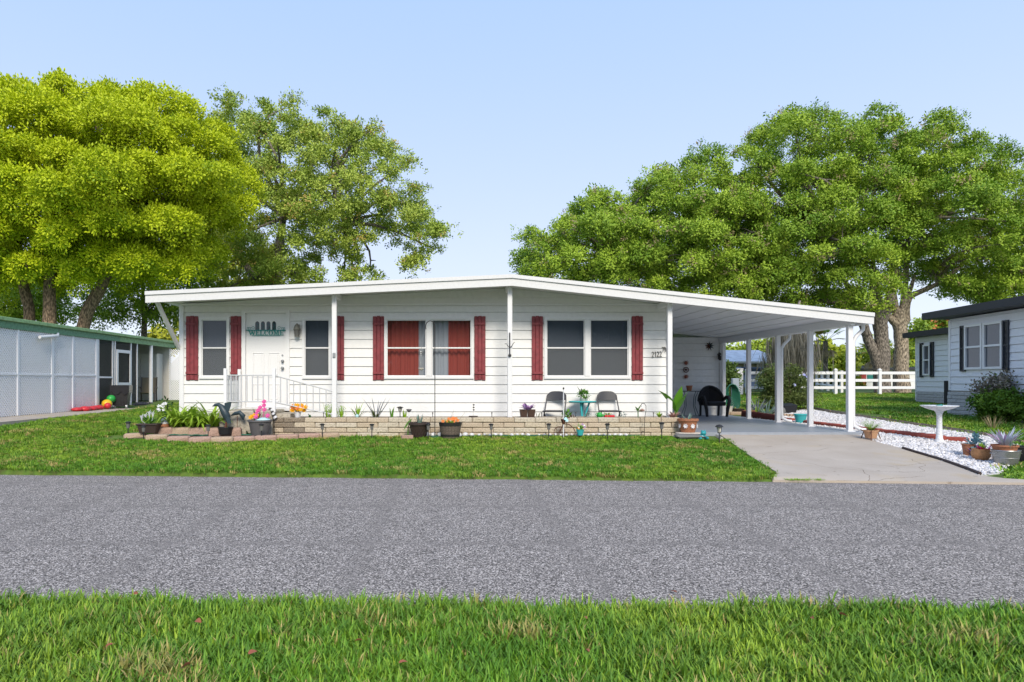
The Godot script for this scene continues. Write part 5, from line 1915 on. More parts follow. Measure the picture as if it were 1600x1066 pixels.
func edging() -> void:
	# two curved rows of split edging stones round the bed before the landing
	var t := thing("edging_stones", "curved row of pinkish edging stones along the grass below the landing", "edging")
	var st := mk()
	cbox(st, Vector3.ZERO, Vector3(0.36, 0.13, 0.17), 0.022, Basis(), 0.012)
	st.generate_normals()
	var mesh := st.commit()
	var line := [[198, 681], [232, 683.5], [266, 686], [300, 687.5], [334, 687.5], [368, 686], [402, 684.5], [436, 683], [470, 681.5], [500, 680.5]]
	for i in line.size():
		var p := ug(line[i][0] + 14, line[i][1] + 5)
		again("edging_stone", mesh, [M.edging_pink, M.edging_tan][rng.randi() % 2], t, Vector3(p.x, gy(p.x, p.y) + 0.05, p.y), Basis(Vector3.UP, rng.randf_range(-0.07, 0.07) + [0.35, 0.0, -0.05, 0, 0, 0.06, 0.06, 0.06, 0.06, 0.06][i]).scaled(Vector3(1.1, rng.randf_range(0.95, 1.1), 1)))
	t = thing("edging_stones", "shorter upper row of tan edging stones holding the strap-leaf bed", "edging")
	for i in 5:
		var x := wx(258 + i * 26.5, 13.12)
		again("edging_stone", mesh, [M.edging_tan, M.edging_pink][rng.randi() % 2], t, Vector3(x, gy(x, -13.1) + 0.10, -13.1), Basis(Vector3.UP, rng.randf_range(-0.05, 0.05)).scaled(Vector3(0.95, 1.5, 0.9)))
	st = mk()
	span(st, wx(250, 13.3), wx(343, 13.3) - 0.005, 0.2, 0.45, -14.3, -13.18)
	part("bed_soil", st, M.soil, t)
	var bed := sheet(rect(wx(205, 12.95), wx(500, 12.95), -13.36, -12.8), 0.035, 0.3, 0.05)
	structure("bed_ground", bed, M.soil)
	# white pebbles along the foot of the planter
	t = thing("pebble_row", "row of white pebbles along the foot of the block planter", "pebbles")
	st = mk()
	ball(st, Vector3.ZERO, Vector3(0.07, 0.042, 0.05), 10)
	st.generate_normals()
	var pm := st.commit()
	var px := 655.0
	while px < 985.0:
		if px < 740.0 or px > 845.0 or rng.randf() < 0.9:
			var p := gp(px, 13.1 + rng.randf_range(-0.03, 0.03))
			var s := rng.randf_range(0.75, 1.25) if px < 740.0 else rng.randf_range(0.45, 0.7)
			again("pebble", pm, M.white_gloss, t, p + Vector3(0, 0.055, 0), Basis(Vector3.UP, rng.randf() * 3.0).scaled(Vector3.ONE * s))
		px += rng.randf_range(9.5, 12.5) if px < 740.0 else 8.5
	# hose lying along the wall
	for q in [[[250, 325], "green garden hose lying between the two edging rows"], [[680, 1000], "green garden hose lying along the foot of the planter"], [[345, 400], "green garden hose end lying before the landing"]]:
		var h := thing("garden_hose", q[1], "hose")
		st = mk()
		var pts := []
		var n := 30
		for i in n + 1:
			var x: float = lerpf(q[0][0], q[0][1], float(i) / n)
			var dd := 13.17 if q[0][0] == 680 else 12.98
			dd += 0.03 * sin(i * 0.9) if q[0][0] != 345 else 0.1
			pts.append(gp(x, dd, 0.065 if q[0][0] != 680 else 0.03))
		tube(st, pts, 0.014, 7)
		part("hose_line", st, M.hose_green, h)

func bed_things() -> void:
	rng.seed = 301
	# lily pot at the far corner of the edging
	var t := thing("lily_pot", "dark trough pot of white calla lilies on the edging corner", "plant pot", gp(233, 12.95, 0.11))
	var st := mk()
	hexa(st, [Vector3(-0.17, 0, 0.11), Vector3(0.17, 0, 0.11), Vector3(0.17, 0, -0.11), Vector3(-0.17, 0, -0.11), Vector3(-0.22, 0.2, 0.14), Vector3(0.22, 0.2, 0.14), Vector3(0.22, 0.2, -0.14), Vector3(-0.22, 0.2, -0.14)])
	cbox(st, Vector3(0, 0.195, 0), Vector3(0.48, 0.04, 0.32), 0.012)
	part("pot", st, M.brown_resin, t)
	tufts(t, "leaf", M.green, Vector3(0, 0.21, 0), 16, 0.15, 0.32, 0.026, 1.1, 0.9, 0.1)
	for q in [[-0.06, 0.36, 0.05], [0.03, 0.42, 0.06], [0.09, 0.40, 0.02], [-0.15, 0.33, 0.04]]:
		st = mk()
		tube(st, [Vector3(q[0] * 0.5, 0.2, 0), Vector3(q[0], q[1] - 0.05, q[2])], 0.006, 5)
		lathe(st, [[0.004, -0.06], [0.016, -0.02], [0.03, 0.03], [0.05, 0.06]], Vector3(q[0], q[1], q[2]), 10)
		blade(st, Vector3(q[0], q[1] + 0.03, q[2]), Vector3(0.3, 1, -0.2), 0.09, 0.03, 0.4, 3)
		part("lily_flower", st, M.white_petal, t)
	t.scale = Vector3.ONE * 0.84
	# gnome-like ornament: a little roofed figure, and white flowers behind
	t = thing("garden_ornament", "small orange and white garden ornament with blue dome beside the strap leaves", "ornament", gp(257, 13.25, 0.12))
	st = mk()
	lathe(st, [[0.0, 0.0], [0.07, 0.0], [0.085, 0.06], [0.07, 0.12], [0.0, 0.12]], Vector3.ZERO, 14)
	part("base", st, M.terracotta, t)
	st = mk()
	lathe(st, [[0.06, 0.115], [0.075, 0.13], [0.06, 0.16], [0.0, 0.165]], Vector3.ZERO, 14)
	part("collar", st, M.white_gloss, t)
	st = mk()
	lathe(st, [[0.07, 0.16], [0.068, 0.19], [0.045, 0.235], [0.0, 0.26]], Vector3.ZERO, 14)
	part("dome", st, M.blue_grey, t)
	t = thing("white_flower_plant", "white flowering plant with dark leaves behind the strap-leaf clump", "plant", gp(259, 13.8))
	st = mk()
	bush(st, Vector3(0, 0.55, 0), Vector3(0.16, 0.18, 0.14), 60, 0.09, 0.022)
	for i in 6: tube(st, [Vector3(0, -0.05, 0), Vector3(rng.randfn() * 0.07, 0.6, rng.randfn() * 0.05)], 0.006, 4)
	part("foliage", st, M.green_dark, t)
	for i in 9:
		st = mk()
		flower(st, Vector3(rng.randfn() * 0.07, 0.48 + rng.randf() * 0.14, 0.14), 0.04, 5)
		part("blossom", st, M.white_petal, t)
	# strap-leaf clump
	for q in [[276, 13.45, "clump of green strap leaves nearest the lattice house, on the edging bed"], [303, 13.4, "tall green strap-leaf clump in the middle of the edging bed"], [329, 13.45, "green strap-leaf clump next to the bird sculpture"]]:
		t = thing("strap_leaf_plant", q[2].replace("nearest the", "towards the"), "plant", Vector3(wx(q[0], q[1]), 0.45, -q[1]), 0.0, "strap-leaf plants in the edging bed")
		tufts(t, "leaf", M.green_lily, Vector3(0, -0.02, 0), 64, 0.42, 0.8, 0.030, 0.8, 1.9, 0.17)
		tufts(t, "leaf", M.green_bright, Vector3(0, -0.02, 0), 20, 0.35, 0.65, 0.026, 1.2, 2.2, 0.17)
	# heron in a black pot
	t = thing("bird_sculpture", "dark blue-grey metal bird sculpture with raised wings in black pot", "sculpture", gp(352, 13.0, 0.08))
	st = mk()
	pot_shape(st, 0.115, 0.135, 0.14, 0.012, 20)
	part("pot", st, M.black_plastic, t)
	st = mk()
	tube(st, [Vector3(0.0, 0.1, 0), Vector3(0.02, 0.24, 0)], [0.028, 0.02], 8)
	part("perch", st, M.rust, t)
	st = mk()
	tube(st, [Vector3(0.05, 0.24, 0), Vector3(0.03, 0.33, 0), Vector3(-0.02, 0.44, 0), Vector3(-0.08, 0.53, 0), Vector3(-0.13, 0.565, 0), Vector3(-0.19, 0.56, 0), Vector3(-0.25, 0.53, 0)], [0.03, 0.07, 0.075, 0.05, 0.035, 0.03, 0.004], 10)
	part("body", st, M.patina, t)
	for q in [[[Vector3(-0.02, 0.42, 0.03), Vector3(0.0, 0.60, 0.05), Vector3(0.13, 0.62, 0.06), Vector3(0.12, 0.54, 0.06), Vector3(0.06, 0.40, 0.04)]], [[Vector3(0.02, 0.38, 0.06), Vector3(0.12, 0.30, 0.07), Vector3(0.13, 0.2, 0.07), Vector3(0.05, 0.22, 0.06)]]]:
		st = mk()
		var a: Array = q[0]
		var back := []
		for v in a: back.append(v - Vector3(0, 0, 0.02))
		face(st, a.duplicate(), Vector3(0.04, 0.45, -0.5))
		face(st, back.duplicate(), Vector3(0.04, 0.45, 0.5))
		for i in a.size(): face(st, [a[i], a[(i + 1) % a.size()], back[(i + 1) % a.size()], back[i]], Vector3(0.05, 0.42, 0.04))
		part("wing", st, M.patina, t)
	t = thing("metal_fish", "dark metal fish ornament on a rod before the beige landing", "ornament", gp(371, 13.15, 0.05))
	st = mk()
	tube(st, [Vector3(-0.02, -0.1, 0), Vector3(0.0, 0.36, 0)], 0.006, 6)
	part("rod", st, M.rust, t)
	st = mk()
	tube(st, [Vector3(-0.13, 0.37, 0), Vector3(-0.05, 0.41, 0), Vector3(0.04, 0.43, 0), Vector3(0.11, 0.36, 0), Vector3(0.11, 0.28, 0)], [0.006, 0.035, 0.045, 0.05, 0.008], 8)
	part("body", st, M.patina, t)
	# grey pot with pink and yellow flowers
	t = pot("grey round pot with pink and yellow flowers before the landing", gp(406, 13.0, 0.07), 0.155, 0.215, 0.29, M.grey_resin, "plant pot", 0.022, "flower_pot")
	st = mk()
	ball(st, Vector3(0.06, 0.29, 0.03), Vector3(0.15, 0.045, 0.12), 14)
	part("glazed_disc", st, M.pale_aqua, t)
	for q in [[-0.14, 0.34, 0.11, "yellow"], [-0.09, 0.37, 0.09, "yellow"], [-0.02, 0.36, 0.09, "yellow"], [-0.05, 0.40, 0.07, "pink"], [-0.02, 0.46, 0.06, "pink"], [0.02, 0.52, 0.05, "pink"], [0.09, 0.56, 0.04, "pink"], [0.09, 0.63, 0.03, "pink"], [0.10, 0.48, 0.05, "pink"], [0.17, 0.37, 0.08, "pink"], [-0.04, 0.35, 0.12, "pink"]]:
		st = mk()
		flower(st, Vector3(q[0], q[1], q[2]), 0.055, 6)
		flower(st, Vector3(q[0] + 0.01, q[1] + 0.015, q[2] + 0.01), 0.035, 5)
		tube(st, [Vector3(q[0] * 0.6, 0.25, q[2] * 0.5), Vector3(q[0], q[1], q[2] - 0.005)], 0.004, 4)
		part("blossom", st, M[q[3]], t)
	tufts(t, "leaf", M.green_dark, Vector3(-0.05, 0.25, 0), 10, 0.1, 0.3, 0.014, 0.8, 0.6, 0.08)
	# striped bird stake
	t = thing("striped_stake", "black and white striped garden stake figure at the landing's edge", "ornament", gp(425, 13.3, 0.05))
	st = mk()
	tube(st, [Vector3(0.05, -0.1, 0), Vector3(0.03, 0.33, 0)], 0.006, 6)
	part("rod", st, M.black_metal, t)
	var cs := [Vector3(0.07, 0.30, 0), Vector3(0.045, 0.335, 0), Vector3(0.03, 0.37, 0), Vector3(0.01, 0.405, 0), Vector3(0.0, 0.44, 0), Vector3(-0.02, 0.475, 0), Vector3(-0.055, 0.49, 0), Vector3(-0.09, 0.47, 0)]
	for i in cs.size() - 1:
		st = mk()
		tube(st, [cs[i], cs[i + 1]], [0.042 - i * 0.004, 0.040 - i * 0.004] if i < 6 else [0.018, 0.004], 8)
		part("stripe", st, M.black_metal if i % 2 else M.white_gloss, t)
	# fluffy seedlings before the landing
	t = thing("small_weed", "small dark green weed growing before the landing", "plant", gp(388, 13.15, 0.03))
	st = mk()
	tuft(st, Vector3.ZERO, 9, 0.08, 0.2, 0.02, 0.8, 0.8, 0.03)
	part("foliage", st, M.green_dark, t)

func ledge_things() -> void:
	rng.seed = 401
	# yellow flowers
	var t := pot("yellow and orange flowers in a small white pot on the ledge", spot(465, 13.55), 0.05, 0.065, 0.11, M.white_gloss, "flowers", 0.008, "flower_pot")
	for i in 16:
		var st := mk()
		var c := Vector3(rng.randfn() * 0.08, 0.13 + rng.randf() * 0.12, 0.05 + rng.randfn() * 0.02)
		flower(st, c, 0.055, 7)
		flower(st, c + Vector3(0, 0.01, 0.012), 0.03, 5)
		part("blossom", st, M.yellow if i % 3 else M.orange, t)
	tufts(t, "leaf", M.green, Vector3(0, 0.08, 0), 9, 0.1, 0.26, 0.012, 0.9, 0.7, 0.04)
	# upright plants
	for q in [[484, 0.13, 3, "green_dark", "small dark upright shoot beside the yellow flowers", 0.02], [513, 0.34, 9, "green_bright", "spiky light-green foxtail plant beside the sloping rail's post", 0.016], [533, 0.30, 9, "green_bright", "spiky light-green foxtail plant between post and snake plants", 0.016], [612, 0.27, 5, "green", "broad snake plant with pointed leaves next to the bronze lantern", 0.024], [632, 0.19, 6, "green_bright", "short pale snake plant between lantern and white stake", 0.02], [842, 0.16, 2, "green_olive", "single yellowing leaf shoot beside the purple plant", 0.03]]:
		t = thing("ledge_plant", q[4], "plant", spot(q[0], 13.6), 0.0)
		tufts(t, "leaf", M[q[3]], Vector3(0, -0.02, 0), q[2], q[1] * 0.55, q[1] * 1.05, q[5], 0.32, 0.15, 0.05)
		if q[5] == 0.016:
			var st := mk()
			for k in 90:
				var a := rng.randf() * TAU
				blade(st, Vector3(rng.randfn() * 0.035, rng.randf() * q[1] * 0.7, rng.randfn() * 0.035), Vector3(cos(a), 0.9, sin(a)), 0.05, 0.006, 0.3, 2)
			part("needles", st, M.green_bright, t)
	t = thing("ledge_plant", "arching green spider plant over a blue glass ball", "plant", spot(559, 13.6))
	tufts(t, "leaf", M.green_bright, Vector3(0, -0.02, 0), 14, 0.2, 0.36, 0.014, 0.6, 0.7, 0.04)
	tufts(t, "leaf", M.green_dark, Vector3(0, -0.02, 0), 6, 0.25, 0.36, 0.01, 1.2, 1.3, 0.04)
	t = thing("glass_ball", "small pale blue glass ball at the spider plant's foot", "ornament", spot(558, 13.48))
	var st := mk()
	ball(st, Vector3(0, 0.032, 0), Vector3(0.036, 0.036, 0.036), 16)
	part("ball_body", st, M.pale_blue, t)
	t = thing("ledge_plant", "grey-violet grassy plant with long arching leaves on the ledge", "plant", spot(588, 13.6))
	tufts(t, "leaf", M.grey_leaf, Vector3(0, -0.02, 0), 16, 0.35, 0.56, 0.010, 0.75, 0.35, 0.05)
	tufts(t, "leaf", M.green_olive, Vector3(0, -0.02, 0), 12, 0.18, 0.32, 0.013, 1.0, 1.5, 0.06)
	# feeder stake
	t = thing("feeder_stake", "small tray feeder with three hanging black birds on the ledge", "bird feeder", spot(739.5, 13.5))
	st = mk()
	lathe(st, [[0.0, 0.012], [0.085, 0.012], [0.095, 0.03], [0.085, 0.03], [0.08, 0.02], [0.0, 0.02]], Vector3.ZERO, 16)
	part("tray", st, M.brown_resin, t)
	st = mk()
	tube(st, [Vector3(0, -0.02, 0), Vector3(0, 0.26, 0)], 0.002, 4)
	part("wire", st, M.grey_metal, t)
	for y in [0.25, 0.20, 0.15]:
		st = mk()
		ball(st, Vector3(0.008, y, 0), Vector3(0.02, 0.016, 0.014), 10)
		part("bird", st, M.black_metal, t)
	# purple plant in a twin pot
	t = thing("purple_plant", "purple-leaved plant in a brown twin pot on the ledge", "plant", spot(824, 13.6))
	for s in [-1, 1]:
		st = mk()
		hexa(st, [Vector3(s * 0.072 - 0.06, 0, 0.07), Vector3(s * 0.072 + 0.06, 0, 0.07), Vector3(s * 0.072 + 0.06, 0, -0.07), Vector3(s * 0.072 - 0.06, 0, -0.07), Vector3(s * 0.08 - 0.072, 0.155, 0.085), Vector3(s * 0.08 + 0.072, 0.155, 0.085), Vector3(s * 0.08 + 0.072, 0.155, -0.085), Vector3(s * 0.08 - 0.072, 0.155, -0.085)])
		part("pot", st, M.brown_wood, t)
	tufts(t, "leaf", M.violet_leaf, Vector3(0, 0.15, 0), 16, 0.12, 0.22, 0.036, 1.3, 1.1, 0.07)
	tufts(t, "leaf", M.silver_leaf, Vector3(0, 0.15, 0), 5, 0.1, 0.17, 0.026, 1.3, 0.9, 0.07)
	# folding chairs
	folding_chair(terrace(866, 14.1), -0.4, "charcoal metal folding chair beside the purple plant, turned aside")
	folding_chair(terrace(952.5, 14.1), 0.04, "charcoal metal folding chair facing the lane under the window's edge")
	# turquoise table with a plant
	t = thing("side_table", "small turquoise pedestal table between two folding chairs", "table", terrace(910, 14.08))
	st = mk()
	lathe(st, [[0.0, 0.622], [0.27, 0.622], [0.285, 0.632], [0.285, 0.65], [0.0, 0.65]], Vector3.ZERO, 28, 1, 0.7, true)
	part("table_top", st, M.teal_paint, t)
	for q in [[-0.03, 0.05], [0.085, 0.0], [0.02, -0.09]]:
		st = mk()
		tube(st, [Vector3(q[0] * 2.2, 0.0, q[1] * 2.0), Vector3(q[0] * 0.6, 0.34, q[1] * 0.8), Vector3(q[0] * 1.7, 0.624, q[1] * 1.5)], [0.022, 0.018, 0.022], 8)
		part("leg", st, M.teal_paint, t)
	t = thing("potted_plant", "leafy green plant in a shallow grey bowl on the turquoise table", "plant", terrace(912, 14.08) + Vector3(0, 0.65, 0))
	st = mk()
	pot_shape(st, 0.06, 0.08, 0.055, 0.006, 18)
	part("bowl", st, M.pale_stone, t)
	st = mk()
	bush(st, Vector3(0, 0.12, 0), Vector3(0.12, 0.085, 0.1), 120, 0.07, 0.02)
	part("foliage", st, M.green, t)
	st = mk()
	blade(st, Vector3(-0.03, 0.1, 0), Vector3(-0.5, 1, 0.1), 0.25, 0.03, 0.2, 4)
	part("leaf", st, M.green_dark, t)
	# white rod with a black knob
	t = thing("garden_stake", "thin white stake with black knob standing before the bicycle planter", "stake", gp(880.5, 13.0))
	st = mk()
	tube(st, [Vector3(0, -0.05, 0), Vector3(0, 0.93, 0)], 0.011, 8)
	part("rod", st, M.white_gloss, t)
	st = mk()
	ball(st, Vector3(0, 0.95, 0), Vector3(0.017, 0.025, 0.017), 10)
	part("knob", st, M.black_metal, t)
	# plant in front of the first chair, low pots in front of the second
	t = thing("ledge_plant", "round dark-leaved plant before the turned folding chair", "plant", spot(886, 13.55))
	st = mk()
	bush(st, Vector3(0, 0.05, 0), Vector3(0.1, 0.07, 0.07), 60, 0.07, 0.022)
	part("foliage", st, M.green, t)
	t = thing("ledge_plant", "tiny blue-grey plant under the turquoise table", "plant", spot(918, 13.55))
	st = mk()
	bush(st, Vector3(0, 0.03, 0), Vector3(0.06, 0.04, 0.05), 40, 0.05, 0.014)
	part("foliage", st, M.green_blue, t)
	t = thing("watering_can", "bright green plastic watering can on the ledge by the chair", "watering can", spot(937, 13.55))
	st = mk()
	lathe(st, [[0.0, 0.0], [0.05, 0.0], [0.055, 0.06], [0.04, 0.095], [0.0, 0.1]], Vector3.ZERO, 16)
	tube(st, [Vector3(0.04, 0.03, 0), Vector3(0.1, 0.05, 0.01)], [0.022, 0.014], 8)
	tube(st, [Vector3(-0.045, 0.03, 0), Vector3(-0.085, 0.06, 0), Vector3(-0.045, 0.09, 0)], 0.008, 6)
	part("can_body", st, M.green_plastic, t)
	t = thing("red_tray", "low red tray of succulents beside the green watering can", "tray", spot(952, 13.55))
	st = mk()
	cbox(st, Vector3(0, 0.022, 0), Vector3(0.2, 0.044, 0.1), 0.01)
	part("tray_body", st, M.red_plastic, t)
	st = mk()
	bush(st, Vector3(-0.05, 0.05, 0), Vector3(0.11, 0.025, 0.05), 60, 0.035, 0.012)
	part("foliage", st, M.green_bright, t)
	t = thing("ledge_plant", "small silvery plant beside the second folding chair", "plant", spot(973, 13.55))
	st = mk()
	bush(st, Vector3(0, 0.04, 0), Vector3(0.07, 0.05, 0.05), 40, 0.05, 0.012)
	part("foliage", st, M.green_blue, t)
	# tulip stake, small succulent
	t = thing("tulip_stake", "green metal leaf stake with pinkish bud on the ledge", "ornament", spot(997, 13.5))
	st = mk()
	tube(st, [Vector3(0, -0.02, 0), Vector3(0, 0.14, 0)], 0.011, 6)
	part("stem", st, M.green_metal, t)
	for q in [[-0.5, 0.9, 0.13], [0.3, 1.0, 0.16], [-0.8, 0.5, 0.11], [0.9, 0.5, 0.1]]:
		st = mk()
		blade(st, Vector3(0, 0.12, 0), Vector3(q[0], q[1], 0.3), q[2], 0.032, 0.5, 4)
		part("leaf", st, M.green, t)
	st = mk()
	tube(st, [Vector3(0.02, 0.13, 0), Vector3(0.08, 0.15, 0), Vector3(0.13, 0.14, 0)], [0.01, 0.028, 0.012], 8)
	part("bud", st, M.pink_grey_leaf, t)
	t = thing("ledge_plant", "small star-shaped succulent on the ledge by the house number", "plant", spot(1030, 13.55))
	tufts(t, "leaf", M.green_bright, Vector3.ZERO, 12, 0.08, 0.14, 0.022, 0.9, 0.3, 0.02)
	# curled hook in front of the wall
	t = thing("curled_hook", "small curled black wire hook at the planter wall", "garden hook", gp(1007, 13.22))
	st = mk()
	var pts := [Vector3(0, -0.05, 0), Vector3(0, 0.1, 0), Vector3(0.005, 0.36, 0), Vector3(0.03, 0.5, 0), Vector3(0.03, 0.59, 0), Vector3(0, 0.64, 0), Vector3(-0.05, 0.64, 0), Vector3(-0.07, 0.6, 0), Vector3(-0.06, 0.58, 0)]
	tube(st, pts, 0.006, 6)
	part("rod", st, M.black_metal, t)
	st = mk()
	tube(st, [Vector3(0.0, 0.1, 0), Vector3(-0.05, 0.1, 0), Vector3(-0.065, 0.06, 0), Vector3(-0.065, -0.03, 0)], 0.007, 6)
	part("foot_step", st, M.black_metal, t)

func folding_chair(p: Vector3, turn: float, label: String) -> void:
	var t := thing("folding_chair", label, "chair", p, turn, "folding chairs on the terrace")
	var st := mk()
	cbox(st, Vector3(0, 0.445, 0.03), Vector3(0.39, 0.025, 0.38), 0.01)
	part("seat", st, M.charcoal_metal, t)
	st = mk()
	var n := 14
	var front := []
	for i in n + 1:
		var x := lerpf(-0.2, 0.2, float(i) / n)
		var e := absf(x) / 0.2
		front.append([x, 0.85 - 0.075 * pow(e, 4.0), -0.2 - 0.03 * (1.0 - e * e)])
	for i in n:
		var a: Array = front[i]
		var b: Array = front[i + 1]
		hexa(st, [Vector3(a[0], 0.665, a[2] + 0.03), Vector3(b[0], 0.665, b[2] + 0.03), Vector3(b[0], 0.665, b[2] + 0.015), Vector3(a[0], 0.665, a[2] + 0.015), Vector3(a[0], a[1], a[2] + 0.0), Vector3(b[0], b[1], b[2] + 0.0), Vector3(b[0], b[1], b[2] - 0.014), Vector3(a[0], a[1], a[2] - 0.014)])
	part("backrest", st, M.charcoal_metal, t)
	for s in [-1, 1]:
		st = mk()
		tube(st, [Vector3(s * 0.215, 0.0, 0.2), Vector3(s * 0.212, 0.4, -0.02), Vector3(s * 0.205, 0.66, -0.17), Vector3(s * 0.195, 0.77, -0.2)], 0.012, 8)
		part("leg", st, M.charcoal_metal, t)
		st = mk()
		tube(st, [Vector3(s * 0.185, 0.0, -0.22), Vector3(s * 0.19, 0.25, -0.05), Vector3(s * 0.19, 0.43, 0.08)], 0.011, 8)
		part("leg", st, M.charcoal_metal, t)
	for q in [[0.1, 0.145], [0.12, -0.135]]:
		st = mk()
		tube(st, [Vector3(-0.2, q[0], q[1]), Vector3(0.2, q[0], q[1])], 0.008, 6)
		part("stretcher", st, M.charcoal_metal, t)

func front_things() -> void:
	rng.seed = 501
	# brown pot with upright leaves and one big ear
	var t := pot("brown carved resin pot with upright leaves before the planter", gp(655, 13.0, 0.03), 0.125, 0.185, 0.28, M.brown_resin, "plant pot", 0.03)
	var st := mk()
	for k in 16:
		for s in [-1, 1]:
			var a0 := TAU * k / 16.0
			var pts := []
			for i in 5:
				var f := i / 4.0
				var r := lerpf(0.132, 0.172, f) + 0.003
				pts.append(Vector3(r * cos(a0 + s * f * 0.5), 0.03 + 0.17 * f, r * sin(a0 + s * f * 0.5)))
			tube(st, pts, 0.006, 4)
	part("relief", st, M.brown_resin, t)
	tufts(t, "leaf", M.green_blue, Vector3(0, 0.24, 0), 8, 0.12, 0.26, 0.02, 0.35, 0.1, 0.06)
	tufts(t, "leaf", M.twig_brown, Vector3(0, 0.24, 0), 4, 0.15, 0.24, 0.01, 0.9, 0.1, 0.06)
	t = thing("elephant_ear", "single large elephant-ear leaf beside the brown pot", "plant", gp(637.5, 13.05))
	st = mk()
	tube(st, [Vector3(0, -0.03, 0), Vector3(0.0, 0.2, 0), Vector3(0.06, 0.36, 0.02)], [0.014, 0.01, 0.008], 6)
	part("stem", st, M.green, t)
	st = mk()
	blade(st, Vector3(0.07, 0.37, 0.03), Vector3(-0.75, -1.0, 0.25), 0.26, 0.085, 0.1, 7, 0.12, 0.4)
	part("leaf", st, M.green, t)
	# half-barrel
	t = thing("barrel_planter", "half wine-barrel planter with orange flowers and long dark spikes", "planter", gp(703.5, 13.0, 0.0))
	for k in 22:
		st = mk()
		var a := TAU * k / 22.0
		var b := TAU * (k + 0.93) / 22.0
		var v := []
		for q in [[0.17, 0.0], [0.215, 0.30]]:
			for e in [[a, 1.0], [b, 1.0], [b, 0.88], [a, 0.88]]: v.append(Vector3(q[0] * e[1] * cos(e[0]), q[1], -q[0] * e[1] * sin(e[0])))
		hexa(st, [v[0], v[1], v[2], v[3], v[4], v[5], v[6], v[7]])
		part("stave", st, M.barrel_wood, t)
	for q in [[0.045, 0.085, 0.181, 0.187], [0.245, 0.31, 0.212, 0.222]]:
		st = mk()
		lathe(st, [[q[2] - 0.02, q[0]], [q[2], q[0]], [q[3], q[1]], [q[3] - 0.02, q[1]]], Vector3.ZERO, 28, 1, 1, true)
		part("hoop", st, M.black_metal, t)
	st = mk()
	lathe(st, [[0.0, 0.27], [0.185, 0.27]], Vector3.ZERO, 20)
	part("soil", st, M.soil, t)
	for i in 9:
		st = mk()
		flower(st, Vector3(rng.randf_range(-0.16, 0.16), 0.32 + rng.randf() * 0.07, 0.06 + rng.randf() * 0.08), 0.04, 6)
		part("blossom", st, M.orange, t)
	tufts(t, "leaf", M.green_bright, Vector3(0, 0.27, 0), 22, 0.08, 0.16, 0.012, 1.2, 0.6, 0.14)
	for q in [[-0.03, 0.45, 0.32], [0.04, 0.12, 0.3], [0.11, 1.0, 0.33], [-0.13, -0.5, 0.16]]:
		st = mk()
		blade(st, Vector3(q[0], 0.28, 0.03), Vector3(q[1], 1.3, 0), q[2], 0.018, 0.1, 4)
		part("spike_leaf", st, M.twig_brown, t)
	# tall hook
	t = thing("shepherd_hook", "tall thin black garden hook arching before the red-curtained window", "garden hook", gp(679.5, 13.05))
	st = mk()
	var pts := [Vector3(0, -0.1, 0), Vector3(0, 1.2, 0)]
	for i in 9:
		var a := PI * i / 8.0
		pts.append(Vector3(-0.09 + 0.09 * cos(a), 2.12 + 0.12 * sin(a), 0))
	pts.append(Vector3(-0.17, 2.08, 0))
	pts[1] = Vector3(0.0, 1.9, 0)
	tube(st, pts, 0.008, 7)
	part("rod", st, M.black_metal, t)
	st = mk()
	lathe(st, [[0.0, 0.0], [0.1, 0.0], [0.09, 0.025], [0.03, 0.04], [0.0, 0.045]], Vector3.ZERO, 14)
	part("foot", st, M.hose_green, t)
	# wire feeder hanging on the hook
	t = thing("wire_feeder", "coiled wire bird feeder hanging from the garden hook", "bird feeder", gp(679.5, 13.05) + Vector3(-0.265, 1.32, 0.0))
	st = mk()
	var coil := []
	for i in 90:
		var a := i * 0.62
		coil.append(Vector3(0.05 * cos(a), 0.02 + i * 0.0035, 0.05 * sin(a)))
	tube(st, coil, 0.003, 4)
	tube(st, [Vector3(0, 0.33, 0), Vector3(0.03, 0.6, 0), Vector3(0.095, 0.77, 0)], 0.0025, 4)
	part("wire_coil", st, M.galvanised, t)
	st = mk()
	lathe(st, [[0.0, -0.03], [0.04, -0.02], [0.055, 0.01], [0.055, 0.02], [0.0, 0.02]], Vector3.ZERO, 12)
	part("cup", st, M.pale_stone, t)
	# brick at the foot
	t = thing("loose_brick", "weathered loose brick at the foot of the brown pot", "brick", gp(636, 12.85, 0.0), 0.3)
	st = mk()
	cbox(st, Vector3(0, 0.045, 0), Vector3(0.22, 0.09, 0.1), 0.008, Basis(), 0.005)
	part("brick_body", st, M.edging_pink, t)
	# bicycle planter
	t = thing("bicycle_planter", "rusty metal tricycle planter leaning on the block wall", "ornament", gp(884, 13.05))
	st = mk()
	for i in 24:
		var a := TAU * i / 24.0
		var b := TAU * (i + 1) / 24.0
		tube(st, [Vector3(-0.12 + 0.105 * cos(a), 0.11 + 0.105 * sin(a), 0), Vector3(-0.12 + 0.105 * cos(b), 0.11 + 0.105 * sin(b), 0)], 0.006, 5, false)
	for i in 8:
		var a := TAU * i / 8.0
		tube(st, [Vector3(-0.12, 0.11, 0), Vector3(-0.12 + 0.105 * cos(a), 0.11 + 0.105 * sin(a), 0)], 0.0025, 4)
	part("front_wheel", st, M.rust, t)
	for s in [-1, 1]:
		st = mk()
		for i in 16:
			var a := TAU * i / 16.0
			var b := TAU * (i + 1) / 16.0
			tube(st, [Vector3(0.24 + 0.055 * cos(a), 0.06 + 0.055 * sin(a), s * 0.08), Vector3(0.24 + 0.055 * cos(b), 0.06 + 0.055 * sin(b), s * 0.08)], 0.006, 5, false)
		part("rear_wheel", st, M.rust, t)
	st = mk()
	tube(st, [Vector3(-0.12, 0.11, 0.01), Vector3(-0.06, 0.24, 0.01), Vector3(0.02, 0.38, 0)], 0.011, 7)
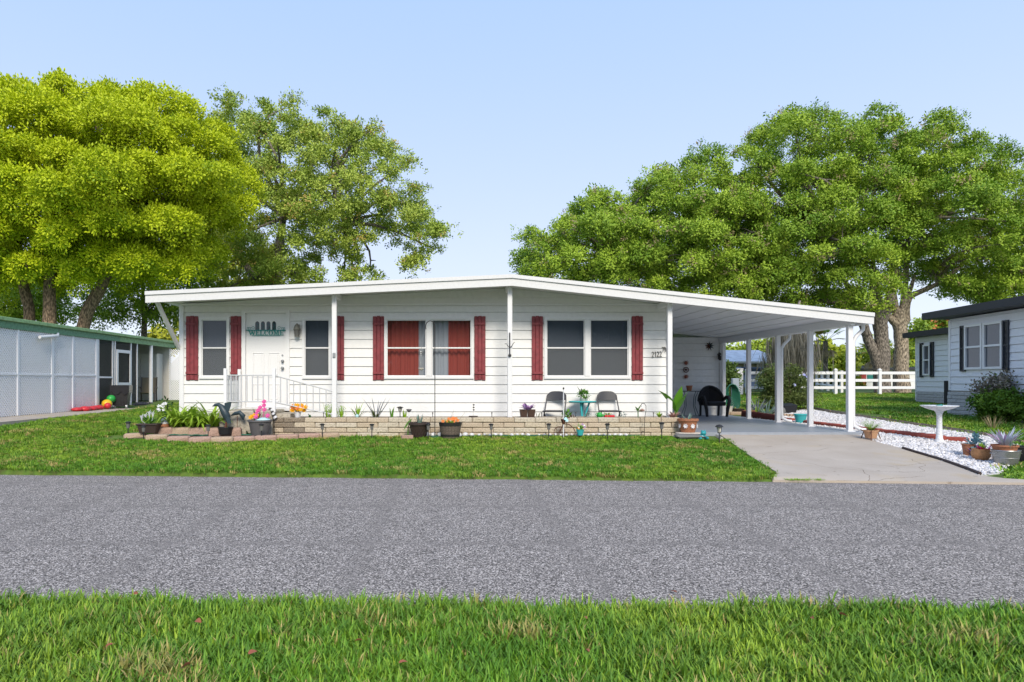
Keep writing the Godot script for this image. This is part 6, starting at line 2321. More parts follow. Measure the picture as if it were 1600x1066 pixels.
	tube(st, [Vector3(-0.04, 0.27, 0), Vector3(0.06, 0.26, 0), Vector3(0.15, 0.19, 0), Vector3(0.18, 0.12, 0)], 0.009, 7)
	part("frame", st, M.rust, t)
	st = mk()
	tube(st, [Vector3(0.02, 0.38, 0), Vector3(0.07, 0.385, 0), Vector3(0.11, 0.43, 0), Vector3(0.15, 0.44, 0), Vector3(0.16, 0.38, 0)], 0.008, 6)
	part("handlebar", st, M.rust, t)
	st = mk()
	lathe(st, [[0.02, 0.26], [0.05, 0.35], [0.06, 0.36], [0.05, 0.36], [0.0, 0.33]], Vector3(-0.05, 0, 0.04), 12)
	bush(st, Vector3(-0.05, 0.36, 0.05), Vector3(0.06, 0.04, 0.05), 20, 0.04, 0.012)
	part("basket", st, M.rust, t)
	for q in [[-0.02, 0.37], [0.0, 0.34]]:
		st = mk()
		flower(st, Vector3(q[0], q[1], 0.1), 0.04, 6)
		part("blossom", st, M.pale_aqua, t)
	t = pot("turquoise pot of small flowers riding on the tricycle planter", gp(906.5, 13.0, 0.06), 0.05, 0.075, 0.11, M.teal_paint, "plant pot", 0.006)
	tufts(t, "leaf", M.green, Vector3(0, 0.09, 0), 16, 0.08, 0.18, 0.016, 1.0, 0.6, 0.05)
	for q in [["white_petal", 0.19], ["yellow", 0.14], ["violet_leaf", 0.16], ["violet_leaf", 0.21], ["white_petal", 0.15], ["yellow", 0.13]]:
		var fst := mk()
		flower(fst, Vector3(rng.randfn() * 0.05, q[1], 0.06), 0.025, 5)
		part("blossom", fst, M[q[0]], t)
	# terracotta daisy pot on its stone
	t = thing("flat_stone", "dark mossy stepping stone under the terracotta daisy pot", "stone", gp(1078, 12.85, 0.0))
	st = mk()
	cbox(st, Vector3(0, 0.055, 0), Vector3(0.55, 0.07, 0.24), 0.025, Basis(), 0.02)
	part("stone_body", st, M.flat_stone, t)
	t = thing("pale_block", "pale paving block holding the terracotta daisy pot", "block", gp(1078, 13.08, 0.0))
	st = mk()
	cbox(st, Vector3(0, 0.05, 0), Vector3(0.5, 0.1, 0.2), 0.015)
	part("block_body", st, M.pale_stone, t)
	t = pot("terracotta pot painted with white daisies at the driveway corner", gp(1075, 13.12, 0.1), 0.13, 0.175, 0.26, M.terracotta, "plant pot", 0.028)
	for k in 8:
		st = mk()
		var a := TAU * (k + 0.25) / 8.0
		var r := 0.158
		flower(st, Vector3((r + 0.002) * sin(a), 0.125, (r + 0.002) * cos(a)), 0.052, 8, Vector3(sin(a), 0.12, cos(a)))
		part("painted_daisy", st, M.white_petal, t)
	tufts(t, "leaf", M.green_blue, Vector3(0, 0.22, 0), 12, 0.1, 0.2, 0.014, 0.7, 0.3, 0.08)
	t = thing("frog_ornament", "shiny teal ceramic frog ornament at the driveway corner", "ornament", gp(1097.5, 12.8, 0.0), 0.3)
	st = mk()
	ball(st, Vector3(0, 0.06, 0), Vector3(0.075, 0.06, 0.065), 14)
	ball(st, Vector3(0, 0.13, 0.03), Vector3(0.055, 0.045, 0.05), 14)
	for s in [-1, 1]:
		ball(st, Vector3(s * 0.03, 0.17, 0.03), Vector3(0.018, 0.02, 0.018), 10)
		ball(st, Vector3(s * 0.075, 0.035, 0.03), Vector3(0.03, 0.035, 0.055), 10)
	part("frog_body", st, M.teal_glaze, t)
	# edging kerb by the driveway
	t = thing("kerb_stone", "thin pale kerb strip between daisy pot and driveway", "kerb")
	st = mk()
	var a := ug(1100, 672)
	var b := ug(1128, 688)
	tube(st, [Vector3(a.x, gy(a.x, a.y) + 0.03, a.y), Vector3(b.x, gy(b.x, b.y) + 0.03, b.y)], 0.035, 4)
	part("strip", st, M.pale_stone, t)

func wall_things() -> void:
	rng.seed = 601
	# welcome sign on the door
	var t := thing("welcome_sign", "teal metal WELCOME sign with scrolls on the white front door", "sign", at(416, 519.5, 14.4) + Vector3(0, 0, 0.012))
	letters("WELCOME", 0.098, 0.012, M.teal_dark, t, "lettering", Vector3(0, -0.012, 0.012), true)
	var st := mk()
	span(st, -0.42, 0.42, 0.034, 0.052, 0.0, 0.012)
	span(st, -0.30, 0.30, -0.072, -0.062, 0.0, 0.012)
	part("bar", st, M.teal_dark, t)
	for s in [-1, 1]:
		st = mk()
		face(st, [Vector3(s * 0.36, 0.02, 0.013), Vector3(s * 0.43, 0.043, 0.013), Vector3(s * 0.36, 0.066, 0.013)], Vector3(0, 0, -5))
		for q in [[0.34, 0.08, 0.03], [0.27, 0.09, 0.04], [0.38, 0.085, 0.02]]:
			var pts := []
			for i in 12: pts.append(Vector3(s * (q[0] + q[2] * (1 - i / 16.0) * cos(i * 0.55)), q[1] + q[2] * (1 - i / 16.0) * sin(i * 0.55), 0.006))
			tube(st, pts, 0.004, 4)
		part("scroll", st, M.teal_dark, t)
	st = mk()
	for k in 4:
		var x := (k - 1.5) * 0.118
		var pts := []
		for i in 14: pts.append(Vector3(x + 0.03 * sin(i * 0.9), 0.05 + i * 0.011, 0.006))
		tube(st, pts, 0.003, 4)
	part("filigree", st, M.teal_dark, t)
	# wall lantern by the door
	t = thing("wall_lantern", "antique pewter wall lantern beside the front door", "wall lamp", at(465.5, 517, 14.4) + Vector3(0, 0, 0.02))
	st = mk()
	cbox(st, Vector3(0, 0.02, 0.01), Vector3(0.09, 0.22, 0.02), 0.006)
	part("back_plate", st, M.pewter, t)
	st = mk()
	lathe(st, [[0.0, -0.12], [0.045, -0.12], [0.06, 0.01], [0.0, 0.01]], Vector3(0, 0, 0.085), 6, 1, 1, true)
	part("glass", st, M.lamp_smoke, t)
	st = mk()
	lathe(st, [[0.0, -0.135], [0.05, -0.135], [0.05, -0.118], [0.0, -0.118]], Vector3(0, 0, 0.085), 6, 1, 1, true)
	lathe(st, [[0.0, 0.01], [0.075, 0.01], [0.07, 0.035], [0.05, 0.10], [0.03, 0.13], [0.0, 0.15]], Vector3(0, 0, 0.085), 12)
	for k in 6: tube(st, [Vector3(0.046 * cos(TAU * k / 6), -0.12, 0.085 + 0.046 * sin(TAU * k / 6)), Vector3(0.062 * cos(TAU * k / 6), 0.012, 0.085 + 0.062 * sin(TAU * k / 6))], 0.005, 4)
	part("cage", st, M.pewter, t)
	# thermometer-like hanger on the middle post
	t = thing("post_hanger", "black iron double hook with ball end on the middle post", "hook", Vector3(wx(796.5, 13.55), wy(538, 13.55), -13.55))
	st = mk()
	tube(st, [Vector3(0, 0.23, 0), Vector3(0, -0.2, 0)], 0.012, 6)
	ball(st, Vector3(0, -0.22, 0.005), Vector3(0.032, 0.032, 0.03), 12)
	part("bar", st, M.charcoal_metal, t)
	for s in [-1, 1]:
		st = mk()
		tube(st, [Vector3(s * 0.01, -0.06, 0.01), Vector3(s * 0.045, -0.03, 0.02), Vector3(s * 0.07, 0.02, 0.02), Vector3(s * 0.095, 0.035, 0.02)] if s > 0 else [Vector3(s * 0.01, -0.06, 0.01), Vector3(s * 0.045, -0.03, 0.02), Vector3(s * 0.065, 0.01, 0.02), Vector3(s * 0.1, 0.005, 0.02)], 0.007, 5)
		part("hook_arm", st, M.charcoal_metal, t)
	# outlet on the other post
	t = thing("post_switch", "grey weatherproof switch box on the porch post by the steps", "switch", Vector3(wx(522, 13.565), wy(555, 13.565), -13.565))
	st = mk()
	cbox(st, Vector3(0, 0, 0.012), Vector3(0.055, 0.09, 0.024), 0.006)
	part("box_body", st, M.grey_metal, t)
	# sun ornaments on the carport wall
	var z := -19.97
	t = thing("star_ornament", "large rust and blue metal star on the carport wall", "wall ornament", Vector3(wx(1108.5, 19.97), wy(541, 19.97), z + 0.02))
	for k in 9:
		st = mk()
		var a := TAU * k / 9.0
		var tip := Vector3(sin(a), cos(a), 0) * 0.15
		var l := Vector3(sin(a - 0.35), cos(a - 0.35), 0) * 0.055
		var r := Vector3(sin(a + 0.35), cos(a + 0.35), 0) * 0.055
		var m := Vector3(0, 0, 0.03) + Vector3(sin(a), cos(a), 0) * 0.05
		tri(st, m, tip, l)
		tri(st, m, r, tip)
		tri(st, Vector3(0, 0, 0.035), m, l)
		tri(st, Vector3(0, 0, 0.035), r, m)
		part("ray", st, M.rust if k > 4 else M.patina, t)
	for q in [[567, "red", "upper"], [578, "dark", "middle"], [588, "red", "lower"]]:
		pass
	t = thing("sun_ornament", "three small rusty sun faces hung in a column on the carport wall", "wall ornament", Vector3(wx(1071.5, 19.97), wy(578, 19.97), z + 0.02))
	for k in 3:
		st = mk()
		var c := Vector3(0, (1 - k) * 0.2, 0)
		if k == 1:
			for i in 16: tube(st, [c + Vector3(0.075 * cos(TAU * i / 16), 0.07 * sin(TAU * i / 16), 0.01), c + Vector3(0.075 * cos(TAU * (i + 1) / 16), 0.07 * sin(TAU * (i + 1) / 16), 0.01)], 0.014, 5, false)
			ball(st, c + Vector3(0, 0, 0.01), Vector3(0.035, 0.035, 0.015), 10)
		else:
			ball(st, c + Vector3(0, 0, 0.01), Vector3(0.05, 0.05, 0.02), 12)
			for i in 12:
				var a := TAU * i / 12.0
				tri(st, c + Vector3(0.045 * sin(a - 0.2), 0.045 * cos(a - 0.2), 0.012), c + Vector3(0.045 * sin(a + 0.2), 0.045 * cos(a + 0.2), 0.012), c + Vector3(0.095 * sin(a), 0.095 * cos(a), 0.012))
		part("sun_face", st, M.rust_light if k != 1 else M.rust, t)
	t = thing("wall_lantern", "small black wall lantern near the carport wall's end", "wall lamp", Vector3(wx(1123, 19.97), wy(558, 19.97), z + 0.02))
	st = mk()
	cbox(st, Vector3(0, 0.0, 0.01), Vector3(0.06, 0.14, 0.02), 0.006)
	tube(st, [Vector3(0, 0.05, 0.01), Vector3(-0.03, 0.13, 0.06), Vector3(-0.02, 0.12, 0.1)], 0.01, 6)
	part("back_plate", st, M.black_metal, t)
	st = mk()
	lathe(st, [[0.0, -0.1], [0.035, -0.1], [0.05, 0.03], [0.0, 0.03]], Vector3(0, 0, 0.09), 6, 1, 1, true)
	lathe(st, [[0.085, 0.06], [0.06, 0.09], [0.0, 0.12]], Vector3(-0.01, 0, 0.09), 12)
	part("lamp_head", st, M.black_metal, t)

func carport_things() -> void:
	rng.seed = 701
	var fl := 0.345
	# wicker chair
	var t := thing("wicker_chair", "black round-backed wicker armchair against the carport wall", "chair", Vector3(wx(1114, 19.3), fl, -19.3), 0.05)
	var st := mk()
	cbox(st, Vector3(0, 0.36, 0.03), Vector3(0.52, 0.12, 0.5), 0.03)
	part("seat", st, M.wicker, t)
	st = mk()
	var rows := []
	for i in 13:
		var a := PI * i / 12.0
		rows.append([Vector3(0.33 * cos(a), 0.30, -0.22 + 0.10 * absf(cos(a))), Vector3(0.36 * cos(a), 0.42 + 0.42 * sin(a), -0.26 + 0.14 * absf(cos(a)))])
	for i in 12:
		hexa(st, [rows[i][0], rows[i + 1][0], rows[i + 1][0] + Vector3(0, 0, -0.03), rows[i][0] + Vector3(0, 0, -0.03), rows[i][1], rows[i + 1][1], rows[i + 1][1] + Vector3(0, 0, -0.03), rows[i][1] + Vector3(0, 0, -0.03)])
	var rim := []
	for r in rows: rim.append(r[1])
	tube(st, rim, 0.035, 8)
	part("backrest", st, M.wicker, t)
	for s in [-1, 1]:
		st = mk()
		tube(st, [Vector3(s * 0.35, 0.44, -0.14), Vector3(s * 0.36, 0.54, 0.05), Vector3(s * 0.36, 0.54, 0.2), Vector3(s * 0.35, 0.44, 0.27), Vector3(s * 0.30, 0.2, 0.27), Vector3(s * 0.28, 0.0, 0.26)], [0.04, 0.05, 0.055, 0.05, 0.045, 0.035], 10)
		part("armrest", st, M.wicker, t)
		st = mk()
		tube(st, [Vector3(s * 0.26, 0.0, -0.24), Vector3(s * 0.27, 0.32, -0.2)], 0.03, 8)
		part("leg", st, M.wicker, t)
	# plant table with a clay pot
	t = thing("plant_table", "thin black wire plant table beside the wicker chair", "table", Vector3(wx(1078, 19.2), fl, -19.2))
	st = mk()
	cbox(st, Vector3(0, 0.71, 0), Vector3(0.52, 0.02, 0.3), 0.006)
	part("table_top", st, M.black_metal, t)
	for q in [[-0.2, 0.1], [0.2, 0.1], [-0.2, -0.1], [0.2, -0.1]]:
		st = mk()
		tube(st, [Vector3(q[0] * 1.1, 0, q[1] * 1.2), Vector3(q[0] * 0.6, 0.3, q[1] * 0.6), Vector3(q[0] * 0.7, 0.55, q[1] * 0.7), Vector3(q[0], 0.7, q[1])], 0.009, 6)
		part("leg", st, M.teal_iron, t)
	t = pot("small terracotta pot on the black wire plant table", Vector3(wx(1077, 19.2), fl + 0.72, -19.2), 0.06, 0.085, 0.15, M.terracotta, "plant pot", 0.014)
	# bird of paradise plant at the post, bromeliad below it
	t = pot("dark pot with broad upright banana-like leaves at the house corner", Vector3(wx(1056, 13.72), 0.345, -13.7), 0.1, 0.13, 0.26, M.black_plastic, "plant pot", 0.012, "banana_plant")
	for q in [[-0.65, 1.1, 0.3, 0.62, 0.095, 0.75], [0.1, 1.3, 0.4, 0.55, 0.1, 0.3], [0.5, 1.2, 0.2, 0.5, 0.085, 0.35], [0.25, 1.1, 0.6, 0.42, 0.075, 0.5]]:
		st = mk()
		var d := Vector3(q[0] * 0.25, 1.2, q[2] * 0.3).normalized()
		tube(st, [Vector3(0, 0.2, 0), Vector3(0, 0.2, 0) + d * 0.2], 0.012, 6)
		blade(st, Vector3(0, 0.2, 0) + d * 0.19, Vector3(q[0], q[1], q[2]), q[3], q[4], q[5], 7, 0.3, 0.4)
		part("leaf", st, M.green_glossy, t)
	t = thing("bromeliad", "pinkish grey bromeliad at the planter's end under broad leaves", "plant", Vector3(wx(1052, 13.5), LEDGE, -13.52))
	tufts(t, "leaf", M.pink_grey_leaf, Vector3(0, -0.01, 0), 22, 0.12, 0.22, 0.022, 1.4, 0.8, 0.04)
	# far corner: hose on a post, meter pipe, pots
	t = thing("hose_hanger", "coiled green hose on a grey pedestal behind the carport", "hose", gp(1144, 22.5))
	st = mk()
	cbox(st, Vector3(0.14, 0.5, -0.1), Vector3(0.22, 1.05, 0.16), 0.02)
	part("pedestal", st, M.meter_grey, t)
	st = mk()
	for k in 9:
		var ring := []
		for i in 17: ring.append(Vector3(-0.06 + (0.07 + 0.022 * k) * cos(TAU * i / 16), 0.58 + (0.22 + 0.035 * k) * sin(TAU * i / 16) - 0.03 * k, 0.022 * k))
		tube(st, ring, 0.02, 6)
	part("hose_coil", st, M.hose_green, t)
	for q in [[1152, 30.5, "white gate post beside the hose pedestal"], [1158, 33.4, "taller white gate post at the fence's end"]]:
		var g := thing("gate_post", q[2], "post", gp(q[0], q[1]), 0.0, "white gate posts")
		st = mk()
		cbox(st, Vector3(0, 0.6, 0), Vector3(0.15, 1.3, 0.15), 0.01)
		part("post", st, M.vinyl_white, g)
		st = mk()
		cbox(st, Vector3(0, 1.28, 0), Vector3(0.19, 0.06, 0.19), 0.02)
		part("cap", st, M.vinyl_white, g)
	for q in [[1139, 20.6, 0.09, 0.11, 0.2, "pale_stone", "pale pot with lime seedlings behind the wicker chair", "green_bright", 8, 0.12], [1153, 20.6, 0.16, 0.18, 0.13, "brown_resin", "low brown bowl beside the first carport post", "green", 0, 0.1], [1172, 19.3, 0.14, 0.18, 0.16, "terracotta", "rusty clay bowl in the brick-edged bed", "dry_leaf", 6, 0.12], [1181, 18.9, 0.09, 0.11, 0.12, "terracotta_pale", "small clay pot with upright striped succulent in the brick-edged bed", "green_bright", 8, 0.34], [1194, 18.9, 0.14, 0.17, 0.1, "hose_green", "flat green bowl with jade leaves in the brick-edged bed", "green", 14, 0.13]]:
		t = pot(q[6], gp(q[0], q[1], 0.03), q[2], q[3], q[4], M[q[5]], "plant pot", 0.012)
		if q[8]: tufts(t, "leaf", M[q[7]], Vector3(0, q[4] - 0.04, 0), q[8], q[9] * 0.6, q[9] * 1.1, 0.018, 0.8, 0.4, q[2] * 0.5)
	for q in [[1198, 18.7, "blue-grey agave with long pointed leaves in the brick-edged bed"], [1183, 20.2, "thin dark agave behind the clay pots"]]:
		t = thing("agave", q[2], "plant", gp(q[0], q[1], 0.02))
		tufts(t, "leaf", M.green_blue if q[0] == 1198 else M.grey_leaf, Vector3(0, 0, 0), 20, 0.35, 0.7, 0.022, 1.0, 0.35, 0.04)
	t = thing("black_crate", "tilted black nursery crate at the foot of the blue-flowered shrub", "crate", gp(1229, 20.5, 0.02), 0.3)
	st = mk()
	hexa(st, [Vector3(-0.22, 0, 0.14), Vector3(0.22, 0, 0.14), Vector3(0.22, 0.05, -0.14), Vector3(-0.22, 0.05, -0.14), Vector3(-0.24, 0.22, 0.18), Vector3(0.24, 0.25, 0.18), Vector3(0.24, 0.3, -0.12), Vector3(-0.24, 0.26, -0.12)])
	part("crate_body", st, M.black_plastic, t)
	t = thing("grey_boulder", "rounded grey stone beside the black crate", "stone", gp(1217, 20.3, -0.02))
	st = mk()
	ball(st, Vector3(0, 0.12, 0), Vector3(0.2, 0.17, 0.16), 12)
	part("stone_body", st, M.flat_stone, t)
	# shrub with blue flowers
	t = thing("flowering_shrub", "wild grey-green shrub with few blue flowers behind the carport posts", "shrub", gp(1222, 22.0))
	var cl := []
	for i in 26:
		var a := Vector3(rng.randf_range(-0.42, 0.42), rng.randf_range(0.2, 1.2), rng.randfn() * 0.3)
		cl.append([t.position + a, rng.randf_range(0.2, 0.34)])
	var mesh := twig_mesh(14, 0.13, 0.085, 0.016)
	crown(t, cl, mesh, M.leaf, 900.0, 1.0, [Color(0.07, 0.115, 0.03), Color(0.18, 0.22, 0.06), Color(0.18, 0.14, 0.08)], 1.0, 0.2)
	st = mk()
	for i in 34: limb(st, Vector3(rng.randfn() * 0.15, -0.05, rng.randfn() * 0.15), cl[i % 26][0] - t.position + Vector3(rng.randfn(), rng.randf() * 2.0, rng.randfn()) * 0.18, 0.014, 0.004, 0.06, 4)
	part("branches", st, M.twig_brown, t)
	for q in [[0.55, 1.05, 0.5], [0.62, 0.95, 0.5], [0.1, 0.8, 0.6], [0.48, 1.12, 0.45]]:
		st = mk()
		flower(st, Vector3(q[0], q[1], q[2]), 0.06, 5)
		part("blossom", st, M.blue_petal, t)
	# brick edging of the beds
	t = thing("brick_edging", "red scalloped brick edging row through the white gravel", "edging")
	st = mk()
	cbox(st, Vector3.ZERO, Vector3(0.36, 0.12, 0.13), 0.025, Basis(), 0.006)
	st.generate_normals()
	var bm := st.commit()
	var line := [[1215, 655], [1232, 657], [1262, 661], [1280, 663.5], [1300, 666], [1318, 668.5], [1345, 671.5], [1364, 674], [1384, 676.5], [1404, 678.5], [1424, 681], [1444, 683], [1456, 685.5], [1487, 688.5]]
	for i in line.size():
		var p := ug(line[i][0], line[i][1] + 2)
		var nx: Vector2 = ug(line[mini(i + 1, line.size() - 1)][0], line[mini(i + 1, line.size() - 1)][1] + 2) - ug(line[maxi(i - 1, 0)][0], line[maxi(i - 1, 0)][1] + 2)
		again("brick", bm, M.brick_red, t, Vector3(p.x, gy(p.x, p.y) + 0.05, p.y), Basis(Vector3.UP, atan2(-nx.y, nx.x) + rng.randf_range(-0.06, 0.06)) * Basis().scaled(Vector3(rng.randf_range(1.35, 1.6), 0.75, 1.1)))
	t = thing("brick_bed", "low red brick kerb round the potted bed beside the carport floor", "edging")
	for i in 9:
		var p := Vector3(8.34, 0.0, -19.2 + i * 0.235)
		p.y = gy(p.x, p.z) + 0.08
		again("brick", bm, M.brick_dark, t, p, Basis(Vector3.UP, PI / 2 + rng.randf_range(-0.04, 0.04)).scaled(Vector3(0.62, 1.7, 0.8)))
	for i in 5:
		var p := gp(1137 + i * 6.5, 20.1)
		again("brick", bm, M.edging_tan, t, p + Vector3(0, 0.05, 0), Basis(Vector3.UP, rng.randf_range(-0.1, 0.1)).scaled(Vector3(0.4, 0.9, 0.8)))
	for i in 12:
		var p := gp(1212 + i * 5.0, 19.4 - i * 0.06)
		again("brick", bm, M.edging_tan, t, p + Vector3(0, 0.045, 0), Basis(Vector3.UP, rng.randf_range(-0.1, 0.1)).scaled(Vector3(0.34, 0.75, 0.8)))
	# timber edge of the gravel
	t = thing("timber_edging", "long pale timber edging between gravel bed and back lawn", "edging")
	var tl := [[1255, 637], [1300, 645.5], [1345, 653], [1392, 660], [1440, 667.5], [1490, 675], [1540, 683], [1600, 695]]
	for i in tl.size() - 1:
		var a := ug(tl[i][0], tl[i][1])
		var b := ug(tl[i + 1][0] - 1.0, tl[i + 1][1])
		st = mk()
		tube(st, [Vector3(a.x, gy(a.x, a.y) + 0.045, a.y), Vector3(b.x, gy(b.x, b.y) + 0.045, b.y)], 0.05, 4)
		part("plank", st, M.timber, t)
	t = thing("plastic_edging", "dark plastic landscape edging between driveway and white gravel", "edging")
	st = mk()
	var pts := []
	for q in [[1411, 704], [1430, 710], [1450, 716], [1470, 722], [1490, 729], [1512, 737], [1532, 745]]:
		var p := ug(q[0], q[1])
		pts.append(Vector3(p.x, gy(p.x, p.y) + 0.045, p.y))
	tube(st, pts, 0.022, 7)
	part("strip", st, M.edging_dark, t)
	# teal pot
	t = pot("glossy teal empty pot in the gravel behind the second carport post", gp(1251, 16.6, 0.02), 0.1, 0.14, 0.22, M.teal_paint, "plant pot", 0.018)

func gravel_things() -> void:
	rng.seed = 801
	# fern pot with rusty stand
	var p := ug(1361, 689)
	var t := pot("low clay pot with bright feathery fern in a rusty wire stand", Vector3(p.x, gy(p.x, p.y) + 0.05, p.y), 0.09, 0.12, 0.15, M.terracotta_pale, "plant pot", 0.014)
	for i in 26:
		var st := mk()
		var a := rng.randf() * TAU
		var dir := Vector3(cos(a) * 0.7, rng.randf_range(0.7, 1.5), sin(a) * 0.7).normalized()
		var b := Vector3(0, 0.12, 0)
		var l := rng.randf_range(0.15, 0.28)
		for k in 12:
			b += dir * l / 12.0
			dir = (dir + Vector3(0, -0.06, 0)).normalized()
			for s in [-1, 1]: blade(st, b, dir + dir.cross(Vector3.UP).normalized() * s * 1.2, 0.045, 0.005, 0.2, 2)
		part("frond", st, M.fern, t)
	var st := mk()
	for i in 3:
		var a := TAU * i / 3.0
		tube(st, [Vector3(0.19 * cos(a), -0.05, 0.19 * sin(a)), Vector3(0.15 * cos(a), 0.06, 0.15 * sin(a)), Vector3(0.13 * cos(a), 0.12, 0.13 * sin(a)), Vector3(0.19 * cos(a), 0.15, 0.19 * sin(a))], 0.009, 6)
	for i in 20: tube(st, [Vector3(0.19 * cos(TAU * i / 20), -0.04, 0.19 * sin(TAU * i / 20)), Vector3(0.19 * cos(TAU * (i + 1) / 20), -0.04, 0.19 * sin(TAU * (i + 1) / 20))], 0.008, 5, false)
	part("stand", st, M.rust, t)
	# bird bath
	p = ug(1468, 692)
	t = thing("bird_bath", "white pedestal bird bath with wide shallow basin on the gravel", "bird bath", Vector3(p.x, gy(p.x, p.y) + 0.01, p.y))
	st = mk()
	lathe(st, [[0.0, 0.0], [0.085, 0.0], [0.08, 0.03], [0.055, 0.07], [0.045, 0.3], [0.043, 0.5], [0.06, 0.55], [0.08, 0.58]], Vector3.ZERO, 22)
	part("pedestal", st, M.white_gloss, t)
	st = mk()
	lathe(st, [[0.0, 0.575], [0.09, 0.58], [0.2, 0.615], [0.285, 0.655], [0.30, 0.665], [0.295, 0.675], [0.27, 0.667], [0.15, 0.635], [0.0, 0.625]], Vector3.ZERO, 36)
	part("basin", st, M.white_gloss, t)
	st = mk()
	lathe(st, [[0.0, 0.658], [0.245, 0.658]], Vector3.ZERO, 30)
	part("water", st, M.water, t)
	st = mk()
	ball(st, Vector3(-0.02, 0.668, 0.02), Vector3(0.055, 0.02, 0.04), 12)
	ball(st, Vector3(0.03, 0.672, 0.0), Vector3(0.03, 0.022, 0.03), 10)
	part("turtle", st, M.teal_dark, t)
	# pots at the gravel's front
	p = ug(1520, 716)
	t = pot("small clay jug with blue-grey trailing succulents", Vector3(p.x, gy(p.x, p.y) + 0.02, p.y - 0.1), 0.055, 0.085, 0.2, M.terracotta, "plant pot", 0.01)
	st = mk()
	bush(st, Vector3(0.09, 0.17, 0.04), Vector3(0.12, 0.16, 0.12), 170, 0.08, 0.025)
	bush(st, Vector3(0.11, 0.07, 0.1), Vector3(0.1, 0.1, 0.1), 90, 0.07, 0.025)
	part("foliage", st, M.blue_succulent, t)
	p = ug(1533, 721)
	t = thing("round_clay_pot", "round orange clay pot with red and green succulents", "plant pot", Vector3(p.x, gy(p.x, p.y) + 0.015, p.y))
	st = mk()
	lathe(st, [[0.0, 0.0], [0.075, 0.0], [0.12, 0.06], [0.13, 0.11], [0.118, 0.165], [0.122, 0.18], [0.108, 0.18], [0.1, 0.15], [0.0, 0.15]], Vector3.ZERO, 26)
	part("pot", st, M.clay_orange, t)
	tufts(t, "leaf", M.green_bright, Vector3(0.02, 0.15, 0.02), 14, 0.08, 0.16, 0.018, 0.6, 0.3, 0.04)
	tufts(t, "leaf", M.red, Vector3(0, 0.15, 0.03), 14, 0.06, 0.12, 0.02, 1.3, 0.4, 0.07)
	tufts(t, "leaf", M.pink, Vector3(0.03, 0.15, -0.02), 8, 0.08, 0.16, 0.014, 1.2, 0.5, 0.07)
	t = thing("pink_succulent", "low violet and pink succulent behind the round clay pot", "plant", Vector3(p.x + 0.2, gy(p.x, p.y) + 0.02, p.y - 0.25))
	tufts(t, "leaf", M.violet_leaf, Vector3.ZERO, 26, 0.12, 0.3, 0.018, 1.1, 0.5, 0.08)
	tufts(t, "leaf", M.pink, Vector3.ZERO, 8, 0.12, 0.24, 0.014, 1.1, 0.5, 0.08)
	p = ug(1572, 728)
	var base := Vector3(p.x, gy(p.x, p.y) + 0.012, p.y)
	t = thing("metal_tub", "round galvanised tub standing at the gravel's front corner", "tub", base)
	st = mk()
	lathe(st, [[0.0, 0.0], [0.16, 0.0], [0.165, 0.02], [0.185, 0.13], [0.183, 0.14], [0.19, 0.145], [0.203, 0.25], [0.212, 0.255], [0.208, 0.265], [0.192, 0.25], [0.18, 0.16], [0.0, 0.16]], Vector3.ZERO, 30, 1, 1, true)
	part("tub_body", st, M.galvanised, t)
	for s in [-1, 1]:
		st = mk()
		tube(st, [Vector3(s * 0.205, 0.22, 0.05), Vector3(s * 0.245, 0.2, 0.04), Vector3(s * 0.245, 0.2, -0.04), Vector3(s * 0.205, 0.22, -0.05)], 0.007, 6)
		part("handle", st, M.galvanised, t)
	t.scale = Vector3.ONE * 0.86
	t = thing("silver_agave", "silvery violet agave with pointed leaves in a clay bowl inside the tub", "plant", base + Vector3(0, 0.14, -0.02))
	t.scale = Vector3.ONE * 0.95
	st = mk()
	pot_shape(st, 0.13, 0.165, 0.17, 0.018, 26)
	part("pot", st, M.terracotta, t)
	tufts(t, "leaf", M.silver_leaf, Vector3(0, 0.16, 0), 62, 0.2, 0.36, 0.017, 1.15, 0.2, 0.06)
	tufts(t, "leaf", M.pink_silver, Vector3(0, 0.16, 0), 12, 0.2, 0.34, 0.022, 1.2, 0.25, 0.04)
	tufts(t, "leaf", M.green_blue, Vector3(0, 0.12, 0.1), 10, 0.08, 0.16, 0.01, 1.1, 0.9, 0.08)
	t = thing("black_pot", "plain black nursery pot behind the galvanised tub", "plant pot", base + Vector3(0.38, 0.0, -0.25))
	st = mk()
	pot_shape(st, 0.12, 0.15, 0.26, 0.012)
	part("pot", st, M.black_plastic, t)
	t = thing("leaning_stone", "tall pale leaning stone beside the galvanised tub", "stone", base + Vector3(0.32, -0.02, 0.22), 0.2)
	st = mk()
	cbox(st, Vector3(0.05, 0.16, 0), Vector3(0.12, 0.42, 0.09), 0.025, Basis(Vector3.BACK, -0.32), 0.015)
	part("stone_body", st, M.pale_stone, t)
	p = ug(1552, 672)
	t = thing("dry_grass_tuft", "dry straw-coloured grass tuft behind the gravel's timber edge", "plant", Vector3(p.x, gy(p.x, p.y), p.y))
	tufts(t, "leaf", M.dry_leaf, Vector3.ZERO, 40, 0.2, 0.42, 0.006, 0.7, 0.4, 0.08)
	p = ug(1527, 683)
	t = thing("weed_shoot", "thin green weed at the timber edging", "plant", Vector3(p.x, gy(p.x, p.y), p.y))
	tufts(t, "leaf", M.green, Vector3.ZERO, 7, 0.15, 0.3, 0.012, 0.5, 0.4, 0.03)
	# shrubs before the navy-shuttered house
	var mesh := twig_mesh(13, 0.12, 0.075, 0.026)
	t = thing("green_shrub", "dense bright green shrub before the navy-shuttered house", "shrub", gp(1592, 16.2))
	var cl := []
	for i in 60: cl.append([t.position + Vector3(rng.randf_range(-0.62, 1.1), rng.randf_range(0.1, 0.62), rng.randfn() * 0.28), rng.randf_range(0.16, 0.25)])
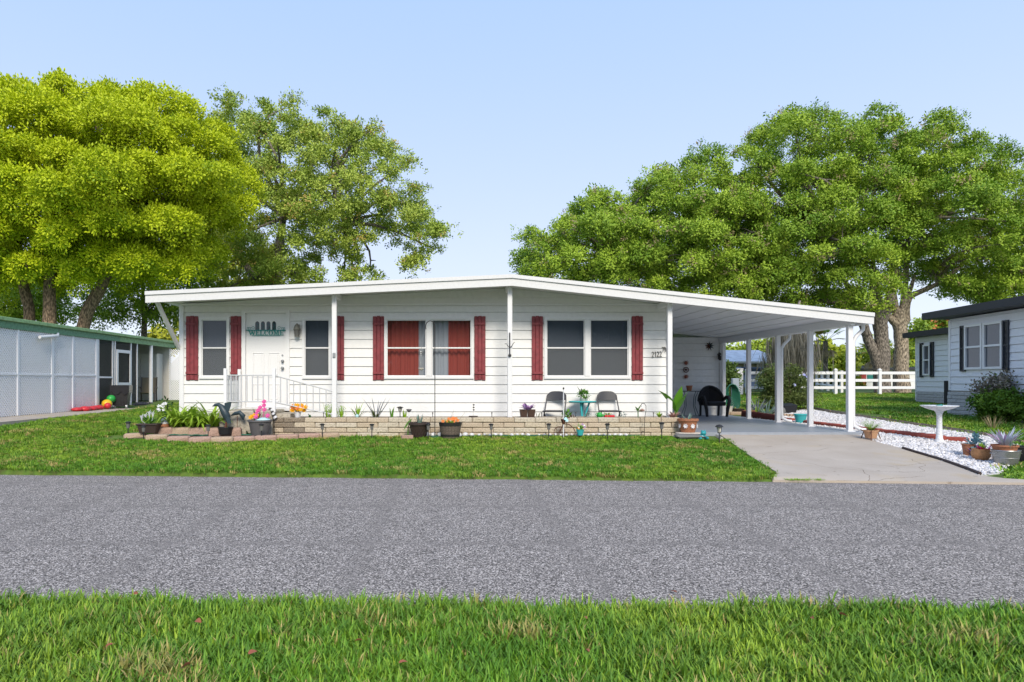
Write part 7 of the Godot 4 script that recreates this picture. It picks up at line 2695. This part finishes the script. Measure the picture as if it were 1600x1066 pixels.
	crown(t, cl, mesh, M.leaf, 1100.0, 1.0, [Color(0.07, 0.17, 0.018), Color(0.18, 0.30, 0.03)], 0.9, 0.5)
	st = mk()
	for i in 12: limb(st, Vector3(0.1, -0.05, 0), cl[i][0] - t.position, 0.016, 0.005, 0.1, 4)
	part("branches", st, M.twig_brown, t)
	t = thing("bare_shrub", "brown half-bare shrub with grey twigs before the block skirt", "shrub", gp(1560, 16.6))
	cl = []
	for i in 52: cl.append([t.position + Vector3(rng.randf_range(-0.4, 1.2), rng.randf_range(0.45, 0.98), rng.randfn() * 0.25), rng.randf_range(0.16, 0.25)])
	crown(t, cl, twig_mesh(7, 0.13, 0.07, 0.02), M.leaf, 500.0, 1.0, [Color(0.15, 0.12, 0.09), Color(0.32, 0.28, 0.23), Color(0.12, 0.18, 0.04)], 1.0, 0.1)
	st = mk()
	for i in 52:
		limb(st, Vector3(rng.randf_range(-0.1, 0.8), -0.05, 0), cl[i][0] - t.position, 0.014, 0.004, 0.08, 4)
		for k in 4: limb(st, cl[i][0] - t.position, cl[i][0] - t.position + Vector3(rng.randfn(), rng.randfn() + 0.6, rng.randfn()) * 0.12, 0.005, 0.002, 0.05, 3)
	part("branches", st, M.twig_brown, t)
	# mulch ring under the oaks
	st = mk()
	var ring := PackedVector2Array()
	for i in 20: ring.append(Vector2(wx(1396, 36.0) + 2.6 * cos(TAU * i / 20), -36.0 + 1.7 * sin(TAU * i / 20)))
	structure("mulch_bed", sheet(ring, 0.03, 0.4), M.mulch)
	# weeds in the joint of the driveway
	t = thing("kerb_weeds", "strip of low weeds in the joint between driveway and lane", "weeds")
	st = mk()
	for i in 70:
		var px := rng.randf_range(1232, 1288)
		var x := wx(px, 9.02)
		tuft(st, Vector3(x, 0.028, z_far(x) + 0.02 + rng.randfn() * 0.02), 4, 0.015, 0.045, 0.004, 1.2, 0.8, 0.03, 2)
	part("foliage", st, M.green_bright, t)

func more_materials() -> void:
	var m := leafmat("moss_leaf", 0.13, 0.125, 0.10, 0.4, 0.9)
	leafmat("frond_gold", 0.42, 0.34, 0.07)
	leafmat("green_glossy", 0.09, 0.24, 0.02, 0.7, 0.3)
	leafmat("fern", 0.20, 0.36, 0.03)
	leafmat("blue_succulent", 0.13, 0.24, 0.27)
	leafmat("blue_petal", 0.40, 0.42, 0.75)
	leafmat("pink_silver", 0.62, 0.36, 0.52)
	mat("rail_grey", 0.58, 0.59, 0.60, 0.5)
	mat("bag_black", 0.02, 0.02, 0.024, 0.25)
	mat("blue_grey", 0.18, 0.24, 0.30, 0.4)
	mat("brown_wood", 0.12, 0.06, 0.035, 0.6, "bark", 4.0)
	mat("green_metal", 0.05, 0.15, 0.04, 0.5)
	mat("lamp_smoke", 0.16, 0.155, 0.15, 0.2)
	mat("pewter", 0.19, 0.185, 0.16, 0.5)
	mat("rust_light", 0.30, 0.10, 0.06, 0.7, "dirt", 8.0)
	mat("wicker", 0.02, 0.018, 0.022, 0.5, "bark", 9.0, 1.2)
	mat("teal_iron", 0.05, 0.09, 0.10, 0.5)
	mat("meter_grey", 0.33, 0.38, 0.42, 0.5)
	mat("brick_dark", 0.17, 0.035, 0.03, 0.85, "dirt", 4.0, 0.5)
	mat("edging_dark", 0.05, 0.032, 0.03, 0.6)
	mat("clay_orange", 0.56, 0.26, 0.10, 0.6, "dirt", 3.0)
	mat("water", 0.35, 0.62, 0.66, 0.05)

func _ready() -> void:
	rng.seed = 1
	wob.seed = 3
	wob.frequency = 0.02
	environment()
	materials()
	more_materials()
	ground()
	home()
	porch()
	planter()
	lattice_house()
	navy_house()
	fence()
	far_houses()
	garden_trees()
	lane_trees()
	rng.seed = 55
	lawns()
	gravel()
	edging()
	bed_things()
	ledge_things()
	front_things()
	solar_lights()
	wall_things()
	carport_things()
	gravel_things()
